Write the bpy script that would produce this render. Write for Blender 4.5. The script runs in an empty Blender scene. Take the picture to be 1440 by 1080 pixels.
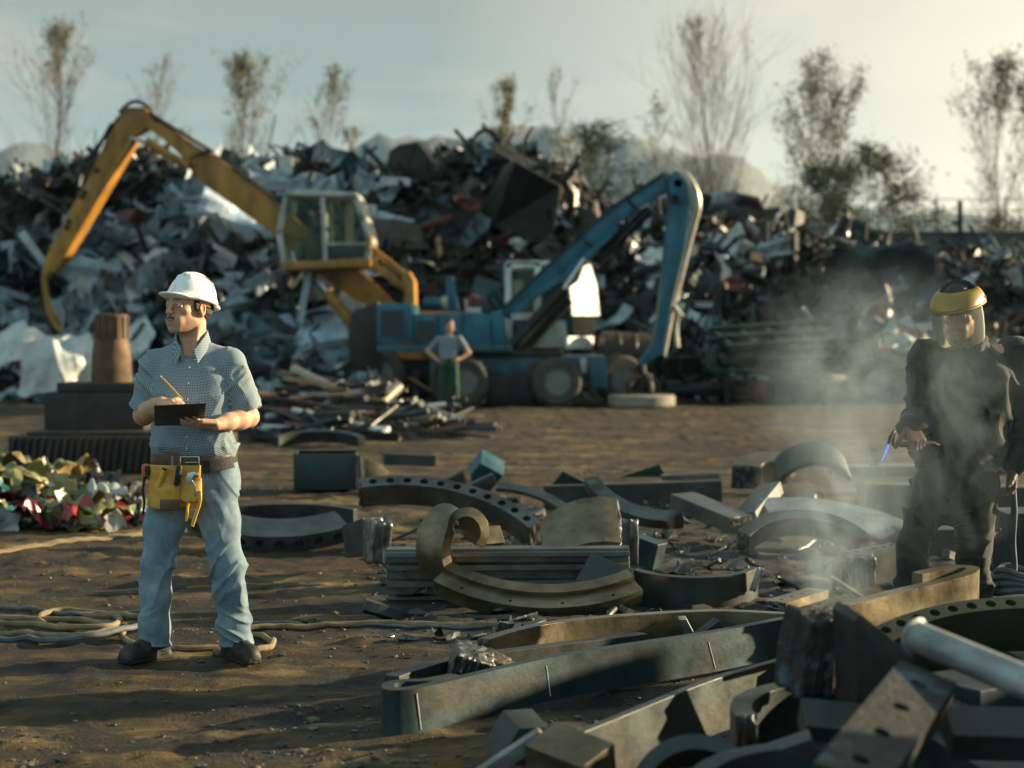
import bpy, bmesh, math, random
import numpy as np
from mathutils import Vector, Matrix, Euler
R=math.radians; PI=math.pi
SC=bpy.context.scene; COL=SC.collection
F=2400.0; CX=720.0; HY=462.0; CH=1.6
def at(px,py,D): return Vector(((px-CX)/F*D, D, CH-(py-HY)/F*D))
def gnd(px,py,z=0.0):
    D=(CH-z)*F/(py-HY); return Vector(((px-CX)/F*D,D,z))
# ---------------- value noise
def _h(ix,iy,iz,s):
    n=(ix*374761393+iy*668265263+iz*2147483647*0+iz*1274126177+s*974711)&0xffffffff
    n=((n^(n>>13))*1274126177)&0xffffffff
    n=n^(n>>16)
    return (n&0xffff)/32767.5-1.0
def vn(x,y,z=0.0,s=0):
    x,y,z=np.broadcast_arrays(np.asarray(x,float),np.asarray(y,float),np.asarray(z,float))
    fx=np.floor(x);fy=np.floor(y);fz=np.floor(z)
    ix=fx.astype(np.int64);iy=fy.astype(np.int64);iz=fz.astype(np.int64)
    u=x-fx;v=y-fy;w=z-fz
    u=u*u*(3-2*u);v=v*v*(3-2*v);w=w*w*(3-2*w)
    r=0
    for a in (0,1):
        for b in (0,1):
            for c in (0,1):
                r=r+_h(ix+a,iy+b,iz+c,s)*(u if a else 1-u)*(v if b else 1-v)*(w if c else 1-w)
    return r
def fbm(x,y,z=0.0,o=4,s=0):
    r=0;a=1.0;t=0
    for i in range(o):
        r=r+a*vn(x*2.0**i,y*2.0**i,np.asarray(z)*2.0**i,s+i*7); t+=a; a*=.5
    return r/t
# ---------------- objects
def tag(o,label=None,cat=None,group=None,kind=None):
    if label:o['label']=label
    if cat:o['category']=cat
    if group:o['group']=group
    if kind:o['kind']=kind
    return o
def mesh(name,verts,faces,mats=None,mi=None,smooth=True,cols=None,uv=None):
    me=bpy.data.meshes.new(name)
    if isinstance(verts,np.ndarray): verts=verts.tolist()
    me.from_pydata(verts,[],faces if not isinstance(faces,np.ndarray) else faces.tolist())
    if mats:
        for m in (mats if isinstance(mats,(list,tuple)) else [mats]): me.materials.append(m)
    if mi is not None: me.polygons.foreach_set('material_index',np.asarray(mi,dtype=np.int32))
    if smooth: me.polygons.foreach_set('use_smooth',np.ones(len(me.polygons),dtype=bool))
    if cols is not None:
        ca=me.color_attributes.new('col','FLOAT_COLOR','POINT')
        c=np.ones((len(me.vertices),4),dtype=np.float32); c[:,:3]=cols
        ca.data.foreach_set('color',c.ravel())
    if uv is not None:
        at_=me.attributes.new('st','FLOAT_VECTOR','POINT'); at_.data.foreach_set('vector',np.asarray(uv,dtype=np.float32).ravel())
    me.update(); me.validate()
    return me
def link(name,me,parent=None,loc=None,rot=None):
    o=bpy.data.objects.new(name,me); COL.objects.link(o)
    if parent is not None:o.parent=parent
    if loc is not None:o.location=loc
    if rot is not None:o.rotation_euler=rot
    return o
def empty(name,loc,label,cat,group=None,rotz=0):
    o=bpy.data.objects.new(name,None); COL.objects.link(o); o.location=loc; o.rotation_euler=(0,0,rotz); o.empty_display_size=.2
    return tag(o,label,cat,group)
def dup(root,loc,rot=None,scale=None,label=None,group=None):
    r=root.copy(); COL.objects.link(r); r.location=loc
    if rot is not None:r.rotation_euler=rot
    if scale is not None:r.scale=scale
    if label:r['label']=label
    if group:r['group']=group
    for ch in root.children:
        c=ch.copy(); COL.objects.link(c); c.parent=r
        for g in ch.children:
            d=g.copy(); COL.objects.link(d); d.parent=c
    return r
def autosmooth(me,deg=35):
    """mark sharp edges above an angle so smooth faces keep their creases"""
    bm=bmesh.new(); bm.from_mesh(me)
    for e in bm.edges:
        if len(e.link_faces)==2 and e.calc_face_angle(0)>R(deg): e.smooth=False
    bm.to_mesh(me); bm.free()
class MB:
    """collects shapes into one mesh"""
    def __init__(s): s.v=[];s.f=[];s.m=[]
    def add(s,v,f,m=0,M=None):
        o=len(s.v)
        s.v+=[tuple(M@Vector(p)) if M is not None else tuple(p) for p in v]
        s.f+=[tuple(i+o for i in q) for q in f]; s.m+=[m]*len(f); return s
    def box(s,c,d,m=0,rot=None,M=None):
        x,y,z=[k/2 for k in d]
        T=Matrix.Translation(c)@(Euler(rot).to_matrix().to_4x4() if rot else Matrix())
        if M is not None:T=M@T
        v=[(-x,-y,-z),(x,-y,-z),(x,y,-z),(-x,y,-z),(-x,-y,z),(x,-y,z),(x,y,z),(-x,y,z)]
        return s.add(v,[(0,3,2,1),(4,5,6,7),(0,1,5,4),(1,2,6,5),(2,3,7,6),(3,0,4,7)],m,T)
    def tube(s,pts,r,n=8,m=0,cap=True,squash=1.0):
        pts=[Vector(p) for p in pts]; k=len(pts)
        rr=r if isinstance(r,(list,tuple)) else [r]*k
        vs=[];up=None
        for i,p in enumerate(pts):
            t=(pts[min(i+1,k-1)]-pts[max(i-1,0)]).normalized()
            if up is None:
                up=Vector((0,0,1)) if abs(t.z)<.9 else Vector((0,1,0))
            a=up.cross(t)
            if a.length<1e-5:a=Vector((1,0,0)).cross(t)
            a.normalize(); b=t.cross(a).normalized(); up=b
            for j in range(n):
                th=2*PI*j/n; vs.append(p+a*math.cos(th)*rr[i]+b*math.sin(th)*rr[i]*squash)
        fs=[(i*n+j,i*n+(j+1)%n,(i+1)*n+(j+1)%n,(i+1)*n+j) for i in range(k-1) for j in range(n)]
        if cap: fs+=[tuple(range(n-1,-1,-1)),tuple((k-1)*n+j for j in range(n))]
        return s.add(vs,fs,m)
    def lathe(s,prof,n=24,m=0,M=None,cap=True):
        vs=[(r*math.cos(2*PI*j/n),r*math.sin(2*PI*j/n),z) for r,z in prof for j in range(n)]
        k=len(prof)
        fs=[(i*n+j,i*n+(j+1)%n,(i+1)*n+(j+1)%n,(i+1)*n+j) for i in range(k-1) for j in range(n)]
        if cap: fs+=[tuple(range(n-1,-1,-1)),tuple((k-1)*n+j for j in range(n))]
        return s.add(vs,fs,m,M)
    def prism(s,poly,y0,y1,m=0,M=None):
        """polygon in xz, extruded along y"""
        n=len(poly)
        ar=sum(poly[i][0]*poly[(i+1)%n][1]-poly[(i+1)%n][0]*poly[i][1] for i in range(n))
        if ar<0: poly=poly[::-1]
        v=[(x,y0,z) for x,z in poly]+[(x,y1,z) for x,z in poly]
        f=[tuple(range(n)),tuple(range(2*n-1,n-1,-1))]+[(i,n+i,n+(i+1)%n,(i+1)%n) for i in range(n)]
        return s.add(v,f,m,M)
    def build(s,name,mats,parent=None,loc=(0,0,0),rot=None,smooth=False,bevel=0,seg=2,ang=35):
        me=mesh(name,s.v,s.f,mats,s.m,smooth)
        if bevel:
            bm=bmesh.new(); bm.from_mesh(me)
            bmesh.ops.remove_doubles(bm,verts=bm.verts,dist=1e-5)
            bmesh.ops.recalc_face_normals(bm,faces=bm.faces)
            es=[e for e in bm.edges if len(e.link_faces)==2 and e.calc_face_angle(0)>R(ang)]
            try: bmesh.ops.bevel(bm,geom=es,offset=bevel,segments=seg,profile=.6,affect='EDGES',clamp_overlap=True)
            except Exception: pass
            for f in bm.faces:f.smooth=True
            bm.to_mesh(me); bm.free(); autosmooth(me,40)
        elif smooth: autosmooth(me,ang)
        o=link(name,me,parent,loc,rot); return o
def top(o):
    """moves a top-level mesh's origin to its base centre"""
    me=o.data; n=len(me.vertices); a=np.empty(n*3); me.vertices.foreach_get('co',a); a=a.reshape(-1,3)
    c=np.array([(a[:,0].min()+a[:,0].max())/2,(a[:,1].min()+a[:,1].max())/2,a[:,2].min()])
    me.vertices.foreach_set('co',(a-c).ravel()); me.update(); o.location=Vector(c)+o.location; return o
def cr(pts,n=8):
    """Catmull-Rom through points"""
    P=[Vector(p) for p in pts]; P=[P[0]*2-P[1]]+P+[P[-1]*2-P[-2]]; out=[]
    for i in range(1,len(P)-2):
        for j in range(n):
            t=j/n;a,b,c,d=P[i-1:i+3]
            out.append(.5*((2*b)+(c-a)*t+(2*a-5*b+4*c-d)*t*t+(3*b-a-3*c+d)*t**3))
    out.append(P[-2]); return out
# ---------------- materials
def nmat(name):
    m=bpy.data.materials.new(name); m.use_nodes=True; nt=m.node_tree
    return m,nt,nt.nodes['Principled BSDF']
def N(nt,t,**k):
    n=nt.nodes.new(t)
    for a,b in k.items():
        if a in n.inputs: n.inputs[a].default_value=b
        else: setattr(n,a,b)
    return n
def L(nt,a,b): nt.links.new(a,b)
def ramp(nt,src,stops):
    r=nt.nodes.new('ShaderNodeValToRGB'); e=r.color_ramp.elements
    while len(e)<len(stops): e.new(.5)
    for i,(p,c) in enumerate(stops):
        e[i].position=p; e[i].color=(c if len(c)==4 else (*c,1)) if not isinstance(c,(int,float)) else (c,c,c,1)
    L(nt,src,r.inputs[0]); return r.outputs[0]
def noise_(nt,vec,scale,detail=6,rough=.6,dist=0):
    n=N(nt,'ShaderNodeTexNoise',Scale=scale,Detail=detail,Roughness=rough,Distortion=dist)
    if vec is not None: L(nt,vec,n.inputs['Vector'])
    return n.outputs['Fac']
def mixc(nt,fac,a,b,mode='MIX'):
    m=nt.nodes.new('ShaderNodeMix'); m.data_type='RGBA'; m.blend_type=mode
    for s,i in ((fac,0),(a,6),(b,7)):
        if hasattr(s,'links'): L(nt,s,m.inputs[i])
        elif i==0: m.inputs[0].default_value=s
        else: m.inputs[i].default_value=(*s,1) if len(s)==3 else s
    return m.outputs[2]
def pm(name,cols,scale=4,rough=(.45,.75),metal=0.0,bump=.15,bscale=30,stops=None,streak=None,rnd=0,spec=.5,wear=None):
    """procedural material: colours mixed by noise, noisy roughness, bump; optional streaks and worn patches"""
    m,nt,b=nmat(name); tc=N(nt,'ShaderNodeTexCoord'); v=tc.outputs['Object']
    n=noise_(nt,v,scale,8,.62)
    k=len(cols); st=stops or [.32+.36*i/max(1,k-1) for i in range(k)]
    c=ramp(nt,n,list(zip(st,cols))) if k>1 else None
    if c is None:
        c=mixc(nt,n,tuple(x*.8 for x in cols[0]),tuple(x*1.15 for x in cols[0]))
    if streak:
        mp=N(nt,'ShaderNodeMapping'); mp.inputs['Scale'].default_value=streak[1]; L(nt,v,mp.inputs['Vector'])
        s=noise_(nt,mp.outputs[0],1,5,.7); f=ramp(nt,s,[(.45,0.0),(.68,streak[2])]); c=mixc(nt,f,c,streak[0])
    if wear:
        s=noise_(nt,v,wear[1],9,.7); f=ramp(nt,s,[(wear[2],0.0),(wear[2]+.06,1.0)]); c=mixc(nt,f,c,wear[0])
    if rnd:
        oi=N(nt,'ShaderNodeObjectInfo'); hs=N(nt,'ShaderNodeHueSaturation')
        mr=N(nt,'ShaderNodeMapRange'); mr.inputs[3].default_value=1-rnd; mr.inputs[4].default_value=1+rnd
        L(nt,oi.outputs['Random'],mr.inputs[0]); L(nt,mr.outputs[0],hs.inputs['Value']); L(nt,c,hs.inputs['Color']); c=hs.outputs[0]
    L(nt,c,b.inputs['Base Color'])
    rr=noise_(nt,v,scale*2.3,6,.6); L(nt,ramp(nt,rr,[(.3,rough[0]),(.7,rough[1])]),b.inputs['Roughness'])
    b.inputs['Metallic'].default_value=metal; b.inputs['Specular IOR Level'].default_value=spec
    if bump:
        bp=N(nt,'ShaderNodeBump',Strength=bump,Distance=.02); L(nt,noise_(nt,v,bscale,6,.65),bp.inputs['Height']); L(nt,bp.outputs[0],b.inputs['Normal'])
    return m
random.seed(5); rng=np.random.default_rng(5)
# ---------------- camera
cd=bpy.data.cameras.new('camera'); cam=bpy.data.objects.new('camera',cd); COL.objects.link(cam)
cam.location=(0,0,CH); cam.rotation_euler=(R(90),0,0); cd.sensor_width=36; cd.lens=F/1440*36; cd.shift_y=-(540-HY)/1440
cd.clip_start=.1; cd.clip_end=20000; SC.camera=cam
cd.dof.use_dof=True; cd.dof.focus_distance=8.3; cd.dof.aperture_fstop=1.9
# ---------------- light
SUN_AZ=72; SUN_EL=13           # azimuth clockwise from the view axis (+y)
w=bpy.data.worlds.new('World'); SC.world=w; w.use_nodes=True; nt=w.node_tree; bg=nt.nodes['Background']
sky=N(nt,'ShaderNodeTexSky',sky_type='NISHITA',sun_disc=False,sun_elevation=R(SUN_EL),sun_rotation=R(SUN_AZ),air_density=1.0,dust_density=2.2,ozone_density=1.5,altitude=100)
tc=N(nt,'ShaderNodeTexCoord')
hs=N(nt,'ShaderNodeHueSaturation',Saturation=.62); L(nt,sky.outputs[0],hs.inputs['Color'])
tint=mixc(nt,1.0,hs.outputs[0],(.74,1.0,1.0),'MULTIPLY')
mp=N(nt,'ShaderNodeMapping'); mp.inputs['Scale'].default_value=(1.6,1.6,9.0); mp.inputs['Rotation'].default_value=(R(3),R(4),0); L(nt,tc.outputs['Generated'],mp.inputs['Vector'])
cl=noise_(nt,mp.outputs[0],1.7,7,.55,.35)
sp=N(nt,'ShaderNodeSeparateXYZ'); L(nt,tc.outputs['Generated'],sp.inputs[0])
veil=ramp(nt,sp.outputs[2],[(.0,(4.4,5.0,4.7)),(.06,(3.5,4.2,4.05)),(.115,(2.15,2.85,2.85)),(.19,(2.35,2.75,2.65)),(.32,(1.4,2.0,2.15)),(.6,(1.2,1.8,2.05))])
grey=mixc(nt,.95,tint,veil)
cf=ramp(nt,cl,[(.46,0.0),(.60,.75)])
skc=mixc(nt,cf,grey,(3.75,3.75,3.45))
gd_=N(nt,'ShaderNodeVectorMath',operation='DOT_PRODUCT'); L(nt,tc.outputs['Generated'],gd_.inputs[0]); gd_.inputs[1].default_value=tuple(Vector((.42,.90,.045)).normalized())
skc=mixc(nt,ramp(nt,gd_.outputs['Value'],[(.88,0.0),(.965,.50),(1.0,1.0)]),skc,(8.2,7.6,5.9))
# added fill: unseen sky behind the camera, brightened to light the near faces
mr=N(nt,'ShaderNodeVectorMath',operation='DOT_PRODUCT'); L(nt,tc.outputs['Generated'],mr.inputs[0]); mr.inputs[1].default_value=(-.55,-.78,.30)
back_fill=ramp(nt,mr.outputs['Value'],[(.0,0.0),(.75,1.0)])
skc=mixc(nt,back_fill,skc,(3.6,5.4,5.9))
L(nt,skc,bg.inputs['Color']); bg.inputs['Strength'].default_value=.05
sd=bpy.data.lights.new('sun','SUN'); sd.energy=5; sd.angle=R(.6); sd.color=(1.0,.80,.50)
so=bpy.data.objects.new('sun',sd); COL.objects.link(so)
sdir=Vector((math.sin(R(SUN_AZ))*math.cos(R(SUN_EL)),math.cos(R(SUN_AZ))*math.cos(R(SUN_EL)),math.sin(R(SUN_EL))))
so.rotation_euler=sdir.to_track_quat('Z','Y').to_euler(); so.location=(40,20,30)
vs=SC.view_settings; vs.view_transform='Standard'; vs.look='None'; vs.exposure=1.55; vs.gamma=1; vs.use_curve_mapping=False
SC.cycles.max_bounces=6; SC.cycles.transparent_max_bounces=12; SC.cycles.volume_bounces=1
SC.cycles.use_denoising=True
# ---------------- ground
def axis(stops):
    a=[]
    for (x0,x1,st) in stops: a+=list(np.arange(x0,x1,st))
    a.append(stops[-1][1]); return np.array(a)
gx=axis([(-2500,-300,220),(-300,-60,30),(-60,-14,3),(-14,-5,.3),(-5,5,.045),(5,14,.3),(14,60,3),(60,300,30),(300,2500,220)])
gy=axis([(-2500,-300,220),(-300,-20,40),(-20,2,1.5),(2,5,.2),(5,14,.04),(14,24,.12),(24,42,.3),(42,120,4),(120,400,40),(400,2500,220)])
X,Y=np.meshgrid(gx,gy)
def gheight(X,Y):
    near=np.clip((60-np.hypot(X,Y-20))/30,0,1)
    h=.035*fbm(X*.5,Y*.5,0,3,3)+.012*fbm(X*2.2,Y*2.2,0,4,11)+.013*fbm(X*9,Y*9,0,3,19)
    clod=np.clip(fbm(X*5,Y*5,0,3,31)-.18,0,1)*.05
    rut=-.035*np.exp(-((Y-(7.35+.10*X+.12*np.sin(X*1.3)))/.16)**2)-.03*np.exp(-((Y-(11.6+.05*X))/.25)**2)*np.clip(-X,0,1)
    lump=.05*np.clip(fbm(X*3.1,Y*3.1,0,3,47),0,1)*np.clip(1-np.hypot((X-1.2)/3,(Y-12)/4),0,1)
    return (h+clod+rut+lump)*near-.02
Z=gheight(X,Y)
V=np.stack([X.ravel(),Y.ravel(),Z.ravel()],1); nx=len(gx);ny=len(gy)
ii=(np.arange(ny-1)[:,None]*nx+np.arange(nx-1)[None,:]).ravel()
Fq=np.stack([ii,ii+1,ii+nx+1,ii+nx],1)
m,nt,b=nmat('dirt'); tc=N(nt,'ShaderNodeTexCoord'); v=tc.outputs['Object']
n1=noise_(nt,v,.55,8,.65,.4); n2=noise_(nt,v,6,8,.7); n3=noise_(nt,v,45,5,.7)
mp=N(nt,'ShaderNodeMapping'); mp.inputs['Scale'].default_value=(.35,1.5,1); L(nt,v,mp.inputs['Vector'])
n4=noise_(nt,mp.outputs[0],1.3,8,.7,.6)
c=ramp(nt,n4,[(.34,(.010,.008,.005)),(.46,(.044,.027,.010)),(.56,(.125,.077,.025)),(.66,(.27,.195,.09))])
c=mixc(nt,ramp(nt,n2,[(.38,.85),(.58,0.0)]),c,(.018,.015,.010))
c=mixc(nt,ramp(nt,noise_(nt,v,1.7,7,.7,.8),[(.47,0.0),(.58,.88)]),c,(.010,.0105,.010))
c=mixc(nt,ramp(nt,n3,[(.60,0.0),(.72,.6)]),c,(.15,.125,.085))
# burnt slag strewn round the cut steel
sx=N(nt,'ShaderNodeSeparateXYZ'); L(nt,v,sx.inputs[0])
def mth(op,a,b_=None):
    n=N(nt,'ShaderNodeMath',operation=op)
    for i,s in enumerate((a,b_)):
        if s is None: continue
        if hasattr(s,'links'): L(nt,s,n.inputs[i])
        else: n.inputs[i].default_value=s
    return n.outputs[0]
ex=mth('POWER',mth('DIVIDE',mth('SUBTRACT',sx.outputs[0],1.6),2.6),2.0)
ey=mth('POWER',mth('DIVIDE',mth('SUBTRACT',sx.outputs[1],10.5),4.2),2.0)
rr=mth('ADD',mth('ADD',ex,ey),mth('MULTIPLY',mth('SUBTRACT',n1,.5),2.6))
slag=ramp(nt,rr,[(.75,1.0),(1.05,0.0)])
sc=ramp(nt,n2,[(.38,(.006,.008,.009)),(.54,(.022,.027,.027)),(.68,(.09,.094,.09))])
c=mixc(nt,mth('MULTIPLY',slag,.75),c,sc)
L(nt,c,b.inputs['Base Color'])
L(nt,ramp(nt,n2,[(.3,.55),(.7,.95)]),b.inputs['Roughness']); b.inputs['Specular IOR Level'].default_value=.3
bp=N(nt,'ShaderNodeBump',Strength=.8,Distance=.03); n5=noise_(nt,v,130,3,.7); L(nt,mth('ADD',mth('ADD',n2,mth('MULTIPLY',n3,.6)),mth('MULTIPLY',n5,.3)),bp.inputs['Height']); L(nt,bp.outputs[0],b.inputs['Normal'])
DIRT=m
g=link('ground',mesh('ground',V,Fq,DIRT)); tag(g,kind='structure')
# ---------------- far hills
def hill(name,prof,D,depth,mat_,seed):
    xs=[];zs=[]
    P=[((px-CX)/F*D,CH-(py-HY)/F*D) for px,py in prof]
    x=np.linspace(P[0][0],P[-1][0],140); z=np.interp(x,[p[0] for p in P],[p[1] for p in P])
    z=z+fbm(x/D*60,0*x,seed,4,seed)*D*.0022
    rows=[]
    for t in np.linspace(-1,1,15):
        k=math.cos(t*PI/2)**1.1
        yy=D+t*depth+fbm(x/D*25,np.full_like(x,t*3),seed,3,seed+5)*depth*.12
        rows.append(np.stack([x*(1+t*depth/D*.6),yy,np.maximum(z,0)*k*(1+.10*fbm(x/D*90,np.full_like(x,t*5),0,3,seed+2))-1],1))
    V=np.concatenate(rows); n=140
    fs=[(i*n+j,i*n+j+1,(i+1)*n+j+1,(i+1)*n+j) for i in range(14) for j in range(n-1)]
    return tag(link(name,mesh(name,V,fs,mat_)),kind='structure')
MH=pm('hazed_hill',[(.075,.098,.108),(.10,.122,.13),(.13,.148,.152)],.01,(.8,.95),0,0)  # distance haze is put into the hills' pale blue-grey colour
hill('hills',[(-900,300),(-500,250),(-200,225),(-40,212),(20,205),(70,215),(130,240),(220,258),(330,262),(420,245),(500,218),(540,197),(580,190),(640,193),(720,188),(790,188),(830,196),(880,206),(960,214),(1040,230),(1110,262),(1200,290),(1320,305),(1500,330),(1800,350)],2000,480,MH,3)
# the air between
hz=MB().box((0,0,0),(5200,5200,272)); hm=bpy.data.materials.new('haze'); hm.use_nodes=True; nt=hm.node_tree
nt.nodes.remove(nt.nodes['Principled BSDF']); pv=N(nt,'ShaderNodeVolumePrincipled'); pv.inputs['Color'].default_value=(.62,.86,1.0,1); pv.inputs['Density'].default_value=.00006; pv.inputs['Anisotropy'].default_value=.0
L(nt,pv.outputs[0],nt.nodes['Material Output'].inputs['Volume'])
ho=hz.build('haze',hm,None,(0,0,133)); tag(ho,kind='stuff')
# ---------------- trees beyond the heap
BARK=pm('tree_bark',[(.055,.045,.035),(.10,.085,.065),(.15,.13,.10)],6,(.8,.95),0,.3,40)
TWIG=pm('twig_bark',[(.06,.045,.03),(.11,.085,.055)],8,(.8,.95),0,0)
def leafmat(n,cs):
    m=pm(n,cs,1.5,(.5,.7),0,0); b=m.node_tree.nodes['Principled BSDF']; b.inputs['Transmission Weight'].default_value=0; b.inputs['Subsurface Weight'].default_value=0
    return m
LEAFY=leafmat('yellow_leaf',[(.06,.062,.022),(.13,.118,.038),(.25,.205,.07)])
LEAFG=leafmat('green_leaf',[(.030,.040,.016),(.055,.065,.022),(.10,.10,.035)])
def tree_meshes(seed,H,width,lean=.0,upright=.8,nl=26,leafy=.25,topleaf=True,green=False,twigs=11,low=.18,stems=1):
    """returns trunk mesh and crown mesh; stands at the origin"""
    sp_=.24 if green else .13
    rd=random.Random(seed); T=MB(); C=MB()
    lv=[];lf=[]
    def leaf(p,s):
        a=Vector((rd.gauss(0,1),rd.gauss(0,1),rd.gauss(0,1))).normalized(); b=a.orthogonal().normalized(); c=a.cross(b)
        th=rd.random()*6.28; u=b*math.cos(th)+c*math.sin(th); w_=a.cross(u)
        o=len(lv); lv.extend([p+u*s,p+w_*s*.6,p-u*s,p-w_*s*.6]); lf.append((o,o+1,o+2,o+3))
    for st in range(stems):
        ang0=rd.random()*6.28; sp=width*.16*(st>0)
        pts=[];x=Vector((math.cos(ang0)*sp*.4,math.sin(ang0)*sp*.4,0)); h=H*(1 if st==0 else rd.uniform(.72,.93))
        d=Vector((lean+math.cos(ang0)*sp/H*2,math.sin(ang0)*sp/H*2,1))
        n=14
        for i in range(n+1):
            pts.append(x.copy()); d+=Vector((rd.gauss(0,.035),rd.gauss(0,.035),0)); x=x+d.normalized()*h/n
        r0=H*.0055*(1 if st==0 else .75)
        T.tube(pts,[r0*(1-.93*i/n) for i in range(n+1)],6,0,False)
        for k in range(nl):
            t=low+(1-low)*(k+rd.random()*.8)/nl*.96; i=min(int(t*n),n-1); p=pts[i].lerp(pts[i+1],t*n-i)
            az=rd.random()*6.28; env=math.sin(PI*min(1,(t-low)/(1-low)*.80+.16))**.8
            hf=(1-upright)*1.25/math.hypot((1-upright)*1.25,upright); Ln=min(width*.5*env*rd.uniform(.6,1.2)/(hf*.85+.05),(H*1.0-p.z)*.92+.2)
            out=Vector((math.cos(az),math.sin(az),0)); dd=(out*(1-upright)*1.25+Vector((0,0,upright))).normalized()
            bp=[p.copy()];q=p.copy();m_=6
            for j in range(m_):
                dd=(dd+Vector((rd.gauss(0,.09),rd.gauss(0,.09),.06*upright))).normalized(); q=q+dd*Ln/m_; bp.append(q.copy())
            rb=r0*.42*(1-t*.6)
            T.tube(bp,[.75*rb*(1-.85*j/m_) for j in range(m_+1)],4,0,False)
            for w_ in range(twigs):
                s=rd.uniform(.2,1); j=min(int(s*m_),m_-1); q=bp[j].lerp(bp[j+1],s*m_-j)
                td=(dd*1.0+Vector((rd.gauss(0,.5),rd.gauss(0,.5),rd.gauss(.15,.35)))).normalized(); tl=Ln*rd.uniform(.14,.34)
                tw=[q,q+td*tl*.5+Vector((0,0,.03)),q+td*tl+Vector((0,0,tl*.12))]
                C.tube(tw,[.010,.008,.005],3,0,False)
                topness=(q.z/H)
                pl=leafy*(1.0 if not topleaf else (2.6 if topness>.80 else .55 if topness>.5 else .28))
                nn=int(rd.random()*2*pl*14)
                for _ in range(nn):
                    g=rd.random(); leaf(tw[0].lerp(tw[2],g)+Vector((rd.gauss(0,sp_),rd.gauss(0,sp_),rd.gauss(0,sp_))),rd.uniform(.045,.10))
    tm=mesh('trunk',T.v,T.f,BARK)
    o=len(C.v); nb=len(C.f)
    cm=mesh('crown',C.v+[tuple(p) for p in lv],C.f+[tuple(i+o for i in q) for q in lf],[TWIG,LEAFG if green else LEAFY],[0]*nb+[1]*len(lf))
    return tm,cm
def tree(px,ytop,D,name,label,seed,wpx,**k):
    s=D/F; b=Vector(((px-CX)*s,D,-.02)); H=CH-(ytop-HY)*s; wpx*=1.15; k['twigs']=int(k.get('twigs',11)*1.3); k['nl']=int(k.get('nl',26)*1.2); k['leafy']=k.get('leafy',.25)*.55
    tm,cm=tree_meshes(seed,H,wpx*s,**k)
    r=empty(name,b,label,'tree','trees beyond the scrap heap'); link('trunk',tm,r); link('crown',cm,r); return r
P_=dict(upright=.80)
tree(72,38,84,'poplar_tree','tall thin bare poplar with a few yellow top leaves, farthest left on the skyline',1,92,nl=34,leafy=.30,**P_)
tree(206,76,92,'poplar_tree','thin bare poplar rising behind the elbow of the yellow boom',2,62,nl=28,leafy=.06,**P_)
tree(262,165,98,'poplar_tree','small sprig of yellow leaves just right of the yellow boom elbow',21,24,nl=9,leafy=.5,twigs=5,**P_)
tree(366,78,86,'poplar_tree','poplar with yellow leaf tufts on top, above the long yellow boom',3,82,nl=32,leafy=.42,**P_)
tree(318,165,96,'poplar_tree','short bare sapling just left of the poplar above the yellow boom',31,40,nl=14,leafy=.12,**P_)
tree(452,98,90,'poplar_tree','slim poplar with sparse leaves standing behind the yellow cab',4,64,nl=26,leafy=.22,**P_)
tree(508,172,95,'poplar_tree','short sapling with sparse leaves where the left hill slope begins',41,36,nl=13,leafy=.3,**P_)
tree(716,118,88,'poplar_tree','yellow tinged poplar behind the highest scrap in the middle',5,52,nl=24,leafy=.5,**P_)
tree(792,102,86,'poplar_tree','slender leafless poplar rising out of a darker leafy tree',6,46,nl=24,leafy=.04,**P_)
tree(818,168,80,'leafy_tree','wide dark leafy tree right of the highest scrap',7,150,nl=34,leafy=1.5,upright=.42,topleaf=False,green=True,twigs=11,low=.30)
tree(926,128,84,'poplar_tree','bare poplar with leafy lower branches beside the elbow of the blue arm',8,66,nl=26,leafy=.22,topleaf=False,green=True,stems=2,upright=.72)
tree(1018,22,82,'poplar_tree','tallest poplar, bare and brushlike, right of the blue arm',9,128,nl=46,leafy=.05,twigs=13,stems=1,upright=.80)
tree(1122,74,82,'leafy_tree','tall half leafy tree with dark leaf clumps in its middle',10,96,nl=36,leafy=.75,topleaf=False,green=True,stems=2,upright=.70)
tree(1176,232,78,'leafy_tree','low bushy green tree between the half leafy tree and the spreading one',11,90,nl=26,leafy=1.7,topleaf=False,green=True,upright=.45,low=.3)
tree(1244,206,78,'leafy_tree','spreading layered green tree standing alone above the wall',12,150,nl=34,leafy=1.9,topleaf=False,green=True,upright=.30,twigs=11,low=.34)
tree(1404,86,80,'poplar_tree','airy poplar with a dark leafy top near the right edge',13,82,nl=34,leafy=.34,green=True,**P_)
tree(1446,118,82,'poplar_tree','poplar cut off by the right edge of the picture',14,80,nl=30,leafy=.30,green=True,**P_)
tree(1382,292,77,'bush','low green bush growing above the wall under the right poplar',15,60,nl=20,leafy=.8,topleaf=False,green=True,upright=.4,low=.35)
tree(1000,235,90,'leafy_tree','hazy low shrubby tree at the foot of the tallest poplar',16,120,nl=26,leafy=.25,topleaf=False,green=True,upright=.5,low=.3)
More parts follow.
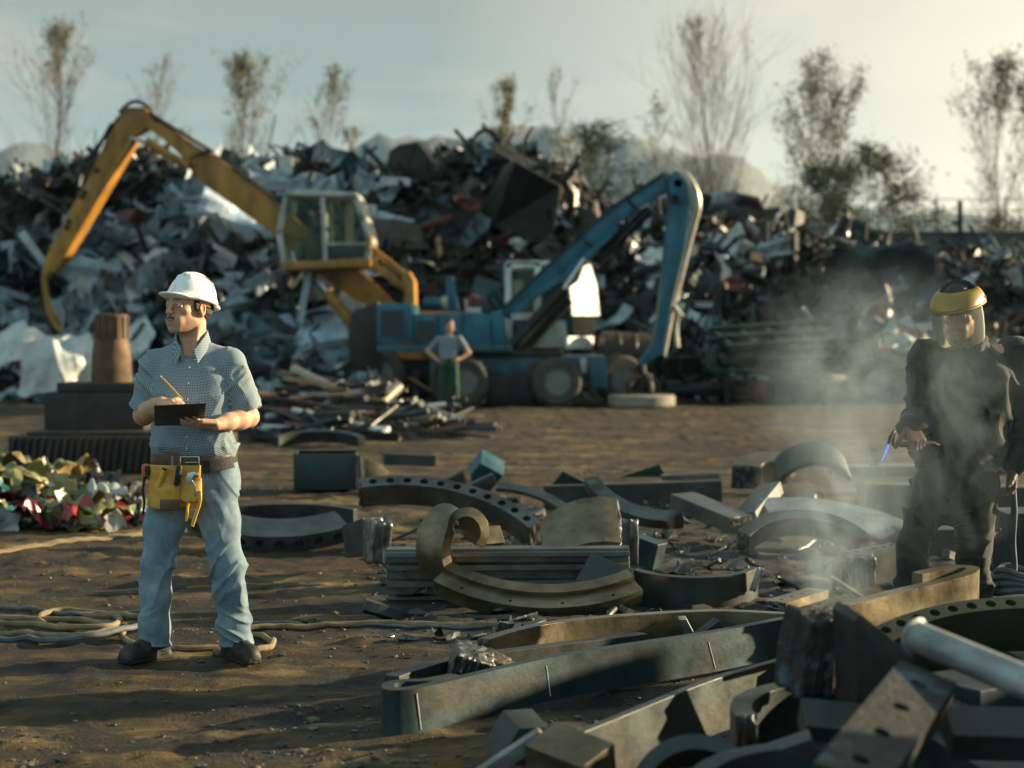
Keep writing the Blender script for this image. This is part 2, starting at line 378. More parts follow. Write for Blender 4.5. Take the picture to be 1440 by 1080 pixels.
# ---------------- the scrap heap
RIDGE=[(-500,300),(-200,285),(0,268),(75,246),(130,228),(200,226),(225,232),(245,256),(300,252),(345,240),(400,222),(450,222),(490,240),(520,256),(560,238),(600,240),(640,232),(665,214),(700,212),(740,206),(775,236),(800,262),(840,278),(900,300),(950,300),(1000,296),(1045,308),(1075,330),(1110,336),(1180,352),(1250,358),(1330,362),(1440,372),(1700,390),(2200,420)]
_rp=np.array([p[0] for p in RIDGE],float); _rz=np.array([CH-(p[1]-HY)/F*47 for p in RIDGE])
def heap_h(x,y):
    x=np.asarray(x,float);y=np.asarray(y,float)
    px=CX+x*F/47; r=np.interp(px,_rp,_rz)
    y0=38.2+.9*np.sin(x*.45)+.5*np.sin(x*1.1+1)+2.6*np.exp(-((x+2.0)/3.2)**2)
    t=np.clip((y-y0)/(47-y0),0,1.0); up=np.where(t<1,1-(1-t)**1.35,1)
    back=np.clip((60-y)/9,0,1)
    return r*.97*np.minimum(up,back**.7)
def onheap(px,py,lift=0.0):
    for D in np.arange(36.5,58,.08):
        p=at(px,py,D)
        if p.z<=heap_h(p.x,p.y)+lift: return p
    return at(px,py,47)
def sm(n,c,rough=(.4,.75),metal=0,**k): return pm(n,c,3,rough,metal,.25,18,**k)
HM=[sm('dark_rust',[(0.0061,0.0046,0.0035),(0.0143,0.0092,0.0056),(0.0280,0.0153,0.0076)]),
 sm('dark_iron',[(0.0041,0.0051,0.0051),(0.0092,0.0112,0.0112),(0.0203,0.0213,0.0203)],(.3,.6),.5),
 sm('grey_steel',[(0.0153,0.0213,0.0224),(0.0305,0.0407,0.0407),(0.0508,0.0610,0.0585)],(.3,.6),.4),
 sm('pale_sheet',[(0.1067,0.1601,0.1869),(0.2314,0.3026,0.3381),(0.3381,0.4004,0.4181)],(.35,.6),.1,streak=((0.0508,0.0356,0.0254),(3,3,.6),.6)),
 sm('white_enamel',[(0.3026,0.3202,0.3113),(0.4627,0.4804,0.4627),(0.5516,0.5516,0.5250)],(.3,.5),0,wear=((0.0508,0.0280,0.0153),3,.60)),
 sm('bottle_green',[(0.0041,0.0178,0.0122),(0.0092,0.0356,0.0229)],(.35,.6)),
 sm('dull_red',[(0.0508,0.0061,0.0051),(0.1220,0.0153,0.0112)],(.35,.6)),
 sm('bright_metal',[(0.2288,0.2288,0.2135),(0.3152,0.3050,0.2796)],(.16,.34),.9),
 sm('brown_plate',[(0.0143,0.0092,0.0061),(0.0305,0.0183,0.0102),(0.0508,0.0305,0.0173)]),
 sm('teal_paint',[(0.0102,0.0356,0.0458),(0.0254,0.0712,0.0864)],(.35,.6))]
hr=np.random.default_rng(77); rh=random.Random(77)
class Bulk:
    def __init__(s): s.V=[];s.F=[];s.M=[];s.n=0
    def put(s,v,f,m,T):
        v=np.asarray(v)@T[:3,:3].T+T[:3,3]; s.V.append(v)
        s.F+=[tuple(i+s.n for i in q) for q in f]; s.M+=[m]*len(f); s.n+=len(v)
def rotm(rd,flat=.5):
    """random orientation, leaning on the slope"""
    e=Euler((rd.gauss(-.55,flat),rd.gauss(0,flat),rd.random()*6.28),'XYZ').to_matrix()
    t=Euler((rd.gauss(.65,flat*.6),0,rd.gauss(0,.3))).to_matrix()
    return np.array(t@e)
def T4(Rm,p):
    T=np.eye(4); T[:3,:3]=Rm; T[:3,3]=p; return T
def g_sheet(rd,w,h,cr_=.12,n=5,fold=0.0):
    s=rd.randrange(9999); a=np.linspace(-.5,.5,n); U,Vv=np.meshgrid(a,a)
    z=cr_*w*(fbm(U*2.2,Vv*2.2,s,2,s)*1.3)+fold*w*np.abs(U+.15*Vv-rd.uniform(-.2,.2))
    x=U*w*(1+.12*vn(Vv*3,U*0,s,3)); y=Vv*h*(1+.12*vn(U*3,Vv*0,s,4))
    return np.stack([x.ravel(),y.ravel(),z.ravel()],1),[(i*n+j,i*n+j+1,(i+1)*n+j+1,(i+1)*n+j) for i in range(n-1) for j in range(n-1)]
def g_box(rd,a,b,c,cr_=.05):
    v=np.array([(x,y,z) for z in(-.5,.5) for y in(-.5,.5) for x in(-.5,.5)])*np.array([a,b,c])
    v=v+np.array([[rd.gauss(0,cr_)*min(a,b) for _ in range(3)] for _ in range(8)])
    return v,[(0,2,3,1),(4,5,7,6),(0,1,5,4),(1,3,7,5),(3,2,6,7),(2,0,4,6)]
def g_tube(rd,Ln,r,bend=.0,k=4,n=6):
    m=MB(); pts=[];p=Vector((0,0,0));d=Vector((1,0,0))
    for i in range(k+1):
        pts.append(p.copy()); d=(d+Vector((rd.gauss(0,bend),rd.gauss(0,bend),rd.gauss(0,bend)))).normalized(); p=p+d*Ln/k
    c=sum(pts,Vector())/len(pts)
    m.tube([q-c for q in pts],r,n); return np.array(m.v),m.f
def g_ring(rd,Rr,r,arc):
    m=MB(); n=int(5+arc*3); m.tube([(Rr*math.cos(arc*i/n),Rr*math.sin(arc*i/n),0) for i in range(n+1)],r,5); return np.array(m.v),m.f
def g_angle(rd,Ln,w):
    t=.012
    p=[(0,0),(w,0),(w,t),(t,t),(t,w),(0,w)]
    v=np.array([(x-Ln/2,a-w/2,b) for x in (0,Ln) for a,b in p]); 
    tw=rd.gauss(0,.3)
    return v,[(i,(i+1)%6,6+(i+1)%6,6+i) for i in range(6)]+[(5,4,3,2,1,0),(6,7,8,9,10,11)]
B=Bulk()
# the body of the heap
xs=np.linspace(-24,26,140); ys=np.concatenate([np.linspace(36.8,48,56),np.linspace(48.6,61,14)])
Xh,Yh=np.meshgrid(xs,ys); Zh=heap_h(Xh,Yh)-.25+.30*fbm(Xh*1.3,Yh*1.3,0,4,61)
n=len(xs); Vh=np.stack([Xh.ravel(),Yh.ravel(),Zh.ravel()],1)
fh=[(i*n+j,i*n+j+1,(i+1)*n+j+1,(i+1)*n+j) for i in range(len(ys)-1) for j in range(n-1)]
B.put(Vh,fh,0,np.eye(4))
def palette(px,py):
    """chance of each material by where in the heap"""
    if px<520 and py>350-px*.30: p=[.22,.16,.21,.24,.07,.02,.012,.012,.05,.06]
    elif px<520: p=[.56,.20,.06,.03,.015,.0,.015,.01,.12,.0]
    elif px<830: p=[.32,.28,.14,.03,.008,.08,.02,.014,.09,.04]
    elif px<1080: p=[.20,.22,.24,.09,.05,.03,.02,.08,.06,.03]
    else: p=[.32,.22,.20,.05,.02,.02,.01,.05,.10,.01]
    return p
NP=4600
for k in range(NP):
    y=36.9+ (hr.random()**.9)*11.5; x=hr.uniform(-17,19)
    h=float(heap_h(x,y)); px=CX+x/y*F; py=HY-(h-CH)/y*F
    if h<.05 and rh.random()<.75: continue
    if px<-60 or px>1520: continue
    m=rh.choices(range(10),palette(px,py))[0]
    z=h+abs(rh.gauss(0,.14)); t=rh.random(); big=rh.random()<.10
    if m in (3,4,9,8) and t<.62:
        s=rh.uniform(.4,1.0)*(1.6 if big else 1); v,f=g_sheet(rh,s,s*rh.uniform(.5,1.5),.16,5,rh.choice((0,0,.4)))
    elif m==7:
        s=rh.uniform(.15,.5); v,f=g_sheet(rh,s,s*rh.uniform(.5,1.5),.25,5,.3)
    elif t<.22: s=rh.uniform(.3,.8); v,f=g_sheet(rh,s,s*rh.uniform(.4,1.4),.2,5,.2)
    elif t<.36: v,f=g_box(rh,rh.uniform(.25,.8),rh.uniform(.2,.5),rh.uniform(.1,.5))
    elif t<.58: v,f=g_tube(rh,rh.uniform(.7,2.4),rh.uniform(.02,.06),.1)
    elif t<.72: v,f=g_tube(rh,rh.uniform(1.2,3.4),rh.uniform(.008,.022),.42,8,4)
    elif t<.84: v,f=g_angle(rh,rh.uniform(.8,2.6),rh.uniform(.06,.16))
    elif t<.90: v,f=g_ring(rh,rh.uniform(.18,.5),rh.uniform(.03,.09),rh.uniform(2,6.28))
    else: v,f=g_box(rh,rh.uniform(.8,2.2),rh.uniform(.1,.25),rh.uniform(.03,.10),.1)
    B.put(v,f,m,T4(rotm(rh,.55),(x,y,z)))
for k in range(150):
    left=k<105
    px=rh.uniform(40,530) if left else rh.uniform(840,1430); py=rh.uniform(275,530) if left else rh.uniform(320,520)
    if left and py<300+max(0,(260-px))*.15 and px<330: continue
    p=onheap(px,py,.12); w=rh.uniform(.7,1.6)*(1 if left else .8); v,f=g_sheet(rh,w,w*rh.uniform(.45,1.0),.17,9,rh.choice((0,.15,.4,.5)))
    B.put(v,f,rh.choices((3,4,9,2),(.52,.16,.08,.24) if left else (.16,.08,.14,.62))[0],T4(rotm(rh,.45),(p.x,p.y-.25,p.z+.12)))
me=mesh('scrap_heap',np.concatenate(B.V),B.F,HM,B.M,False)
tag(link('scrap_heap',me),kind='stuff')
# ---------------- scrap one can single out
def scrap(name,label,cat,v,f,m,px,py,rot,D=None,lift=.55,bev=0,group=None):
    p=at(px,py,D) if D else onheap(px,py,lift)
    me=mesh(name,np.asarray(v),f,m if isinstance(m,list) else [m],None,False)
    bm=bmesh.new(); bm.from_mesh(me); bmesh.ops.recalc_face_normals(bm,faces=bm.faces); 
    bm.to_mesh(me); bm.free()
    o=link(name,me,None,p,rot); 
    if name.endswith(('sheet','cladding','plate')):
        md=o.modifiers.new('thick','SOLIDIFY'); md.thickness=.012
    return tag(o,label,cat,group)
def sheet(label,px,py,w,h,rot,m,cr_=.12,fold=0,n=12,name='metal_sheet',seed=1,D=None,cat='sheet'):
    v,f=g_sheet(random.Random(seed),w*1.25,h*1.2,cr_,n,fold); return scrap(name,label,cat,v,f,HM[m],px,py,rot,D)
def sbox(label,px,py,a,b,c,rot,m,name='scrap_box',cat='box',seed=3,D=None,cr_=.05):
    v,f=g_box(random.Random(seed),a,b,c,cr_); o=scrap(name,label,cat,v,f,HM[m],px,py,rot,D); md=o.modifiers.new('bev','BEVEL'); md.width=.03; md.segments=2; return o
TARP=sm('blue_white_sheet',[(.26,.38,.52),(.42,.53,.64),(.56,.63,.68)],(.3,.5),.1)
_o=sheet('big crumpled pale blue sheet under the long yellow boom',345,322,1.9,1.15,(1.15,.25,.2),3,.20,.15,14,seed=4); _o.data.materials[0]=TARP
sheet('pale grey sheet folded like a chair on the slope below the boom',274,275,.8,.8,(1.2,.3,.5),3,.2,.5,10,seed=5)
sheet('upright pale rectangular panel with pointed top left of the blue sheet',287,328,.42,.9,(1.35,.0,-.25),4,.06,0,8,name='scrap_cladding',seed=6,cat='panel')
sbox('battered off white enamel box above the white helmet',312,364,.6,.4,.5,(.5,.3,.4),4,seed=7,name='appliance_box')
sheet('cream door panel leaning above and left of the white helmet',226,381,.5,.85,(1.25,-.25,.3),4,.05,0,8,name='scrap_cladding',seed=8,cat='panel')
sbox('pale blue plank slanting on the slope right of the helmet',358,400,.95,.06,.30,(.2,-.62,.2),3,seed=9,name='plank',cat='plank')
sheet('wide pale sheet curving above the white helmet',205,340,1.7,.7,(1.0,.1,.1),3,.2,.2,12,seed=10)
sheet('long pale sheet lying flat beside the yellow stick',120,380,1.4,.5,(.75,.05,.0),3,.15,.1,12,seed=11)
sheet('glaring bright metal strip on the ridge above the boom',356,237,.5,.28,(.9,.6,-.3),7,.1,0,8,name='metal_strip',seed=12,cat='strip')
sbox('small white cupboard standing on the ridge behind the cab',402,234,.42,.35,.52,(.05,.05,.2),4,seed=13,name='cupboard',cat='cupboard')
sheet('pale bent roofing sheet draped over the ridge left of the cab roof',432,264,1.3,.55,(.8,-.1,.1),3,.2,.2,12,seed=14)
sheet('pale sheet bent over the ridge above the boom end',385,262,1.2,.5,(.7,.35,.2),3,.2,.2,12,seed=15)
# crushed car on the crest
def wreck():
    r=empty('car_wreck',onheap(585,262,.0),'dark crushed car body tipped up on the crest of the heap','car wreck')
    m=MB(); m.prism([(-.75,.0),(-.70,.75),(-.45,.98),(.05,1.12),(.45,.72),(.85,.30),(.8,0)],-.55,.55,0)
    m.build('body',[HM[1]],r,(0,0,.1),(.1,.15,-.2),bevel=.06)
    w=MB(); w.prism([(-.6,.35),(-.56,.7),(-.38,.84),(-.05,.9),(-.1,.40)],-.59,-.54); w.prism([(.02,.40),(.06,.86),(.32,.66),(.4,.45)],-.59,-.54)
    w.build('window_opening',[HM[0]],r,(0,0,.1),(.1,.15,-.2))
    b=MB(); b.tube([(-.85,-.6,.1),(0,-.68,.05),(.9,-.6,.05)],.07,8); b.build('bumper',[HM[2]],r,(0,0,.1),(.1,.15,-.2),True)
wreck()
sbox('small whitish trough lying on the crest in front of the car wreck',556,256,.8,.3,.2,(.1,.05,.1),4,seed=16,name='trough',cat='trough')
v,f=g_ring(rh,.42,.05,2.9); 
m_=MB(); m_.tube(cr([(-.72,0,.75),(-.45,0,.45),(-.2,0,.05),(-.25,0,.4),(-.05,0,.70),(.25,0,.72),(.42,0,.5),(.42,0,.0)]),.055,8); m_.tube([(.52,0,0),(.53,0,.85)],.05,8)
scrap('bent_pipe_frame','dark bent pipe sticking up like a claw on the highest point of the heap','pipe frame',m_.v,m_.f,HM[1],677,222,(0,0,.1))
sbox('big dark hopper with slanted sides below the crest of the heap',738,290,1.6,1.2,1.5,(.2,.35,.3),1,seed=18,name='hopper',cat='hopper',cr_=.12)
sheet('dark sloping roof plate forming the crest right of the bent pipe',730,222,1.2,.8,(.5,.5,.2),1,.06,0,8,name='metal_plate',seed=19,cat='plate')
sheet('sunlit steel strip hanging down the side of the dark hopper',812,292,.16,.9,(1.3,.3,.9),7,.1,0,8,name='metal_strip',seed=20,cat='strip')
sheet('yellowish curved panel at the crest before the wide leafy tree',807,254,.42,.55,(1.2,.2,.8),8,.2,.2,8,name='scrap_cladding',seed=21,cat='panel')
sbox('long dull red bar lying across the dark middle of the heap',612,313,.95,.14,.16,(.1,-.35,.2),6,seed=22,name='red_bar',cat='bar')
sheet('small dull red sheet above the red bar',655,288,.6,.3,(.9,.1,.2),6,.2,.2,8,seed=23)
sheet('brown flat plate leaning right of the yellow cab',560,332,.95,.7,(1.1,.1,.1),8,.08,0,8,name='metal_plate',seed=24,cat='plate')
_o=sheet('blue white corrugated sheet lying in front of the heap behind the pipes',462,468,1.7,1.2,(.95,-.35,.25),3,.12,.2,14,seed=25); _o.data.materials[0]=TARP
_o=sheet('pale blue flat sheet tucked beside the blue engine housing',512,446,1.1,.9,(1.05,.35,.1),3,.05,0,10,seed=26); _o.data.materials[0]=TARP
sheet('tall white bent panel standing at the left foot of the heap',62,512,.75,1.15,(1.4,.12,.15),4,.10,.15,10,name='scrap_cladding',seed=27,D=36.6,cat='panel')
sheet('whitish crumpled panel right of the tall white bent panel',108,512,.65,1.05,(1.3,-.2,.5),4,.22,.3,10,name='scrap_cladding',seed=28,D=36.2,cat='panel')
sheet('greyish white panel cut off by the left edge of the picture',10,488,.9,.7,(1.2,-.3,.2),4,.12,.2,10,name='scrap_cladding',seed=29,D=37,cat='panel')
sheet('thin pale bent strip hanging below the yellow boom',428,415,.12,1.1,(1.4,.2,.2),3,.2,.3,8,name='metal_strip',seed=30,D=39.2,cat='strip')
# right half
sheet('large crumpled blue grey hull sheet behind the face shield',1238,395,2.1,1.3,(1.05,.12,-.1),9,.20,.25,14,seed=31).data.materials[0]=HM[2]
sbox('sunlit rusty slab standing upright among the trees on the ridge',1116,322,.5,.3,1.0,(.1,.1,.9),8,seed=32,name='upright_slab',cat='slab')
def hull():
    r=empty('car_hull',onheap(1035,318,.0),'grey car body shell lying on the ridge below the tallest poplar','car hull')
    m=MB(); m.prism([(-1.1,0),(-1.0,.35),(-.6,.45),(-.3,.78),(.25,.82),(.65,.45),(1.05,.3),(1.1,0)],-.5,.5); m.build('body',[HM[2]],r,(0,0,.1),(.15,.2,.35),bevel=.07)
    w=MB(); w.prism([(-.45,.46),(-.24,.70),(.2,.73),(.45,.46)],-.53,-.47); w.build('window_opening',[HM[1]],r,(0,0,.1),(.15,.2,.35))
hull()
sheet('white curved fender below the elbow of the blue arm',905,362,.7,.5,(1.1,.2,.5),4,.3,.5,10,name='fender',seed=33,cat='fender')
sheet('glinting bent metal scrap just left of the blue stick',892,338,.3,.45,(1.2,.3,1.1),7,.3,.4,8,seed=34)
sheet('sunlit cream panel piece right of the blue stick',1015,378,.35,.7,(1.2,.3,1.0),4,.25,.4,8,name='scrap_cladding',seed=35,cat='panel')
sheet('pale bent bumper sheet in the sun under the grey car hull',1070,352,1.1,.4,(.8,.1,.3),3,.3,.3,10,seed=36)
sheet('small red sheet right of the blue stick',1030,398,.4,.35,(1.1,0,.4),6,.2,.2,8,seed=37)
def frame():
    r=empty('pallet_frame',Vector((at(1085,556,37.2).x,37.2,0)),'dark green slatted steel frame stack at the foot of the heap','frame stack')
    for k in range(3):
        m=MB()
        for i in range(5): m.box((-1.15+i*.58,0,0),(.12,1.6,.10))
        for j in (-.75,0,.75): m.box((0,j,.08),(2.6,.12,.08))
        m.build('frame',[HM[5] if k!=1 else HM[2]],r,(.1*k-.1,.1*k,.75+.33*k),(.25,.06*(1-k),.08*k))
    for i in (-1,1):
        for j in (-.6,.6): m=MB(); m.box((i*1.05,j,.35),(.12,.12,.8)); m.build('leg',[HM[1]],r)
frame()
# low wreckage along the foot of the heap, right of the blue stick
for k,(px,py,a,b,c,m) in enumerate([(985,548,1.5,.5,.28,1),(1050,556,1.1,.4,.22,0),(1120,548,1.3,.4,.35,2),(1175,540,.9,.5,.5,8),(965,515,.8,.4,.4,1),(1010,505,.7,.3,.5,5)]):
    sbox(['flat black bale at the foot of the heap just right of the grapple','flat rusty bale in front of the slatted frame stack','grey bale below the right end of the slatted frame stack','brown bale at the right end of the row along the heap foot','black bale stacked on the row behind the grapple','green bale stacked left of the slatted frame stack'][k],px,py,a,b,c,(.0,.05,.2*k),m,name='scrap_bale',cat='bale',seed=40+k,D=37.3,cr_=.1)
# ---------------- wall and fence behind
WALLM=pm('old_concrete',[(.035,.038,.03),(.07,.07,.055),(.11,.105,.085)],.6,(.8,.95),0,.3,10)
wm=MB(); x0=at(1085,0,62).x
wm.box((x0+14,62,2.5),(28,.5,5.0)); wm.box((x0+14,62,5.06),(28,.62,.12)); wo=wm.build('boundary_wall',[WALLM],bevel=.02); top(wo); tag(wo,'long dark boundary wall behind the right end of the heap','wall')
fm=MB()
for i in range(11): fm.box((x0+1+i*2.5,62,5.75),(.05,.05,1.3))
for z in (5.5,5.9,6.3): fm.tube([(x0+1,62,z),(x0+27,62,z)],.015,5)
fo=fm.build('wire_fence',[HM[1]]); top(fo); tag(fo,'thin wire fence running along the top of the boundary wall','fence')
pm_=MB(); p=at(1350,328,61.6); pm_.box((p.x,61.6,5.66),(.16,.14,1.1)); pm_.box((p.x-.12,61.6,5.42),(.28,.12,.14)); po=pm_.build('fence_post',[HM[1]],bevel=.015); top(po); tag(po,'thick dark post standing above the wall right of the spreading tree','post')
# ---------------- machines
def paint(n,c,d=.55,rust=(.07,.04,.02)):
    return pm(n,[tuple(x*d for x in c),c,tuple(min(1,x*1.12) for x in c)],1.8,(.35,.6),0,.06,25,streak=(tuple(x*.3 for x in c),(2.5,2.5,.5),.85),wear=(rust,2.6,.63))
YEL=paint('yellow_paint',(.36,.165,.014)); BLU=paint('blue_paint',(.003,.105,.165)); TEALP=paint('dark_teal_paint',(.008,.075,.11))
GREYF=paint('grey_cab_paint',(.40,.42,.38)); WHTP=paint('white_cab_paint',(.66,.66,.60),.85)
BLK=pm('black_rubber',[(.012,.012,.012),(.025,.024,.022)],6,(.7,.9),0,.3,30)
TYRE=pm('dusty_tyre',[(.03,.028,.025),(.075,.066,.052)],5,(.8,.95),0,.4,30)
CHROME=pm('chrome_rod',[(.5,.5,.5)],4,(.15,.25),1,0)
GRILLE=pm('grille_mesh',[(.022,.028,.03),(.05,.05,.045)],20,(.5,.8),.3,.6,60)
def glass(n,c=(.75,.85,.82),a=.82,base=(.10,.11,.10)):
    m=bpy.data.materials.new(n); m.use_nodes=True; nt=m.node_tree; o=nt.nodes['Material Output']; b=nt.nodes['Principled BSDF']
    b.inputs['Base Color'].default_value=(*base,1); b.inputs['Roughness'].default_value=.06
    t=N(nt,'ShaderNodeBsdfTransparent'); t.inputs['Color'].default_value=(*c,1)
    mx=nt.nodes.new('ShaderNodeMixShader'); fr=N(nt,'ShaderNodeFresnel',IOR=1.45)
    nz=noise_(nt,N(nt,'ShaderNodeTexCoord').outputs['Object'],3,6,.7)
    ad=N(nt,'ShaderNodeMath',operation='ADD'); L(nt,fr.outputs[0],ad.inputs[0]); L(nt,ramp(nt,nz,[(.35,1-a-.12 if a<.88 else 0.0),(.7,1-a+.12)]),ad.inputs[1]); ad.use_clamp=True
    L(nt,ad.outputs[0],mx.inputs[0]); L(nt,t.outputs[0],mx.inputs[1]); L(nt,b.outputs[0],mx.inputs[2]); L(nt,mx.outputs[0],o.inputs['Surface']); return m
CABG=glass('cab_glass',(.78,.88,.82),.95)
def poly(pts,D,o): return [((u-CX)/F*D-o.x,CH-(v-HY)/F*D-o.z) for u,v in pts]
def hoses(name,paths,r,parent,mat_,D,o,y):
    m=MB()
    for k,p in enumerate(paths): m.tube([Vector((x,y-.03*k,z)) for x,z in [(q.x,q.z) for q in cr([(a,0,b) for a,b in poly(p,D,o)],6)]],r,7)
    return m.build(name,[mat_],parent,smooth=True)
# ---- yellow material handler, y measured from its root
D=40.0; yo=Vector((at(600,0,D).x,D,0)); yr=empty('yellow_excavator',yo,'yellow material handler with raised grey cab and long bent boom reaching left','excavator')
def yp(pts): return poly(pts,D,yo)
m=MB(); m.prism(yp([(203,152),(212,160),(240,180),(267,199),(290,212),(320,231),(362,263),(403,297),(460,346),(520,392),(556,428),(548,446),(532,440),(497,420),(440,380),(397,338),(330,290),(283,257),(266,232),(253,217),(232,197),(205,178)]),-.1,.45)
m.build('boom',[YEL],yr,bevel=.03)
m=MB(); m.prism(yp([(176,151),(206,151),(212,165),(206,180),(186,194),(74,380),(64,392),(58,382),(72,345),(130,240),(160,172)]),-.05,.40)
m.build('stick',[YEL],yr,bevel=.03)
m=MB(); m.prism(yp([(186,192),(191,196),(80,384),(74,380)]),-.17,.52); m.build('stick_edge',[YEL],yr,bevel=.012)
m=MB()
for u,v in ((137,240),(120,271),(116,277),(98,312),(95,320)): m.lathe([(.07,-.02),(.07,.02)],10,0,Matrix.Translation((yp([(u,v)])[0][0],-.06,yp([(u,v)])[0][1]))@Matrix.Rotation(PI/2,4,'X'))
m.build('pin_holes',[BLK],yr)
m=MB(); a,b=yp([(186,196),(214,203)]); m.tube([(a[0],-.22,a[1]),(b[0],-.22,b[1])],.045,10); cyl=m.build('cylinder_rod',[CHROME],yr,smooth=True)
m=MB(); a,b=yp([(208,200),(268,236)]); m.tube([(a[0],-.22,a[1]),(b[0],-.22,b[1])],.10,12); m.build('cylinder',[YEL],yr,smooth=True)
m=MB(); a,b=yp([(446,392),(466,416)]); m.tube([(a[0],-.35,a[1]),(b[0],-.35,b[1])],.07,10); m.build('cylinder_rod',[CHROME],yr,smooth=True)
m=MB(); a,b=yp([(462,410),(516,480)]); m.tube([(a[0],-.35,a[1]),(b[0],-.35,b[1])],.14,12); m.build('cylinder',[YEL],yr,smooth=True)
hoses('hydraulic_hose',[[(170,160),(182,148),(196,144),(210,152),(222,172)],[(212,160),(260,190),(290,208),(302,216)],[(160,175),(140,212),(128,235),(122,250)],[(272,234),(276,222),(300,212)],[(330,236),(372,268),(404,292)]],.045,yr,BLK,D,yo,-.16)
for q in ([(120,228),(150,190),(168,165)],[(300,218),(345,248),(396,286)]):
    m=MB(); m.tube([Vector((x,-.02,z)) for x,z in yp(q)],.05,8); m.build('steel_line',[HM[1]],yr,smooth=True)
# grapple rod with its claw
m=MB(); m.tube([Vector((p.x,.15,p.z)) for p in cr([(a,0,b) for a,b in yp([(66,372),(60,388),(62,412),(68,442),(80,462),(96,476)])],6)],[.09]*7+[.08]*9+[.07]*10+[.06]*5 if False else .075,9); m.build('claw_arm',[YEL],yr,smooth=True)
m=MB(); m.prism(yp([(88,466),(98,470),(106,492),(96,500),(90,484)]),-.1,.3); m.build('claw_tip',[HM[0]],yr,bevel=.02)
# cab
cab_out=yp([(411,276),(505,279),(516,310),(524,340),(522,371),(407,375),(400,330)])
fr=MB()
def bar(a,b,w,y,mb,dp=.09):
    a=Vector((a[0],y,a[1]));b=Vector((b[0],y,b[1])); d=(b-a); L_=d.length; ang=math.atan2(d.z,d.x)
    mb.box((0,0,0),(L_+w*.6,dp,w),0,None,Matrix.Translation((a+b)/2)@Matrix.Rotation(-ang,4,'Y'))
for yy in (-.95,.55):
    for i in range(7): bar(cab_out[i],cab_out[(i+1)%7],.13,yy,fr)
    a,b=yp([(460,279),(464,371)]); bar(a,b,.10,yy,fr); a,b=yp([(463,346),(522,346)]); bar(a,b,.05,yy,fr)
for p in cab_out: fr.box((p[0],-.2,p[1]),(.10,1.4,.10))
cabf=fr.build('cab',[GREYF],yr,bevel=.012)
m=MB(); q=yp([(409,272),(507,275),(508,281),(408,280)]); m.prism(q,-1.05,.65); m.build('cab_roof',[GREYF],yr,bevel=.03)
gl=MB(); c_=yp([(413,283),(456,283),(459,366),(412,366),(405,330)]); gl.prism(c_,-.94,-.93); gl.build('window',[CABG],yr)
gl=MB(); c_=yp([(465,283),(500,284),(517,344),(466,344)]); gl.prism(c_,-.94,-.93); gl.build('window',[CABG],yr)
gl=MB(); c_=yp([(413,283),(500,284),(517,344),(459,366),(412,366),(405,330)]); gl.prism(c_,.53,.54); gl.build('window',[CABG],yr)
m=MB(); m.prism(yp([(466,348),(519,348),(520,364),(466,366)]),-.92,-.86); m.build('lower_panel',[HM[5]],yr,bevel=.01)
m=MB(); m.prism(yp([(404,371),(526,366),(527,377),(404,382)]),-1.1,.7); m.build('cab_floor',[YEL],yr,bevel=.02)
m=MB(); m.prism(yp([(519,336),(525,333),(526,358),(520,360)]),-1.0,.6); m.build('cab_corner',[YEL],yr,bevel=.02)
m=MB(); m.prism(yp([(436,330),(458,328),(460,368),(434,368)]),-.5,.1); m.prism(yp([(455,300),(461,300),(462,335),(455,335)]),-.5,.1); m.build('seat',[pm('seat_cloth',[(.12,.13,.11)],9,(.8,.9))],yr,bevel=.05)
m=MB()
m.box((yp([(489,0)])[0][0],.5,yp([(0,314)])[0][1]),(.20,.03,1.0))
m.build('rear_blind',[pm('cream_blind',[(.5,.46,.34)],7,(.7,.9))],yr)
# parallel linkage carrying the cab
for q in ([(522,350),(575,392)],[(526,372),(575,408)]):
    for yy in (-.6,.3):
        m=MB(); a,b=yp(q); bar(a,b,.17,yy,m,.2); m.build('cab_link',[YEL],yr,bevel=.02)
m=MB(); m.prism(yp([(566,386),(577,382),(585,396),(586,425),(584,470),(568,470),(570,425),(572,408)]),-.75,.45); m.build('cab_mast',[YEL],yr,bevel=.03)
# upper body and undercarriage, mostly hidden by the blue machine
m=MB(); m.prism(yp([(498,462),(520,436),(660,440),(668,505),(500,505)]),-.9,2.0); m.build('engine_housing',[YEL],yr,bevel=.05)
m=MB(); m.prism(yp([(500,440),(538,424),(542,520),(506,528),(496,480)]),-1.3,-.92); m.build('side_plate',[HM[0]],yr,bevel=.04)
m=MB(); m.prism(yp([(505,508),(670,508),(670,535),(505,535)]),-.8,1.8); m.build('chassis',[HM[1]],yr,bevel=.04)
WH=MB(); WH.lathe([(.28,-.20),(.46,-.20),(.52,-.13),(.52,.13),(.46,.20),(.28,.20)],28,0,Matrix.Rotation(PI/2,4,'X'),False)
RM=MB(); RM.lathe([(.0,-.12),(.10,-.14),(.14,-.10),(.24,-.10),(.29,-.17),(.30,-.17),(.30,.17),(.0,.17)],20,0,Matrix.Rotation(PI/2,4,'X'),False)
for k in range(8): RM.lathe([(.0,-.125),(.018,-.125),(.018,-.09)],6,0,Matrix.Rotation(PI/2,4,'X')@Matrix.Translation((.18*math.cos(k*PI/4),.18*math.sin(k*PI/4),0)),False)
wme=mesh('tyre',WH.v,WH.f,[TYRE]); bm=bmesh.new(); bm.from_mesh(wme)
for k in range(28):
    a=2*PI*k/28
    for sgn in (-1,1):
        c=Vector((.53*math.cos(a),sgn*.08,.53*math.sin(a))); g=bmesh.ops.create_cube(bm,size=1,matrix=Matrix.Translation(c)@Matrix.Rotation(-a,4,'Y')@Matrix.Rotation(sgn*.5,4,'X')@Matrix.Diagonal((.03,.14,.045,1)))
bm.to_mesh(wme); bm.free(); autosmooth(wme,40)
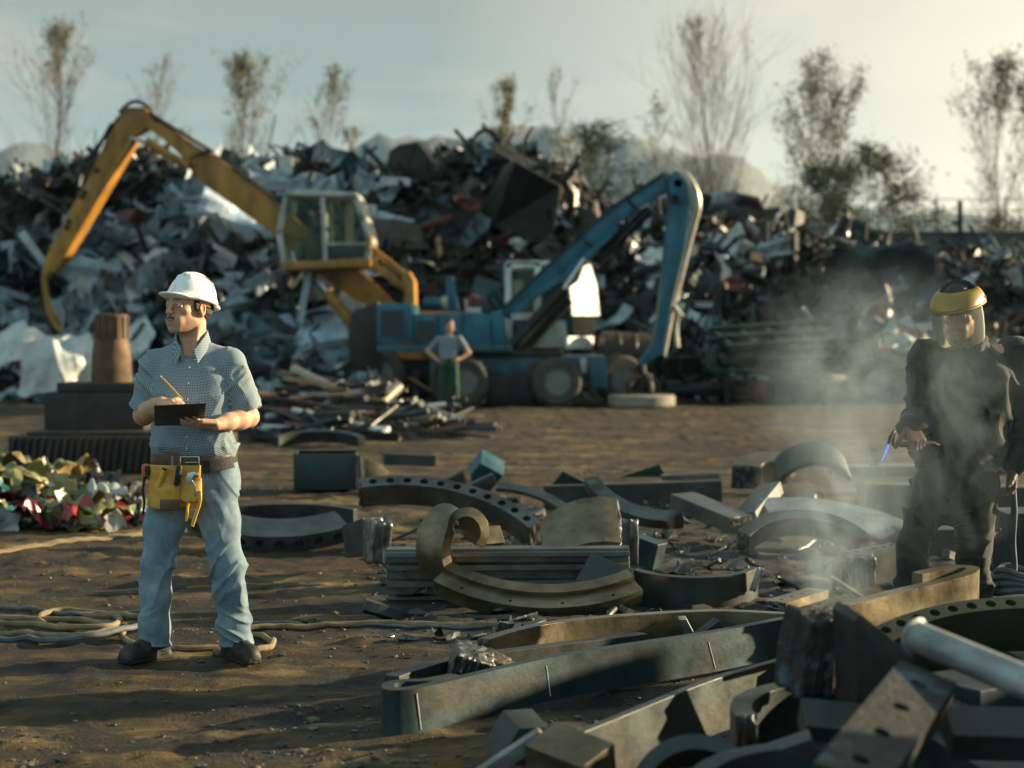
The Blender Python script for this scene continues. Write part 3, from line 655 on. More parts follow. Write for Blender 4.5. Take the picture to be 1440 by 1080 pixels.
rme=mesh('rim',RM.v,RM.f,[pm('rim_paint',[(.09,.10,.10),(.16,.165,.15)],6,(.5,.7),.1,.1)]); autosmooth(rme,30)
def wheel(parent,x,y,z,s=1.0):
    t=link('wheel',wme,parent,(x,y,z)); t.scale=(s,s,s); link('rim',rme,t); return t
for u in (540,650):
    x=yp([(u,0)])[0][0]; wheel(yr,x,-1.0,.55,1.08); wheel(yr,x,1.9,.55,1.08)
# ---- blue material handler
D=36.0; bo=Vector((at(690,0,D).x,D,0)); br=empty('blue_excavator',bo,'blue wheeled material handler with its arm bent down to the ground on the right','excavator')
def bp_(pts): return poly(pts,D,bo)
def bprism(name,pts,y0,y1,mat_,bev=.025,parent=None):
    m=MB(); m.prism(bp_(pts),y0,y1); return m.build(name,[mat_],parent or br,bevel=bev)
bprism('boom',[(702,441),(730,415),(765,379),(791,354),(816,334),(845,306),(877,281),(910,259),(936,246),(950,250),(958,264),(950,274),(933,274),(900,292),(867,318),(857,331),(830,356),(800,381),(790,391),(777,396),(745,420),(712,448)],-.55,-.05,BLU)
bprism('boom_flange',[(720,436),(778,392),(790,388),(800,377),(857,328),(866,320),(868,324),(858,336),(802,388),(792,395),(779,401),(724,444)],-.68,.08,BLU,.012)
bprism('stick',[(936,262),(945,248),(956,252),(968,285),(958,352),(939,432),(929,496),(900,515),(895,509),(914,484),(921,450),(932,348),(938,290)],-.62,.0,BLU)
bprism('elbow_plate',[(934,252),(947,245),(962,262),(966,284),(952,290),(940,282)],-.74,-.64,BLU,.02)
for u,v in ((949,262),(944,284),(706,444),(812,330)): 
    m=MB(); x,z=bp_([(u,v)])[0]; m.lathe([(.09,-.40),(.09,.40)],14,0,Matrix.Translation((x,-.34,z))@Matrix.Rotation(PI/2,4,'X')); m.build('pivot_pin',[HM[1]],br)
PIPE=pm('sunlit_pipe',[(.26,.24,.20),(.40,.37,.31)],7,(.35,.5),.3,.05)
hoses('hydraulic_line',[[(948,244),(962,246),(976,268),(980,292),(974,318),(964,356),(953,400),(944,432),(938,462),(931,500)],[(944,242),(958,248),(969,268),(974,292),(967,320),(957,362),(946,410),(937,446)],[(946,432),(952,440),(958,446)],[(952,440),(948,462),(950,488)]],.055,br,PIPE,D,bo,-.35)
hoses('hydraulic_hose',[[(880,280),(886,290),(892,296),(884,306)],[(820,340),(832,350),(842,362)],[(706,436),(760,384),(800,346),(860,294),(930,248)]],.035,br,BLK,D,bo,-.60)
m=MB(); a,b=bp_([(722,484),(792,408)]); m.tube([(a[0],-.75,a[1]),(b[0],-.75,b[1])],.13,12); m.build('lift_cylinder',[HM[1]],br,smooth=True); m=MB(); a,b=bp_([(740,488),(800,420)]); m.tube([(a[0],.1,a[1]),(b[0],.1,b[1])],.13,12); m.build('lift_cylinder',[HM[1]],br,smooth=True)
m=MB(); a,b=bp_([(792,408),(820,366)]); m.tube([(a[0],-.75,a[1]),(b[0],-.75,b[1])],.06,10); m.build('cylinder_rod',[CHROME],br,smooth=True)
m=MB(); a,b=bp_([(835,372),(912,296)]); m.tube([(a[0],-.3,a[1]),(b[0],-.3,b[1])],.12,12); m.build('stick_cylinder',[HM[1]],br,smooth=True)
# upper body
bprism('engine_housing',[(535,431),(538,428),(584,428),(584,482),(535,482)],-.9,1.5,BLU,.03)
bprism('radiator_grille',[(541,437),(571,437),(571,473),(541,473)],-.93,-.88,GRILLE,.0)
bprism('battery_box',[(585,442),(618,442),(618,485),(585,485)],-.85,1.4,BLU,.03)
bprism('side_grille',[(589,451),(614,451),(614,481),(589,481)],-.88,-.83,GRILLE,.0)
bprism('tank',[(619,440),(682,440),(690,450),(690,488),(619,488)],-.85,1.4,BLU,.03)
for u in (584.5,618.5,652): bprism('panel_gap',[(u-.7,443),(u+.7,443),(u+.7,485),(u-.7,485)],-.875,-.84,BLK,0)
bprism('door_handle',[(640,462),(646,462),(646,464),(640,464)],-.89,-.85,PIPE,.004)
bprism('deck_ledge',[(536,485),(720,485),(720,494),(536,494)],-1.0,1.6,TEALP,.02)
bprism('boom_foot',[(690,440),(706,436),(712,452),(716,486),(690,486)],-.75,.15,BLU,.03)
bprism('exhaust_post',[(628,389),(638,389),(646,437),(627,437)],-.2,.2,BLU,.03)
m=MB(); a,b=bp_([(597,426),(630,426)]); m.tube([(a[0],-.3,a[1]),(b[0],-.3,b[1])],.11,12); m.build('air_filter',[TEALP],br,smooth=True)
m=MB(); a,b=bp_([(622,426),(630,426)]); m.tube([(a[0],-.3,a[1]),(b[0],-.3,b[1])],.14,12); m.build('filter_cap',[PIPE],br,smooth=True)
m=MB(); x,z=bp_([(660,434)])[0]; m.box((x-.05,-.6,z+.02),(.05,.05,.32)); m.box((x+.12,-.6,z-.06),(.30,.06,.16)); m.build('hand_rail',[PIPE],br,bevel=.01)
# white cab behind the boom
cabp=bp_([(714,372),(719,369),(756,370),(812,371),(828,371),(842,444),(836,470),(832,490),(745,490),(716,480)])
for yy in (.45,1.75):
    m=MB()
    for a,b in zip([(716,478),(714,372),(757,370),(757,445)],[(714,372),(757,370),(757,445),(716,445)]):
        a,b=bp_([a,b]); bar(a,b,.14,yy,m,.10)
    m.build('cab_frame',[WHTP],br,bevel=.015)
gl=MB(); gl.prism(bp_([(721,377),(752,376),(752,440),(721,440)]),.44,.46); gl.build('window',[CABG],br)
m=MB(); m.prism(bp_([(722,390),(736,390),(736,432),(722,432)]),1.6,1.7); m.build('cab_curtain',[pm('curtain_cloth',[(.55,.50,.36)],6,(.8,.9))],br)
# right face of the cab turns towards the sun
def quad3(pts,mb): mb.add(pts,[tuple(range(len(pts)))])
def facepts(pts,y0,y1,u0,u1):
    out=[]
    for u,v in pts:
        y=y0+(u-u0)/(u1-u0)*(y1-y0); dd=D+y
        out.append(((u-CX)/F*dd-bo.x,y,CH-(v-HY)/F*dd))
    return out
def slab(name,pts,mat_,t=.05):
    f=facepts(pts,.35,1.5,798,842); me=mesh(name,f,[tuple(range(len(f)))],[mat_],None,False); o=link(name,me,br); md=o.modifiers.new('t','SOLIDIFY'); md.thickness=t; md.offset=0; return o
slab('cab_door',[(804,444),(800,404),(812,396),(820,373),(829,372),(838,402),(842,444)],WHTP)
slab('cab_window',[(804,446),(840,446),(834,471),(806,471)],CABG)
slab('cab_skirt',[(797,473),(833,473),(831,491),(796,490)],WHTP,.08)
bprism('cab_body',[(745,456),(796,450),(800,490),(745,490)],.5,1.7,GREYF,.03)
bprism('cab_roof',[(712,366),(830,366),(830,371),(712,372)],.4,1.9,WHTP,.02)
# undercarriage
bprism('turntable',[(640,494),(790,494),(790,503),(640,503)],-.6,1.3,HM[1],.02)
bprism('chassis',[(606,503),(850,499),(852,522),(835,532),(606,530)],-.6,1.2,TEALP,.04)
bprism('outrigger',[(690,526),(742,526),(748,566),(684,566)],-.95,-.3,HM[1],.04)
bprism('outrigger',[(820,500),(850,500),(852,545),(832,545)],-.7,-.3,TEALP,.03)
bprism('step_plate',[(814,503),(822,503),(822,523),(814,523)],-.9,-.7,PIPE,.01)
for u,y in ((782,-.95),(766,-.45),(655,-.95),(640,-.45),(774,1.3),(648,1.3)):
    wheel(br,bp_([(u,0)])[0][0],y,.51,.97)
# closed grapple at the end of the blue stick
gr=empty('scrap_grapple',Vector((at(905,0,35.6).x,35.6,0)),'small closed scrap grapple hanging from the tip of the blue stick','grapple')
m=MB(); m.tube([(-.05,0,.85),(-.02,0,.62)],.10,10); m.build('swivel',[HM[1]],gr,smooth=True)
for k in range(4):
    a=k*PI/2+.4; m=MB(); c,s=math.cos(a),math.sin(a)
    m.tube(cr([(c*.08,s*.08,.62),(c*.30,s*.30,.48),(c*.34,s*.34,.28),(c*.14,s*.14,.10),(c*.03,s*.03,.06)],5),[.07]*8+[.06]*8+[.04]*5,7); m.build('claw',[HM[8]],gr,smooth=True)
# rusty drum and things beside it
m=MB(); m.lathe([(.0,-.52),(.44,-.52),(.46,-.50),(.46,-.2),(.475,-.18),(.46,-.16),(.46,.16),(.475,.18),(.46,.2),(.46,.5),(.44,.52),(0,.52)],28,0,Matrix.Rotation(PI/2,4,'Y'),False)
o=m.build('steel_drum',[HM[8]],None,at(878,497,36.9),(0,.06,.15),True); tag(o,'rusty brown drum lying on its side behind the tip of the blue stick','drum')
m=MB(); m.lathe([(0,-.12),(.66,-.12),(.70,-.09),(.70,.09),(.66,.12),(0,.12)],30,0,None,False); o=m.build('concrete_disc',[pm('pale_concrete',[(.16,.14,.11),(.26,.23,.18)],5,(.8,.95),0,.3,20)],None,Vector((at(902,0,35.3).x,35.3,.11)),(0,0,0),True); tag(o,'flat round concrete slab lying under the grapple','slab')
t=dup(link('spare_wheel',wme,None,(0,0,-50)),Vector((at(872,0,36.2).x,36.2,.52)),(0,.12,.35)); bpy.data.objects.remove(bpy.data.objects['spare_wheel']); t.name='spare_wheel'; link('rim',rme,t); tag(t,'old wheel leaning below the rusty drum','wheel')
# ---------------- cut steel on the ground
def steel(n,c,k=1.0,metal=.7,rough=(.30,.55)):
    return pm(n,[tuple(x*.55*k for x in c),tuple(x*k for x in c),tuple(x*1.35*k for x in c)],3.2,rough,metal,.10,34,streak=((.045,.030,.018),(2.2,2.2,7),.75),wear=((.055,.032,.018),4.5,.62))
STL=steel('grey_steel_plate',(.115,.13,.122)); STD=steel('dark_steel_plate',(.040,.052,.050),1,.55,(.35,.6)); STG=steel('sunlit_gold_steel',(.20,.165,.105),1,.75,(.25,.45))  # STG: steel with the warm gold of sunlight put into its colour
STB=steel('blue_black_steel',(.022,.044,.052),1,.5,(.35,.6)); STN=steel('green_painted_steel',(.045,.056,.034),1,.3,(.45,.7)); STW=steel('pale_zinc_steel',(.26,.275,.27),1,.3,(.4,.6))
def cutmat():
    m,nt,b=nmat('torch_cut_face'); v=N(nt,'ShaderNodeTexCoord').outputs['Object']
    mp=N(nt,'ShaderNodeMapping'); mp.inputs['Scale'].default_value=(38,38,4); L(nt,v,mp.inputs['Vector'])
    s=noise_(nt,mp.outputs[0],1,5,.65); g=noise_(nt,v,9,5,.6)
    c=ramp(nt,s,[(.3,(.02,.026,.03)),(.48,(.075,.09,.095)),(.60,(.20,.19,.16)),(.72,(.45,.42,.36))]); c=mixc(nt,ramp(nt,g,[(.5,0.0),(.64,.8)]),c,(.05,.035,.022))
    L(nt,c,b.inputs['Base Color']); b.inputs['Metallic'].default_value=.65; b.inputs['Roughness'].default_value=.33
    bp=N(nt,'ShaderNodeBump',Strength=.8,Distance=.012); L(nt,s,bp.inputs['Height']); L(nt,bp.outputs[0],b.inputs['Normal']); return m
CUT=cutmat()
def band_mb(P,U,w,h,holes=None,rough=(0,0),seed=0,mb=None,mi=(0,1),off=0.0):
    """rectangular bar swept along P (middle of its top face); U is the outward direction of that face. holes=(count,radius,side offset)"""
    mb=mb or MB(); n=len(P); P=[Vector(p) for p in P]; T=[];S=[];UU=[]
    for i in range(n):
        t=(P[min(i+1,n-1)]-P[max(i-1,0)]).normalized(); u=Vector(U[i] if isinstance(U,list) else U); s=t.cross(u).normalized(); u=s.cross(t).normalized(); T.append(t);S.append(s);UU.append(u)
    def pt(i,a,b): return P[i]+S[i]*(a*w+off)-UU[i]*(b*h)
    def ptf(f,a,b):
        i=min(int(f),n-2); g=f-i; return pt(i,a,b).lerp(pt(i+1,a,b),g)
    def strip(a0,b0,a1,b1,f0=0,f1=None):
        vs=[];fs=[]
        for i in range(n): vs+=[pt(i,a0,b0),pt(i,a1,b1)]
        for i in range(n-1): fs.append((2*i,2*i+1,2*i+3,2*i+2))
        mb.add(vs,fs,mi[0])
    strip(-.5,0,-.5,1); strip(.5,1,.5,0)
    if not holes: strip(.5,0,-.5,0); strip(-.5,1,.5,1)
    else:
        k,r=holes[:2]; so=holes[2] if len(holes)>2 else 0.0; e=.02*(n-1); Ls=sum((P[i+1]-P[i]).length for i in range(n-1)); M_=16
        def flat(f0,f1):
            if f1-f0<1e-6: return
            fs=[f0]+[j for j in range(n) if f0<j<f1]+[f1]
            for b,o in ((0,(0,1,3,2)),(1,(1,0,2,3))):
                vs=[]
                for f in fs: vs+=[ptf(f,.5,b),ptf(f,-.5,b)]
                mb.add(vs,[tuple(2*q+x for x in o) for q in range(len(fs)-1)],mi[0])
        cell=(n-1-2*e)/k; hw=min(.46,r*1.25/Ls*(n-1)/cell)
        prev=0.0
        for q in range(k):
            fc=e+cell*(q+.5); f0=fc-hw*cell; f1=fc+hw*cell; flat(prev,f0); prev=f1
            vs=[]
            for b in (0,1):
                for j in range(M_):
                    th=2*PI*j/M_+PI/4; c,s_=math.cos(th),math.sin(th); mx=max(abs(c),abs(s_))
                    vs.append(ptf(fc+c/mx*hw*cell,s_/mx*.5,b))
                for j in range(M_):
                    th=2*PI*j/M_+PI/4; vs.append(ptf(fc+math.cos(th)*r/Ls*(n-1),so+math.sin(th)*r/w,b))
            fs=[]
            for j in range(M_):
                j2=(j+1)%M_; fs.append((j,j2,M_+j2,M_+j)); o=2*M_; fs.append((o+j2,o+j,o+M_+j,o+M_+j2)); fs.append((M_+j,M_+j2,o+M_+j2,o+M_+j))
            mb.add(vs,fs,mi[0])
        flat(prev,n-1.0)
    for end,amp in ((0,rough[0]),(n-1,rough[1])):
        if not amp:
            q=[pt(end,-.5,0),pt(end,.5,0),pt(end,.5,1),pt(end,-.5,1)]; mb.add(q,[(0,1,2,3) if end else (3,2,1,0)],mi[0]); continue
        K=12; vs=[]; sg=1 if end else -1
        for a in range(K+1):
            for b in range(K+1):
                ea=min(a,K-a,b,K-b); st=float(vn(a*.9,b*.25,seed+.5,seed)); d=amp*(.35+st*.6+.35*float(vn(a*.4,b*.6,seed,seed+4)))*(1 if ea>0 else .35)
                vs.append(pt(end,a/K-.5,b/K)+T[end]*sg*d)
        mb.add(vs,[(a*(K+1)+b,(a+1)*(K+1)+b,(a+1)*(K+1)+b+1,a*(K+1)+b+1) for a in range(K) for b in range(K)],mi[1])
    return mb
HOLED=[False]
def finish(mb,name,label,cat,mats,bev=.004,group=None):
    me=mesh(name,mb.v,mb.f,mats,mb.m,True); bm=bmesh.new(); bm.from_mesh(me)
    if not HOLED[0]: bmesh.ops.remove_doubles(bm,verts=bm.verts,dist=1e-5)
    bmesh.ops.recalc_face_normals(bm,faces=bm.faces)
    bm.to_mesh(me); bm.free(); autosmooth(me,38)
    o=link(name,me); top(o); tag(o,label,cat,group)
    if bev and not any('holes' in str(k) for k in ()) and not HOLED[0]: md=o.modifiers.new('bev','BEVEL'); md.width=bev; md.segments=2; md.limit_method='ANGLE'; md.angle_limit=R(40); md.harden_normals=True
    return o
def plane_pt(px,py,P0,n):
    d=Vector(((px-CX)/F,1,-(py-HY)/F)); o=Vector((0,0,CH)); t=(P0-o).dot(n)/d.dot(n); return o+d*t
def circle3(A,B_,C,k):
    a=A-C;b=B_-C; cx=a.cross(b); ctr=C+(a.length_squared*b-b.length_squared*a).cross(cx)/(2*cx.length_squared)
    nrm=cx.normalized(); u=(A-ctr); Rr=u.length; u.normalize(); v=nrm.cross(u)
    ang=lambda p: math.atan2((p-ctr).dot(v),(p-ctr).dot(u))%(2*PI)
    a1=ang(C); am=ang(B_)
    if am>a1: a1=a1-2*PI
    return ctr,[ctr+(u*math.cos(a1*i/k)+v*math.sin(a1*i/k))*Rr for i in range(k+1)]
def ring(label,pix,D,tilt,w,h,roll=0,mode='flat',holes=None,mat_=None,rough=(.0,.0),name='steel_ring_segment',cat='ring segment',k=40,z=None,bev=.004,step=None,spline=False,ex=None,group=None):
    """pix: points of the middle line of the top (or holed) face as seen in the photo; D: distance of the middle one; tilt/roll: slope of the ring's plane"""
    mid=pix[len(pix)//2]; P0=at(*mid,D) if z is None else gnd(*mid,z); n=Vector((-math.tan(R(roll)),-math.tan(R(tilt)),1)).normalized()
    Q=[plane_pt(a,b,P0,n) for a,b in pix]
    if spline or len(Q)!=3: P=cr(Q,8); ctr=None
    else: ctr,P=circle3(*Q,k)
    if mode=='flat': U=n
    else: U=[(p-ctr).normalized() for p in P]
    seed=abs(hash(label[:9]))%97 if False else sum(map(ord,label))%97
    HOLED[0]=bool(holes); mb=band_mb(P,U,w,h,holes,rough,seed)
    if step: # a second, proud band on the inner or outer side
        so,sw,sh=step; P2=[p+n*sh for p in P] if mode=='flat' else P
        band_mb(P2,U,sw,sh-.002,None,rough,seed+3,mb,off=so)
    o=finish(mb,name,label,cat,[mat_ or STL,CUT],bev,group); HOLED[0]=False; return o
def chunk(label,px,py,D,size,mat_,seed=0,rot=(0,0,0),name='cut_steel_chunk',cat='steel chunk',z=None):
    """torch-cut lump with flowed vertical ridges"""
    bm=bmesh.new(); bmesh.ops.create_icosphere(bm,subdivisions=5,radius=.5)
    co=np.array([v.co[:] for v in bm.verts]); dirn=co/np.linalg.norm(co,axis=1)[:,None]
    ang=np.arctan2(co[:,1],co[:,0])
    rid=vn(np.cos(ang)*9,np.sin(ang)*9,co[:,2]*1.2,seed)*.10+fbm(co[:,0]*3,co[:,1]*3,co[:,2]*3,3,seed+2)*.16
    sq=1/np.maximum(np.abs(dirn).max(1),.6)*.72
    co=dirn*(.5*sq*(1+rid))[:,None]*np.array(size)
    for v,c in zip(bm.verts,co): v.co=c
    for f in bm.faces: f.smooth=True
    me=bpy.data.meshes.new(name); bm.to_mesh(me); bm.free(); me.materials.append(mat_)
    p=at(px,py,D)
    o=link(name,me,None,p,rot); return tag(o,label,cat)
def bar(a,b,w,h,label,mat_=None,rough=(0,0),name='steel_bar',cat='bar',U=(0,0,1),holes=None,n=10,bev=.004):
    P=[Vector(a).lerp(Vector(b),i/(n-1)) for i in range(n)]
    HOLED[0]=bool(holes); o=finish(band_mb(P,Vector(U),w,h,holes,rough,sum(map(ord,label))%97),name,label,cat,[mat_ or STL,CUT],bev); HOLED[0]=False; return o
def shard(label,px,py,D,pts,t,mat_,rot=(0,0,0),name='steel_shard',cat='shard'):
    mb=MB(); mb.prism(pts,-t/2,t/2); me_=mb.build(name,[mat_],None,at(px,py,D),rot,bevel=.004); return tag(me_,label,cat)
TORN=pm('torn_painted_steel',[(.008,.009,.009),(.018,.019,.017),(.032,.027,.020)],5,(.45,.7),.3,.6,26,wear=((.05,.09,.12),5,.56))
# -- middle group
ring('holed ring segment arching above the ribbed beam, its row of bolt holes on top',[(507,679),(640,684),(752,738)],12.75,33,.115,.19,holes=(11,.031),rough=(.03,.012))
ring('holed ring segment behind the man\'s legs, bolt holes along its lower front edge',[(262,736),(380,766),(492,750)],12.4,24,.13,.26,mode='radial',holes=(9,.034),rough=(.0,.03))
ring('dark back wall of a ring rising behind the ring segment at the man\'s legs',[(300,716),(400,708),(500,716)],13.6,6,.05,.18,mat_=STD,name='steel_ring_segment')
ring('golden two-step ring segment curving in front of the ribbed beam',[(622,805),(752,840),(893,817)],9.55,34,.165,.10,holes=(4,.009,.28),mat_=STG,rough=(0,.0),step=(-.045,.070,.030))
P_f=[(-.06,0),(.08,0),(.08,.022),(.02,.028),(.02,.072),(.095,.078),(.095,.112),(.02,.120),(.02,.168),(.095,.174),(.095,.206),(.02,.214),(.02,.252),(.115,.258),(.115,.285),(.085,.285),(.085,.302),(-.06,.302)]
mb=MB(); K=12; xa,xb=-.735,.70
vs=[];nP=len(P_f)
for i in range(K+1):
    for s,z in P_f: vs.append((xa+(xb-xa)*i/K+(0 if 0<i<K else .012*math.sin(z*70+s*40)),10.12-s+.05*i/K,z))
mb.add(vs,[(i*nP+j,i*nP+(j+1)%nP,(i+1)*nP+(j+1)%nP,(i+1)*nP+j) for i in range(K) for j in range(nP)],0); mb.add(vs[:nP],[tuple(range(nP))],1); mb.add(vs[-nP:],[tuple(range(nP-1,-1,-1))],1)
finish(mb,'ribbed_beam','long ribbed steel beam with three ledges lying behind the golden ring segment','beam',[STL,CUT],.003)
# thick strap curled like a hook
hk=[(640,806),(631,788),(630,768),(636,748),(648,734),(664,735),(672,747),(668,757)]
Pk=cr([at(a,b,9.78) for a,b in hk],6); ex=Vector((-.62,.78,0)).normalized()
U=[]
for i in range(len(Pk)):
    t=(Pk[min(i+1,len(Pk)-1)]-Pk[max(i-1,0)]).normalized(); U.append(ex.cross(t).normalized()*1)
mb=band_mb([p+ex*.10 for p in Pk],U,.26,.062,None,(0,.012),5); finish(mb,'curled_strap','thick golden steel strap curled like a hook standing on the ribbed beam','strap',[STG,CUT],.006)
bar(at(690,740,10.3),at(697,764,10.25),.13,.05,'short golden offcut with a slanted top leaning behind the curled hook',STG,(.01,0),name='steel_offcut',cat='offcut',U=(.5,-.86,.1))
ring('brown arched plate humped behind the right end of the ribbed beam',[(762,764),(806,736),(870,731)],10.9,-58,.46,.05,mode='radial',mat_=STG,rough=(0,.03),name='arched_plate',cat='arched plate')
chunk('tall torch cut curtain of melted steel at the right end of the ribbed beam',886,762,10.3,(.13,.10,.36),CUT,3,name='melted_cut_end',cat='cut end')
bar(at(897,752,10.9),at(932,765,10.8),.12,.17,'small dark block right of the melted curtain',STB,name='steel_block',cat='block')
shard('thin dark pointed plate standing inside the golden ring segment near its right end',845,812,9.85,[(-.17,-.14),(-.16,-.03),(-.05,.14),(.19,.04),(.20,-.14)],.03,STD,(-.25,0,.12),'pointed_plate','plate')
ring('dark curved band right of the golden ring segment with a white cut end',[(893,800),(980,811),(1060,797)],9.75,5,.05,.20,mat_=STD,rough=(0,.05))
chunk('glaring white melted tip on the end of the dark curved band',1064,815,9.85,(.045,.06,.19),HM[7],8,(0,.35,0),name='melted_tip',cat='melted tip')
chunk('dark upright block with combed cut face left of the ribbed beam',531,762,11.0,(.17,.30,.36),CUT,5,(0,.1,.3),name='cut_steel_block',cat='steel block')
bar(at(498,738,11.6),at(526,728,11.2),.16,.22,'dark ring end leaning on the left of the combed block',STD,(.02,.02),name='steel_offcut',cat='offcut')
# back group
bar(at(766,683,15.2),at(1012,676,15.6),.10,.21,'long dark beam lying flat behind the ring segments',STD,(.0,.01),name='steel_beam',cat='beam')
bar(at(930,668,16.6),at(1010,665,16.6),.16,.05,'short flat bar lying behind the right end of the long dark beam',STL,name='steel_bar',cat='bar')
ring('curved ring arm with a pale raised left end in front of the long dark beam',[(832,671),(868,706),(960,723)],13.4,40,.12,.10,rough=(.02,0))
ring('slim curved strip arching down behind the holed arch segment',[(698,682),(748,690),(798,717)],13.9,32,.085,.04)
bar(at(694,640,17.2),at(692,660,17.0),.27,.27,'stubby teal topped block standing behind the holed arch segment',TEALP,(.02,0),name='steel_block',cat='block',U=(.35,-.93,.1))
v,f=g_box(random.Random(2),.24,.14,.16,.25)
shard('pointed shard with a golden edge left of the teal topped block',652,672,15.9,[(-.1,-.06),(.0,.09),(.1,-.06)],.10,STG,(.3,.2,.6))
shard('dark pointed shard lying beside the golden edged one',634,676,15.6,[(-.14,-.05),(.10,.10),(.16,-.05)],.06,STD,(.2,.1,.3))
shard('dark slanted offcut just behind the holed arch segment',664,682,14.6,[(-.22,-.08),(.18,.10),(.2,.0),(-.1,-.10)],.10,STD,(.1,.0,.2))
shard('dark green triangular plate behind the long dark beam',905,664,17.6,[(-.24,-.05),(.16,.085),(.24,-.05)],.03,HM[5],(.2,0,.1),'triangular_plate','plate')
shard('dark angled plate left of the green triangular plate',800,672,16.4,[(-.16,-.06),(-.06,.07),(.2,-.06)],.05,STB,(.2,0,.1),'triangular_plate','plate')
# right middle group
bar(at(960,693,13.3),at(1042,726,12.6),.22,.12,'grey square bar sloping down to the right against another bar',STL,(.01,.01),U=(.2,-.45,.87))
bar(at(1046,722,12.7),at(1082,679,13.3),.18,.10,'square bar propped up to the right crossing the sloping grey bar',STD,(.0,.03),U=(-.5,-.75,.43))
ring('short thick ring end with a golden top behind the crossed bars',[(1050,655),(1074,642),(1112,643)],16.8,16,.28,.24,mat_=STG,rough=(.02,.02))
ring('wide dull curved plate arching right of the golden topped ring end',[(1092,660),(1134,636),(1194,660)],15.6,-62,.34,.05,mode='radial',mat_=STD,name='curved_plate',cat='curved plate')
ring('greenish ring arch right of the crossed bars wrapped in smoke',[(1046,750),(1118,722),(1218,757)],12.3,34,.10,.17,mat_=STL,rough=(.02,.0))
ring('broad pale curved plate resting on the greenish ring arch',[(1078,716),(1160,718),(1262,748)],12.75,22,.36,.05,mat_=STW,name='curved_plate',cat='curved plate')
bar(at(1174,655,16.8),at(1440,652,16.9),.35,.10,'upper long beam running behind the dark clad worker',STL,(.04,0),name='steel_beam',cat='beam')
chunk('glaring torch cut tip at the left end of the upper beam behind the worker',1229,640,15.6,(.07,.07,.24),HM[7],12,name='melted_tip',cat='melted tip')
bar(at(1212,679,14.9),at(1470,684,15.0),.30,.30,'lower long beam with a lit edge running behind the dark clad worker',STD,(.03,0),name='steel_beam',cat='beam')
bar(at(1262,742,12.4),at(1470,740,12.5),.30,.24,'dark box beam at knee height behind the dark clad worker',STD,(.02,0),name='steel_beam',cat='beam')
bar(at(1195,777,10.7),at(1262,765,10.9),.12,.24,'short holed flange block left of the worker\'s leg',STD,(.05,.0),name='holed_block',cat='block',holes=(5,.022))
chunk('rough bluish torch cut lump left of the worker\'s shin',1210,803,10.4,(.22,.20,.25),CUT,14,name='cut_steel_chunk')
bar(at(1169,809,9.7),at(1219,842,9.2),.03,.02,'thin golden rod leaning before the bluish lump',STG,name='thin_rod',cat='rod')
bar(gnd(1090,846,.06),gnd(1150,828,.07),.14,.05,'small holed plate lying flat right of the white cut end',STG,(.01,.01),name='holed_plate',cat='plate',holes=(4,.014))
bar(at(1405,718,11.6),at(1500,716,11.6),.4,.5,'dark steel box half hidden behind the worker\'s far leg at the right edge',STB,name='steel_block',cat='block')
# left middle group
mb=MB(); 
for c,d in (((0,0,.18),(.62,.02,.36)),((0,.42,.18),(.62,.02,.36)),((-.30,.21,.18),(.02,.40,.36)),((.30,.21,.18),(.02,.40,.36)),((0,.21,.012),(.58,.40,.02))): mb.box(c,d)
o=mb.build('steel_box',[STB],None,gnd(457,689),(0,0,.05),bevel=.004); tag(o,'open dark steel box standing on the ground right of the man\'s elbow','box')
shard('golden crooked plate standing at the right side of the open steel box',530,660,16.6,[(-.1,-.14),(-.12,.10),(.02,.06),(.12,-.02),(.08,-.15)],.05,STG,(.0,.1,.5),'crooked_plate','plate')
bar(at(504,640,16.9),at(507,688,16.7),.05,.03,'narrow rusty strip between the open steel box and the golden plate',HM[8],name='steel_strip',cat='strip',U=(0,-1,.1))
bar(at(540,637,18.5),at(612,640,18.6),.2,.12,'dark beam stub lying behind the golden crooked plate',STD,name='steel_beam',cat='beam')
ring('dark curved plate with a pale rim behind the open steel box',[(388,614),(446,605),(508,614)],23.5,12,.10,.16,mat_=STD,name='curved_plate',cat='curved plate')
# -- front group
fb_=ring('long curved steel band in front, blue black outside, chalk marks on its face',[(640,948),(600,955),(566,957),(547,961),(548,968),(566,968),(600,963),(668,947),(764,925),(860,909),(1000,888),(1120,865)],7.72,0,.05,.185,z=.185,mat_=STB,name='curved_steel_band',cat='steel band')
CHK=pm('chalk',[(.35,.36,.34),(.5,.5,.47)],30,(.9,.95),0,0)
from mathutils.bvhtree import BVHTree
_bv=BVHTree.FromPolygons([v.co+fb_.location for v in fb_.data.vertices],[tuple(p.vertices) for p in fb_.data.polygons])
for (u,v),(u2,v2) in (((586,975),(592,1026)),((768,936),(777,1000)),((996,902),(1008,948))):
    q_=[]
    for t in np.linspace(0,1,7):
        d_=Vector((((u+(u2-u)*t)-CX)/F,1,-((v+(v2-v)*t)-HY)/F)).normalized(); h_=_bv.ray_cast(Vector((0,0,CH)),d_)
        if h_[0] is not None: q_.append(h_[0]-d_*.001-fb_.location)
    if len(q_)>2: mb=MB(); mb.tube(q_,.0026,6); mb.build('chalk_mark',[CHK],fb_)
ring('short straight band lying just inside the long curved steel band',[(551,950),(580,940),(642,924),(760,908),(905,890)],7.45,0,.07,.15,mat_=STD,rough=(.0,.01),name='curved_steel_band',cat='steel band')
ring('curved band with a sunlit inner face behind the short straight band',[(680,898),(720,886),(780,874),(870,865),(1000,858),(1110,862)],8.4,0,.06,.16,mat_=STG,rough=(.012,0),name='curved_steel_band',cat='steel band')
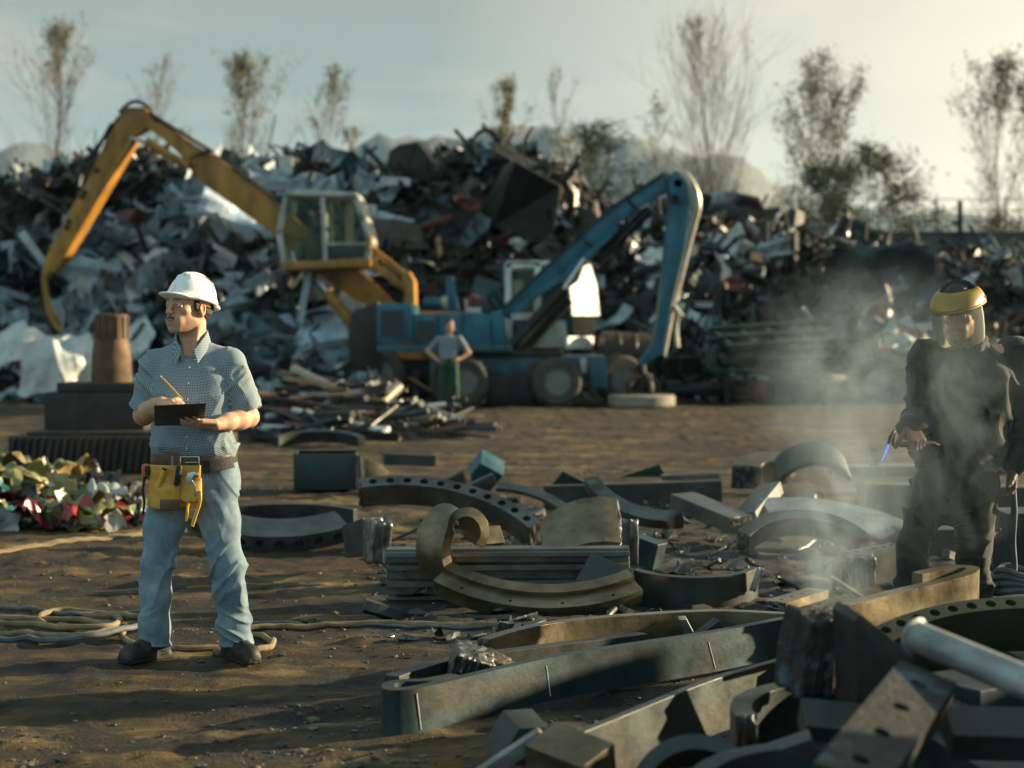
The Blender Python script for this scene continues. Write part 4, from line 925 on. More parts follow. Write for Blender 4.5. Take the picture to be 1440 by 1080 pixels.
ring('sloping dark band under the long curved steel band, reaching the bottom edge',[(790,1038),(870,1006),(936,979),(1010,951),(1112,922)],6.1,0,.035,.21,mat_=STD,name='curved_steel_band',cat='steel band')
chunk('striped torch cut mound between the two front bands',662,938,7.3,(.24,.22,.20),CUT,21,(.3,.3,.2),name='cut_steel_chunk')
chunk('golden lump leaning against the striped mound',700,944,7.35,(.24,.14,.16),STG,23,(.2,.5,.1),name='cut_steel_chunk')
shard('grey blue offcut lying across the curved band with the sunlit inner face',960,880,8.35,[(-.04,.05),(.0,.055),(.08,-.05),(.03,-.06)],.03,STW,(.6,.1,.3),'steel_offcut','offcut')
shard('dark wedge leaning where the sunlit band meets the front band',1002,880,8.30,[(-.10,-.05),(.02,.035),(.10,-.05)],.06,STD,(.2,0,.3),'steel_wedge','wedge')
bar(at(760,1030,5.35),at(842,1062,5.2),.16,.30,'chamfered block with a golden top at the bottom edge',STG,(.0,.0),name='steel_block',cat='block',U=(-.15,-.25,.95))
shard('thin pale splinter left of the chamfered block at the bottom edge',712,1062,5.5,[(-.14,-.08),(.10,.09),(.13,.06),(-.06,-.10)],.03,STW,(.3,0,.2))
shard('dark stone like lump under the front band left of the chamfered block',730,1036,6.0,[(-.09,-.08),(-.05,.06),(.06,.08),(.1,-.07)],.16,STD,(.2,.2,.4),'cut_steel_chunk','steel chunk')
chunk('dark torn ring end with blue paint patches, out of focus in the near right',1146,918,5.55,(.24,.24,.36),TORN,31,(.1,.12,.3),name='ring_end',cat='ring end')
shard('dark wedge of ring with a golden top edge right of the torn ring end',1226,925,5.35,[(-.105,.145),(-.085,.165),(.105,.02),(.06,-.09),(-.08,-.17)],.16,STD,(.1,0,.25),'ring_wedge','wedge')
ring('golden band with a rounded end lying before the worker\'s feet',[(1186,850),(1256,832),(1320,817),(1358,806),(1368,798),(1350,796),(1318,800),(1290,806)],7.3,4,.055,.14,mat_=STG,name='curved_steel_band',cat='steel band')
ring('holed ring segment at the right edge with oval looking bolt holes on its rim',[(1232,893),(1340,856),(1470,848)],6.5,26,.075,.30,holes=(9,.021),mat_=STN)

mb=MB(); a=at(1284,893,4.9); b=at(1500,984,4.5); d=(b-a); mb.tube([a,a+d*.02,a+d*.03,a+d*.5,b],[.052,.056,.045,.046,.048],16); o=mb.build('pale_pipe',[STW],smooth=True); top(o); tag(o,'pale blurred pipe running off the right edge','pipe')
bar(at(1306,944,4.7),at(1192,1092,3.95),.165,.10,'dark slanting bar with three bolt holes, blurred in the near right corner',TORN,(.0,.0),name='holed_bar',cat='bar',U=(-.30,-.90,.30),holes=(4,.023),bev=.008)
bar(at(1334,1012,4.9),at(1500,1016,4.9),.14,.09,'level grey bar at the right edge under the pale pipe',STD,(.0,.0),U=(0,-.4,.9))
bar(at(1130,1000,5.1),at(1215,1008,5.1),.14,.08,'short grey bar behind the slanting holed bar',STD,(.0,.0),U=(0,-.4,.9))
ring('dark curved band buried under the slanting holed bar',[(1050,1006),(1190,958),(1345,990)],5.75,3,.07,.22,mat_=STD,rough=(.03,.02),name='curved_steel_band',cat='steel band')
ring('low dark curved band at the bottom edge beside the rounded ring end',[(985,1085),(1110,1048),(1260,1066)],5.0,6,.06,.16,mat_=STB,rough=(.02,0),name='curved_steel_band',cat='steel band')
ring('rounded ring end at the bottom edge left of the slanting bar',[(900,1096),(985,1043),(1064,1098)],5.2,60,.05,.20,mat_=STD,rough=(0,0))
shard('twisted shard with a glint at the bottom edge beside the rounded ring end',1095,1056,5.0,[(-.12,-.14),(.04,.10),(.11,.05),(.02,-.16)],.05,STL,(.5,.5,.2))
bar(at(1330,960,5.6),at(1500,935,5.9),.30,.16,'dark slab under the holed ring segment at the right edge',STB,name='steel_slab',cat='slab')
bar(gnd(1160,905,.33),gnd(1420,880,.36),.28,.30,'dark base block carrying the golden rounded band before the worker',STB,(.02,0),name='steel_slab',cat='slab')
sk=empty('shade_stack',Vector((5.9,7.9,0)),'tall unseen stack of curved steel bands added beyond the right edge for shade','shade stack')  # unseen, added to shade the front bands from the low sun
for k in range(5):
    m_=MB(); rd_=random.Random(k)
    P=[Vector((-.55+1.1*i/12+.05*math.sin(k),-.95+1.9*i/12,0)) for i in range(13)]
    P=[Vector((.60*math.cos(t)+.08*math.sin(k*2),1.40*math.sin(t)+.06*math.cos(k*3),0)) for t in np.linspace(-2.6,2.6,40)]
    band_mb(P,Vector((0,0,1)),.22,.27,None,(.02,.02),k,m_); me_=mesh('band',m_.v,m_.f,[STD,CUT],m_.m,True); autosmooth(me_,38); link('band',me_,sk,(0,0,.275*(k+1)))
sk=empty('shade_stack',Vector((3.35,5.15,0)),'shorter unseen stack of curved steel bands added past the near right corner for shade','shade stack')  # unseen, added to keep the sun off the holed bar
for k in range(5):
    m_=MB(); P=[Vector((.50*math.cos(t)+.06*math.sin(k*2),.75*math.sin(t)+.05*math.cos(k*3),0)) for t in np.linspace(-2.7,2.7,36)]
    band_mb(P,Vector((0,0,1)),.20,.235,None,(.02,.02),k+9,m_); me_=mesh('band',m_.v,m_.f,[STD,CUT],m_.m,True); autosmooth(me_,38); link('band',me_,sk,(0,0,.24*(k+1)))
for lb,c_,d_ in (('dark base block on the ground under the slanting holed bar',(1.78,5.25,.16),(.9,.6,.32)),('dark base block on the ground under the pale blurred pipe',(2.35,6.25,.19),(.9,.55,.38))):
    m_=MB(); m_.box((0,0,d_[2]/2),d_,0,(0,0,.15)); o=m_.build('steel_block',[STB],None,(c_[0],c_[1],0),bevel=.01); tag(o,lb,'block')
# chalk lines are on the face of the front band itself
# ---------------- left: rusty machine part on a ridged plate
RUST=pm('brown_rust',[(.035,.020,.012),(.085,.045,.022),(.14,.078,.036)],4,(.6,.85),.2,.3,40); BROWN=pm('dark_brown_steel',[(.020,.015,.012),(.045,.032,.024)],4,(.5,.75),.3,.2,30)
D=19.0; ro=Vector((at(157,0,D+.9).x,D+.9,0)); rr_=empty('rusty_turret',ro,'rusty two-stepped steel drum on a dark block behind the man','machine part')
zz=lambda v: CH-(v-HY)/F*(D+.9)
m=MB(); m.lathe([(0,zz(537)),(.235,zz(537)),(.235,zz(530)),(.225,zz(500)),(.205,zz(481)),(0,zz(481))],28,0,None,False); m.build('lower_drum',[RUST],rr_,smooth=True)
m=MB(); m.lathe([(0,zz(481)),(.19,zz(481)),(.19,zz(478)),(.185,zz(446)),(.19,zz(442)),(.15,zz(441)),(.15,zz(447)),(0,zz(447))],28,0,None,False)
for k in range(14): a=k*2*PI/14; m.box((.19*math.cos(a),.19*math.sin(a),(zz(443)+zz(479))/2),(.02,.045,zz(446)-zz(476)),0,(0,0,a))
m.build('upper_drum',[RUST],rr_,smooth=True)
m=MB(); m.box((-.1,0,(zz(537)+zz(550))/2),(.9,.7,zz(537)-zz(550)-.004)); m.build('base_plate',[BROWN],rr_,bevel=.01)
m=MB(); m.box((-.12,.05,(zz(550)+.32)/2),(1.15,.8,zz(550)-.324)); m.build('base_block',[BROWN],rr_,bevel=.02)
mb=MB(); P=[]
mb.box((0,.4,.20),(2.4,.9,.40)); mb.box((.06,.45,.42),(2.2,.7,.04))
for k in range(28): mb.prism([(-1.2+k*.083,.012),(-1.2+k*.083+.036,.012),(-1.2+k*.083+.086,.385),(-1.2+k*.083+.050,.385)],-.09,-.045)
o=mb.build('ridged_slab',[BROWN],None,Vector((at(165,0,D).x,D,0)),bevel=.003); tag(o,'long dark slab with slanting ridges on its front carrying the rusty drum','slab')
# ---------------- pipes between the man and the machines
PIPEM=[pm('black_pipe',[(.012,.014,.016),(.03,.034,.036)],5,(.35,.6),.4,.1),pm('brown_pipe',[(.05,.03,.018),(.10,.06,.035),(.15,.10,.06)],5,(.4,.7),.3,.15),pm('pale_pipe_metal',[(.22,.19,.14),(.36,.31,.24)],6,(.3,.5),.5,.1)]
def pipe(label,a,b,r,mat_,hollow=True,name='steel_pipe',cat='pipe'):
    a=Vector(a);b=Vector(b); d=(b-a).normalized(); mb=MB()
    up=Vector((0,0,1)); s=d.cross(up).normalized(); u=s.cross(d); n=16; vs=[]
    for p,q in ((a,r),(b,r),(b,r*.8),(b-d*r*3,r*.8)): vs+=[p+s*q*math.cos(2*PI*j/n)+u*q*math.sin(2*PI*j/n) for j in range(n)]
    fs=[(i*n+j,i*n+(j+1)%n,(i+1)*n+(j+1)%n,(i+1)*n+j) for i in range(3) for j in range(n)]+[tuple(range(n)),tuple(3*n+j for j in range(n))]
    mb.add(vs,fs); o=mb.build(name,[mat_],smooth=True); top(o); return tag(o,label,cat)
pipe('sunlit pale pipe slanting down at the top of the pipe pile',at(413,520,29.2),at(468,547,28.2),.085,PIPEM[2])
pipe('sunlit pale pipe slanting down at the feet of the far man',at(588,570,29.5),at(654,597,27.6),.075,PIPEM[2])
pipe('long black pipe pointing right at the front of the pipe pile',at(602,601,27.2),at(702,608,26.6),.10,PIPEM[0])
pipe('long dark pipe lying through the middle of the pipe pile',at(462,566,27.8),at(566,608,26.2),.13,PIPEM[0])
pipe('dark pipe with a bright open end in the middle of the pipe pile',at(470,560,28.4),at(542,574,27.2),.10,PIPEM[0])
pipe('brown pipe with an open end in the lower right of the pipe pile',at(530,590,27.6),at(612,594,26.4),.11,PIPEM[1])
pipe('pale pipe propped up to the right in the pipe pile',at(530,570,28.4),at(560,543,28.8),.11,PIPEM[2])
pipe('brown pipe lying behind the sunlit top pipe',at(432,532,30.2),at(482,541,29.4),.08,PIPEM[1])
pipe('black pipe behind the propped pale pipe',at(460,548,29.6),at(524,553,29.6),.10,PIPEM[0])
pipe('thin brown rod across the left of the pipe pile',at(380,590,27),at(470,560,28),.04,PIPEM[1])
pipe('thick dark pipe low on the left of the pipe pile',at(392,600,26.4),at(500,612,25.2),.12,PIPEM[0])
pipe('short pale tube stub with a white rim at the front of the pipe pile',at(545,606,26.0),at(520,612,25.6),.14,PIPEM[0])
pipe('brown pipe lying low between the two front pipes',at(560,600,26.8),at(612,605,26.2),.09,PIPEM[2])
pipe('dark pipe end poking left out of the pipe pile',at(470,574,27.6),at(418,562,27.2),.09,PIPEM[1])
# ---------------- low mixed scrap round the pipes
B=Bulk()
for k in range(620):
    px=rh.gauss(470,75); D=rh.uniform(24.5,33); 
    if px<350 or px>640: continue
    x=(px-CX)/F*D; z=max(0,.75-abs(px-460)/150-abs(D-29)/9)*rh.random()**.7
    m=rh.choices(range(10),[.42,.2,.06,.03,.02,.01,.01,.03,.21,.01])[0]; t=rh.random()
    if t<.7: v,f=g_tube(rh,rh.uniform(.6,2.4),rh.uniform(.015,.06),.05)
    elif t<.78: v,f=g_sheet(rh,rh.uniform(.2,.5),rh.uniform(.15,.45),.2,5,.3)
    elif t<.84: v,f=g_box(rh,rh.uniform(.1,.5),rh.uniform(.08,.2),rh.uniform(.05,.2))
    else: v,f=g_angle(rh,rh.uniform(.6,2.0),.07)
    B.put(v,f,m,T4(np.array(Euler((rh.gauss(0,.3),rh.gauss(0,.12),rh.gauss(-.3,.6))).to_matrix()),(x,D,z+.05)))
tag(link('scrap_litter',mesh('scrap_litter',np.concatenate(B.V),B.F,HM,B.M,False)),kind='stuff')
# ---------------- bits of cut steel strewn between the rings
B=Bulk()
for k in range(260):
    px=rh.gauss(880,210); D=rh.uniform(8.6,16)
    if px<470 or px>1330: continue
    x=(px-CX)/F*D; s=rh.lognormvariate(-2.9,.5); s=min(s,.16); t=rh.random(); z=float(gheight(np.array([x]),np.array([D]))[0])
    if t<.35: v,f=g_box(rh,s*1.6,s*.8,s*.5,.2)
    elif t<.6: v,f=g_sheet(rh,s*2,s*1.3,.2,6,.3)
    elif t<.8: v,f=g_ring(rh,s*2.2,s*.35,rh.uniform(.6,1.6))
    else: v,f=g_tube(rh,s*5,s*.16,.12,5,6)
    a=np.array(Euler((rh.gauss(0,.25),rh.gauss(0,.25),rh.random()*6.28)).to_matrix()); B.put(v,f,rh.choices((0,1,2),(.45,.35,.20))[0],T4(a,(x,D,z+s*.18)))
tag(link('metal_debris',mesh('metal_debris',np.concatenate(B.V),B.F,[STD,CUT,STL],B.M,False)),kind='stuff')
# ---------------- gravel, slag crumbs and flakes
B=Bulk(); GM=[pm('slag_crumb',[(.015,.017,.018),(.05,.055,.055)],9,(.3,.7),.3,.3),pm('stone_crumb',[(.06,.05,.034),(.15,.12,.08)],9,(.8,.95),0,.2),pm('rust_flake',[(.05,.03,.018),(.10,.06,.03)],9,(.7,.9),0,.2),HM[7]]
ico=bmesh.new(); bmesh.ops.create_icosphere(ico,subdivisions=1,radius=1); iv=np.array([v.co[:] for v in ico.verts]); ifc=[tuple(v.index for v in f.verts) for f in ico.faces]; ico.free()
for k in range(11000):
    D=6.0+ (rh.random()**1.6)*15; px=rh.uniform(-30,1470); x=(px-CX)/F*D
    ins=(x-1.6)**2/7+(D-10.5)**2/18<1
    cl=float(vn(x*1.4,D*1.4,0,71))
    if cl<-.1 and rh.random()<.75: continue
    if not ins and rh.random()<.35: continue
    s=rh.lognormvariate(-5.0,.5); s=min(s,.024)
    m=rh.choices(range(4),[.72,.12,.10,.06] if ins else [.42,.33,.23,.02])[0]
    v=iv*(1+.35*vn(iv[:,0]*2+k,iv[:,1]*2,iv[:,2]*2,k%50)[:,None])*np.array([s*rh.uniform(.7,1.8),s*rh.uniform(.7,1.5),s*rh.uniform(.3,.8)])
    a=rh.random()*6.28; c,s_=math.cos(a),math.sin(a)
    B.put(v,ifc,m,T4(np.array([[c,-s_,0],[s_,c,0],[0,0,1]]),(x,D,float(gheight(np.array([x]),np.array([D]))[0])+s*.2)))
tag(link('gravel',mesh('gravel',np.concatenate(B.V),B.F,GM,B.M,False)),kind='stuff')
# ---------------- implicit bodies, meshed with surface nets
class SDF:
    def __init__(s,lo,hi,h):
        s.lo=np.array(lo,float); s.h=h; s.n=np.ceil((np.array(hi)-s.lo)/h).astype(int)+1
        s.f=np.full(s.n,.3,np.float32)
    def sub(s,lo,hi):
        a=np.clip(np.floor((np.array(lo)-s.lo)/s.h).astype(int),0,s.n); b=np.clip(np.ceil((np.array(hi)-s.lo)/s.h).astype(int)+1,0,s.n)
        sl=tuple(slice(i,j) for i,j in zip(a,b))
        ax=[(s.lo[k]+s.h*np.arange(a[k],b[k])).astype(np.float32) for k in range(3)]
        return sl,ax[0][:,None,None],ax[1][None,:,None],ax[2][None,None,:]
    def put(s,fn,lo,hi,k=.01,op='u'):
        p=k+s.h*3; sl,x,y,z=s.sub(np.array(lo)-p,np.array(hi)+p)
        if min(i.stop-i.start for i in sl)<=0: return s
        d=fn(x,y,z); a=s.f[sl]
        if op=='u':
            k=max(k,1e-5); h=np.clip(.5+.5*(a-d)/k,0,1); s.f[sl]=a*(1-h)+d*h-k*h*(1-h)
        else:
            d=-d; k=max(k,1e-5); h=np.clip(.5-.5*(a-d)/k,0,1); s.f[sl]=a*(1-h)+d*h+k*h*(1-h)
        return s
    def cone(s,a,b,ra,rb,k=.01,op='u',sq=None):
        a=np.array(a,float);b=np.array(b,float);ba=b-a;L2=max(ba@ba,1e-9);r=max(ra,rb)
        def fn(x,y,z):
            px=x-a[0];py=y-a[1];pz=z-a[2]; t=np.clip((px*ba[0]+py*ba[1]+pz*ba[2])/L2,0,1)
            return np.sqrt((px-t*ba[0])**2+(py-t*ba[1])**2+(pz-t*ba[2])**2)-(ra+t*(rb-ra))
        return s.put(fn,np.minimum(a,b)-r,np.maximum(a,b)+r,k,op)
    def chain(s,pts,rs,k=.01,op='u'):
        for i in range(len(pts)-1): s.cone(pts[i],pts[i+1],rs[i],rs[i+1],k,op)
        return s
    def ell(s,c,r,Rm=None,k=.01,op='u'):
        c=np.array(c,float);r=np.array(r,float);M=np.eye(3) if Rm is None else np.array(Rm); m=r.max()
        def fn(x,y,z):
            X=x-c[0];Y=y-c[1];Z=z-c[2]
            q=[M[0,i]*X+M[1,i]*Y+M[2,i]*Z for i in range(3)]
            k0=np.sqrt((q[0]/r[0])**2+(q[1]/r[1])**2+(q[2]/r[2])**2); k1=np.sqrt((q[0]/r[0]**2)**2+(q[1]/r[1]**2)**2+(q[2]/r[2]**2)**2)
            return k0*(k0-1)/np.maximum(k1,1e-6)
        return s.put(fn,c-m,c+m,k,op)
    def box(s,c,hd,r,Rm=None,k=.01,op='u'):
        c=np.array(c,float);hd=np.array(hd,float);M=np.eye(3) if Rm is None else np.array(Rm); m=np.linalg.norm(hd)
        def fn(x,y,z):
            X=x-c[0];Y=y-c[1];Z=z-c[2]
            q=[np.abs(M[0,i]*X+M[1,i]*Y+M[2,i]*Z)-(hd[i]-r) for i in range(3)]
            return np.sqrt(np.maximum(q[0],0)**2+np.maximum(q[1],0)**2+np.maximum(q[2],0)**2)+np.minimum(np.maximum(q[0],np.maximum(q[1],q[2])),0)-r
        return s.put(fn,c-m,c+m,k,op)
    def loft(s,st,k=.01,e=2.4,op='u'):
        st=np.array(st,float); zc=st[:,0]
        def fn(x,y,z):
            cx,cy,rx,ry=[np.interp(z,zc,st[:,i]).astype(np.float32) for i in (1,2,3,4)]
            q=(np.abs((x-cx)/rx)**e+np.abs((y-cy)/ry)**e)**(1/e)
            d=(q-1)*np.minimum(rx,ry); return np.maximum(d,np.maximum(zc[0]-z,z-zc[-1]))
        m=np.max(st[:,3:],0); lo=[st[:,1].min()-m[0],st[:,2].min()-m[1],zc[0]]; hi=[st[:,1].max()+m[0],st[:,2].max()+m[1],zc[-1]]
        return s.put(fn,lo,hi,k,op)
    def disp(s,fn):
        m=np.argwhere(np.abs(s.f)<.035)
        p=s.lo+m*s.h; s.f[tuple(m.T)]+=fn(p[:,0],p[:,1],p[:,2]).astype(np.float32); return s
    def cut(s,c,n):
        """keep the side the normal points away from"""
        n=np.array(n,float);n/=np.linalg.norm(n); _,x,y,z=s.sub(s.lo,s.lo+s.h*s.n); 
        d=(x-c[0])*n[0]+(y-c[1])*n[1]+(z-c[2])*n[2]; d=d[:s.n[0],:s.n[1],:s.n[2]]; s.f=np.maximum(s.f,d.astype(np.float32)); return s
    def nets(s):
        f=s.f; ins=f<0; n0,n1,n2=f.shape
        cnt=np.zeros((n0-1,n1-1,n2-1),np.int8); cs=[(i,j,k) for i in(0,1) for j in(0,1) for k in(0,1)]
        for i,j,k in cs: cnt+=ins[i:n0-1+i,j:n1-1+j,k:n2-1+k]
        act=np.argwhere((cnt>0)&(cnt<8)); idx=np.full(cnt.shape,-1,np.int32); idx[tuple(act.T)]=np.arange(len(act))
        vals=[f[act[:,0]+i,act[:,1]+j,act[:,2]+k].astype(float) for i,j,k in cs]
        acc=np.zeros((len(act),3)); num=np.zeros(len(act))
        for a in range(8):
            for b in range(a+1,8):
                ca=np.array(cs[a]);cb=np.array(cs[b])
                if np.abs(ca-cb).sum()!=1: continue
                va,vb=vals[a],vals[b]; m=(va<0)!=(vb<0); t=np.where(m,va/np.where(m,va-vb,1),0)
                acc+=np.where(m[:,None],ca+(cb-ca)*t[:,None],0); num+=m
        V=s.lo+(act+acc/num[:,None])*s.h; Fs=[]
        for ax in range(3):
            o=[slice(1,-1)]*3; o[ax]=slice(0,-1); p=[slice(1,-1)]*3; p[ax]=slice(1,None)
            A=ins[tuple(o)];Bq=ins[tuple(p)]; e=np.argwhere(A!=Bq)
            if not len(e): continue
            fl=A[tuple(e.T)]; off=np.ones(3,int); off[ax]=0; e=e+off
            u,w_=[(1,2),(2,0),(0,1)][ax]; q=[]
            for du,dv in ((-1,-1),(0,-1),(0,0),(-1,0)):
                c=e.copy(); c[:,u]+=du; c[:,w_]+=dv; q.append(idx[tuple(c.T)])
            q=np.stack(q,1); q[~fl]=q[~fl][:,::-1]; Fs.append(q)
        F_=np.concatenate(Fs); F_=F_[(F_>=0).all(1)]
        return V,F_
    def grad(s,V):
        g=np.clip(((V-s.lo)/s.h).astype(int),1,s.n-2); i,j,k=g.T
        G=np.stack([s.f[i+1,j,k]-s.f[i-1,j,k],s.f[i,j+1,k]-s.f[i,j-1,k],s.f[i,j,k+1]-s.f[i,j,k-1]],1); return G/np.maximum(np.linalg.norm(G,axis=1),1e-9)[:,None]
def sobj(name,S,mats,parent,cols=None,uv=None,decim=None):
    V,F_=S.nets()
    me=mesh(name,V,F_,mats,None,True,cols(V) if cols else None,uv(V) if uv else None)
    return link(name,me,parent)
def nz(v): v=np.array(v,float); return v/np.linalg.norm(v)
# ---------------- anatomy
def hand(S,wr,d,pn,thumb,curl=(.5,.6,.5),spread=.06,sc=1.0,curls=None,tcurl=.3,tdir=None,k=.006):
    """wr wrist, d finger direction, pn the way the palm faces, thumb +1/-1 the side the thumb leaves"""
    wr=np.array(wr,float); d=nz(d); pn=np.array(pn,float); pn=nz(pn-d*(pn@d)); sd=np.cross(d,pn)*thumb
    Rm=np.stack([sd,d,pn],1)
    S.box(wr+d*.048*sc,np.array([.040,.048,.0145])*sc,.013*sc,Rm,.012)
    S.ell(wr+d*.025*sc+sd*.024*sc+pn*.010*sc,np.array([.018,.030,.014])*sc,Rm,.012)
    tips=[]
    for i,(o,L_,r) in enumerate(((.0305,.074,.0095),(.0105,.082,.0098),(-.0100,.076,.0093),(-.0295,.060,.0082))):
        c=curls[i] if curls else curl
        p=wr+d*(.090-.004*abs(i-1))*sc+sd*o*sc; a=0; pts=[p-d*.02*sc,p]; sp=d+sd*spread*(1.2-i*.8)
        for q,(ln,cc) in enumerate(zip((.44,.31,.25),c)):
            a+=cc; dr=nz(sp)*math.cos(a)+pn*math.sin(a); p=p+dr*L_*ln*sc; pts.append(p)
        S.chain(pts,[r*1.02*sc,r*1.05*sc,r*.98*sc,r*.92*sc,r*.80*sc],.004)
        for q in (1,2): S.ell(pts[q],(r*1.10*sc,)*3,None,.004)
        tips.append(pts[-1])
    b=wr+d*.026*sc+sd*.034*sc+pn*.006*sc; t=nz(tdir) if tdir is not None else nz(d*.75+sd*.55+pn*.35)
    p1=b+t*.040*sc; t2=nz(t+pn*tcurl+d*.25); p2=p1+t2*.032*sc; p3=p2+nz(t2+pn*tcurl*.8)*.024*sc
    S.chain([b-t*.01*sc,b,p1,p2,p3],[.014*sc,.0145*sc,.0118*sc,.0112*sc,.0085*sc],.006); tips.append(p3); return tips
def headsdf(S,c,Rm,sc=1.0,mouth=0.0):
    """c: between the eyes' level and the skull's axis; face looks along local -y"""
    c=np.array(c,float);Rm=np.array(Rm)
    W=lambda x,y,z: c+Rm@(np.array([x,y,z])*sc)
    E=lambda p,r,k=.012,op='u',R2=None: S.ell(W(*p),np.array(r)*sc,Rm if R2 is None else Rm@R2,k*sc,op)
    Cn=lambda a,b,ra,rb,k=.01,op='u': S.cone(W(*a),W(*b),ra*sc,rb*sc,k*sc,op)
    E((0,.018,.048),(.074,.094,.080)); E((0,-.022,.020),(.066,.070,.066),.02)
    E((0,-.030,-.050),(.056,.058,.070),.02); E((0,.0,-.055),(.059,.060,.046),.02)
    Cn((-.045,-.005,-.070),(-.020,-.068,-.098),.018,.018,.02); Cn((.045,-.005,-.070),(.020,-.068,-.098),.018,.018,.02)
    E((0,-.076,-.104),(.020,.017,.016),.014)                       # chin
    for s in (-1,1):
        E((s*.044,-.060,-.022),(.019,.019,.015),.022)               # cheekbone
        E((s*.026,-.076,-.066),(.017,.017,.020),.022)
        Cn((s*.012,-.092,.0225),(s*.048,-.075,.019),.0088,.0085,.016) # brow ridge
        E((s*.031,-.094,.000),(.0175,.016,.0105),.010,'s')          # socket
        E((s*.0315,-.0765,.000),(.0135,.0135,.0125),.003)           # eyeball under the lids
        Cn((s*.018,-.0890,.0062),(s*.045,-.083,.0048),.0050,.0046,.005)  # upper lid
        Cn((s*.020,-.0880,-.0078),(s*.044,-.0825,-.0068),.0042,.0040,.006)
        E((s*.073,.016,-.012),(.011,.022,.032),.006,'u',np.array(Euler((0,0,s*.42)).to_matrix()))     # ear
        E((s*.081,.010,-.008),(.006,.012,.019),.004,'s')
        E((s*.0120,-.104,-.035),(.0078,.0095,.0068),.007)           # nostril wing
        E((s*.0065,-.1075,-.0425),(.0035,.006,.0035),.003,'s')
    Cn((0,-.089,.014),(0,-.106,-.022),.0078,.0085,.012); Cn((0,-.106,-.022),(0,-.1135,-.034),.0085,.0098,.008)
    Cn((0,-.098,-.044),(0,-.096,-.058),.007,.008,.010)
    E((0,-.070,-.070),(.034,.024,.030),.018)
    Cn((-.022,-.086,-.070),(0,-.0985,-.0655),.0045,.0062,.005); Cn((.022,-.086,-.070),(0,-.0985,-.0655),.0045,.0062,.005)
    Cn((-.018,-.088,-.0785),(.018,-.088,-.0785),.0062,.0062,.006); E((0,-.0935,-.0790),(.015,.0060,.0058),.008)
    Cn((-.023,-.0955,-.0722),(0,-.1005,-.0722),.0016+mouth,.0016+mouth,.003,'s'); Cn((.023,-.0955,-.0722),(0,-.1005,-.0722),.0016+mouth,.0016+mouth,.003,'s')
    return W
def headcols(W,c,Rm,sc,skin,lip,stub,warm):
    c=np.array(c);Rm=np.array(Rm)
    def fn(V):
        q=((V-c)@Rm)/sc; col=np.tile(np.array(skin),(len(V),1))
        def mix(m,t): 
            nonlocal col; m=np.clip(m,0,1)[:,None]; col=col*(1-m)+np.array(t)*m
        inh=np.clip(1-np.abs(q[:,2])/.16,0,1)>0
        n=fbm(V[:,0]*60,V[:,1]*60,V[:,2]*60,3,5)
        mix(.45*n+.15,warm); n2=fbm(V[:,0]*18,V[:,1]*18,V[:,2]*18,3,9); mix(.35*n2,tuple(x*.72 for x in skin))
        ch=np.exp(-(((np.abs(q[:,0])-.045)/.02)**2+((q[:,2]+.03)/.02)**2))*(q[:,1]<-.02); mix(ch*.45,warm)
        nose=np.exp(-((q[:,0]/.016)**2+((q[:,2]+.034)/.014)**2))*(q[:,1]<-.09); mix(nose*.5,warm)
        ear=(np.abs(q[:,0])>.070)&(np.abs(q[:,2]+.01)<.04)&(q[:,1]>-.02)&(np.abs(q[:,1])<.06); mix(ear*.5,warm)
        jaw=np.clip((-.045-q[:,2])/.02,0,1)*np.clip((.02-q[:,1])/.03,0,1)*(q[:,2]>-.135)*(np.abs(q[:,0])<.08); mix(jaw*(.62+.35*n),stub)
        lp=np.exp(-((q[:,0]/.021)**4+((q[:,2]+.0722)/.0095)**4))*(q[:,1]<-.08); mix(lp*.9,lip)
        br=np.exp(-(((np.abs(q[:,0])-.030)/.019)**4+((q[:,2]-.0205-.004*np.cos((np.abs(q[:,0])-.03)*60))/.0050)**2))*(q[:,1]<-.06); mix(br*.9,tuple(x*.25 for x in stub))
        return col
    return fn
def skinmat(name):
    m,nt,b=nmat(name); a=N(nt,'ShaderNodeAttribute',attribute_name='col'); v=N(nt,'ShaderNodeTexCoord').outputs['Object']
    L(nt,a.outputs['Color'],b.inputs['Base Color']); b.inputs['Roughness'].default_value=.6; b.inputs['Specular IOR Level'].default_value=.32; b.inputs['Subsurface Weight'].default_value=.12; b.inputs['Subsurface Radius'].default_value=(.012,.004,.002); b.inputs['Subsurface Scale'].default_value=.6
    bp=N(nt,'ShaderNodeBump',Strength=.35,Distance=.004); L(nt,noise_(nt,v,130,6,.7),bp.inputs['Height']); L(nt,bp.outputs[0],b.inputs['Normal']); return m
SKIN=skinmat('skin')
HAIR=pm('dark_hair',[(.012,.008,.005),(.035,.022,.013)],40,(.45,.6),0,.5,160)
def eyes(W,Rm,parent,look=(0,-1,0)):
    Rm=np.array(Rm); lk=nz(Rm@nz(look))
    m,nt,b=EYEM
    for s in (-1,1):
        bm=bmesh.new(); bmesh.ops.create_icosphere(bm,subdivisions=4,radius=.0122); me=bpy.data.meshes.new('eye'); 
        for f in bm.faces:f.smooth=True
        co=np.array([v.co[:] for v in bm.verts]); bm.to_mesh(me); bm.free(); me.materials.append(m)
        d=co/np.linalg.norm(co,axis=1)[:,None]@lk; c=np.where(d[:,None]>.955,[.01,.01,.01],np.where(d[:,None]>.87,[.06,.045,.03],[.62,.58,.54]))
        ca=me.color_attributes.new('col','FLOAT_COLOR','POINT'); cc=np.ones((len(c),4),np.float32); cc[:,:3]=c; ca.data.foreach_set('color',cc.ravel())
        link('eye',me,parent,W(s*.0315,-.0815,.0))
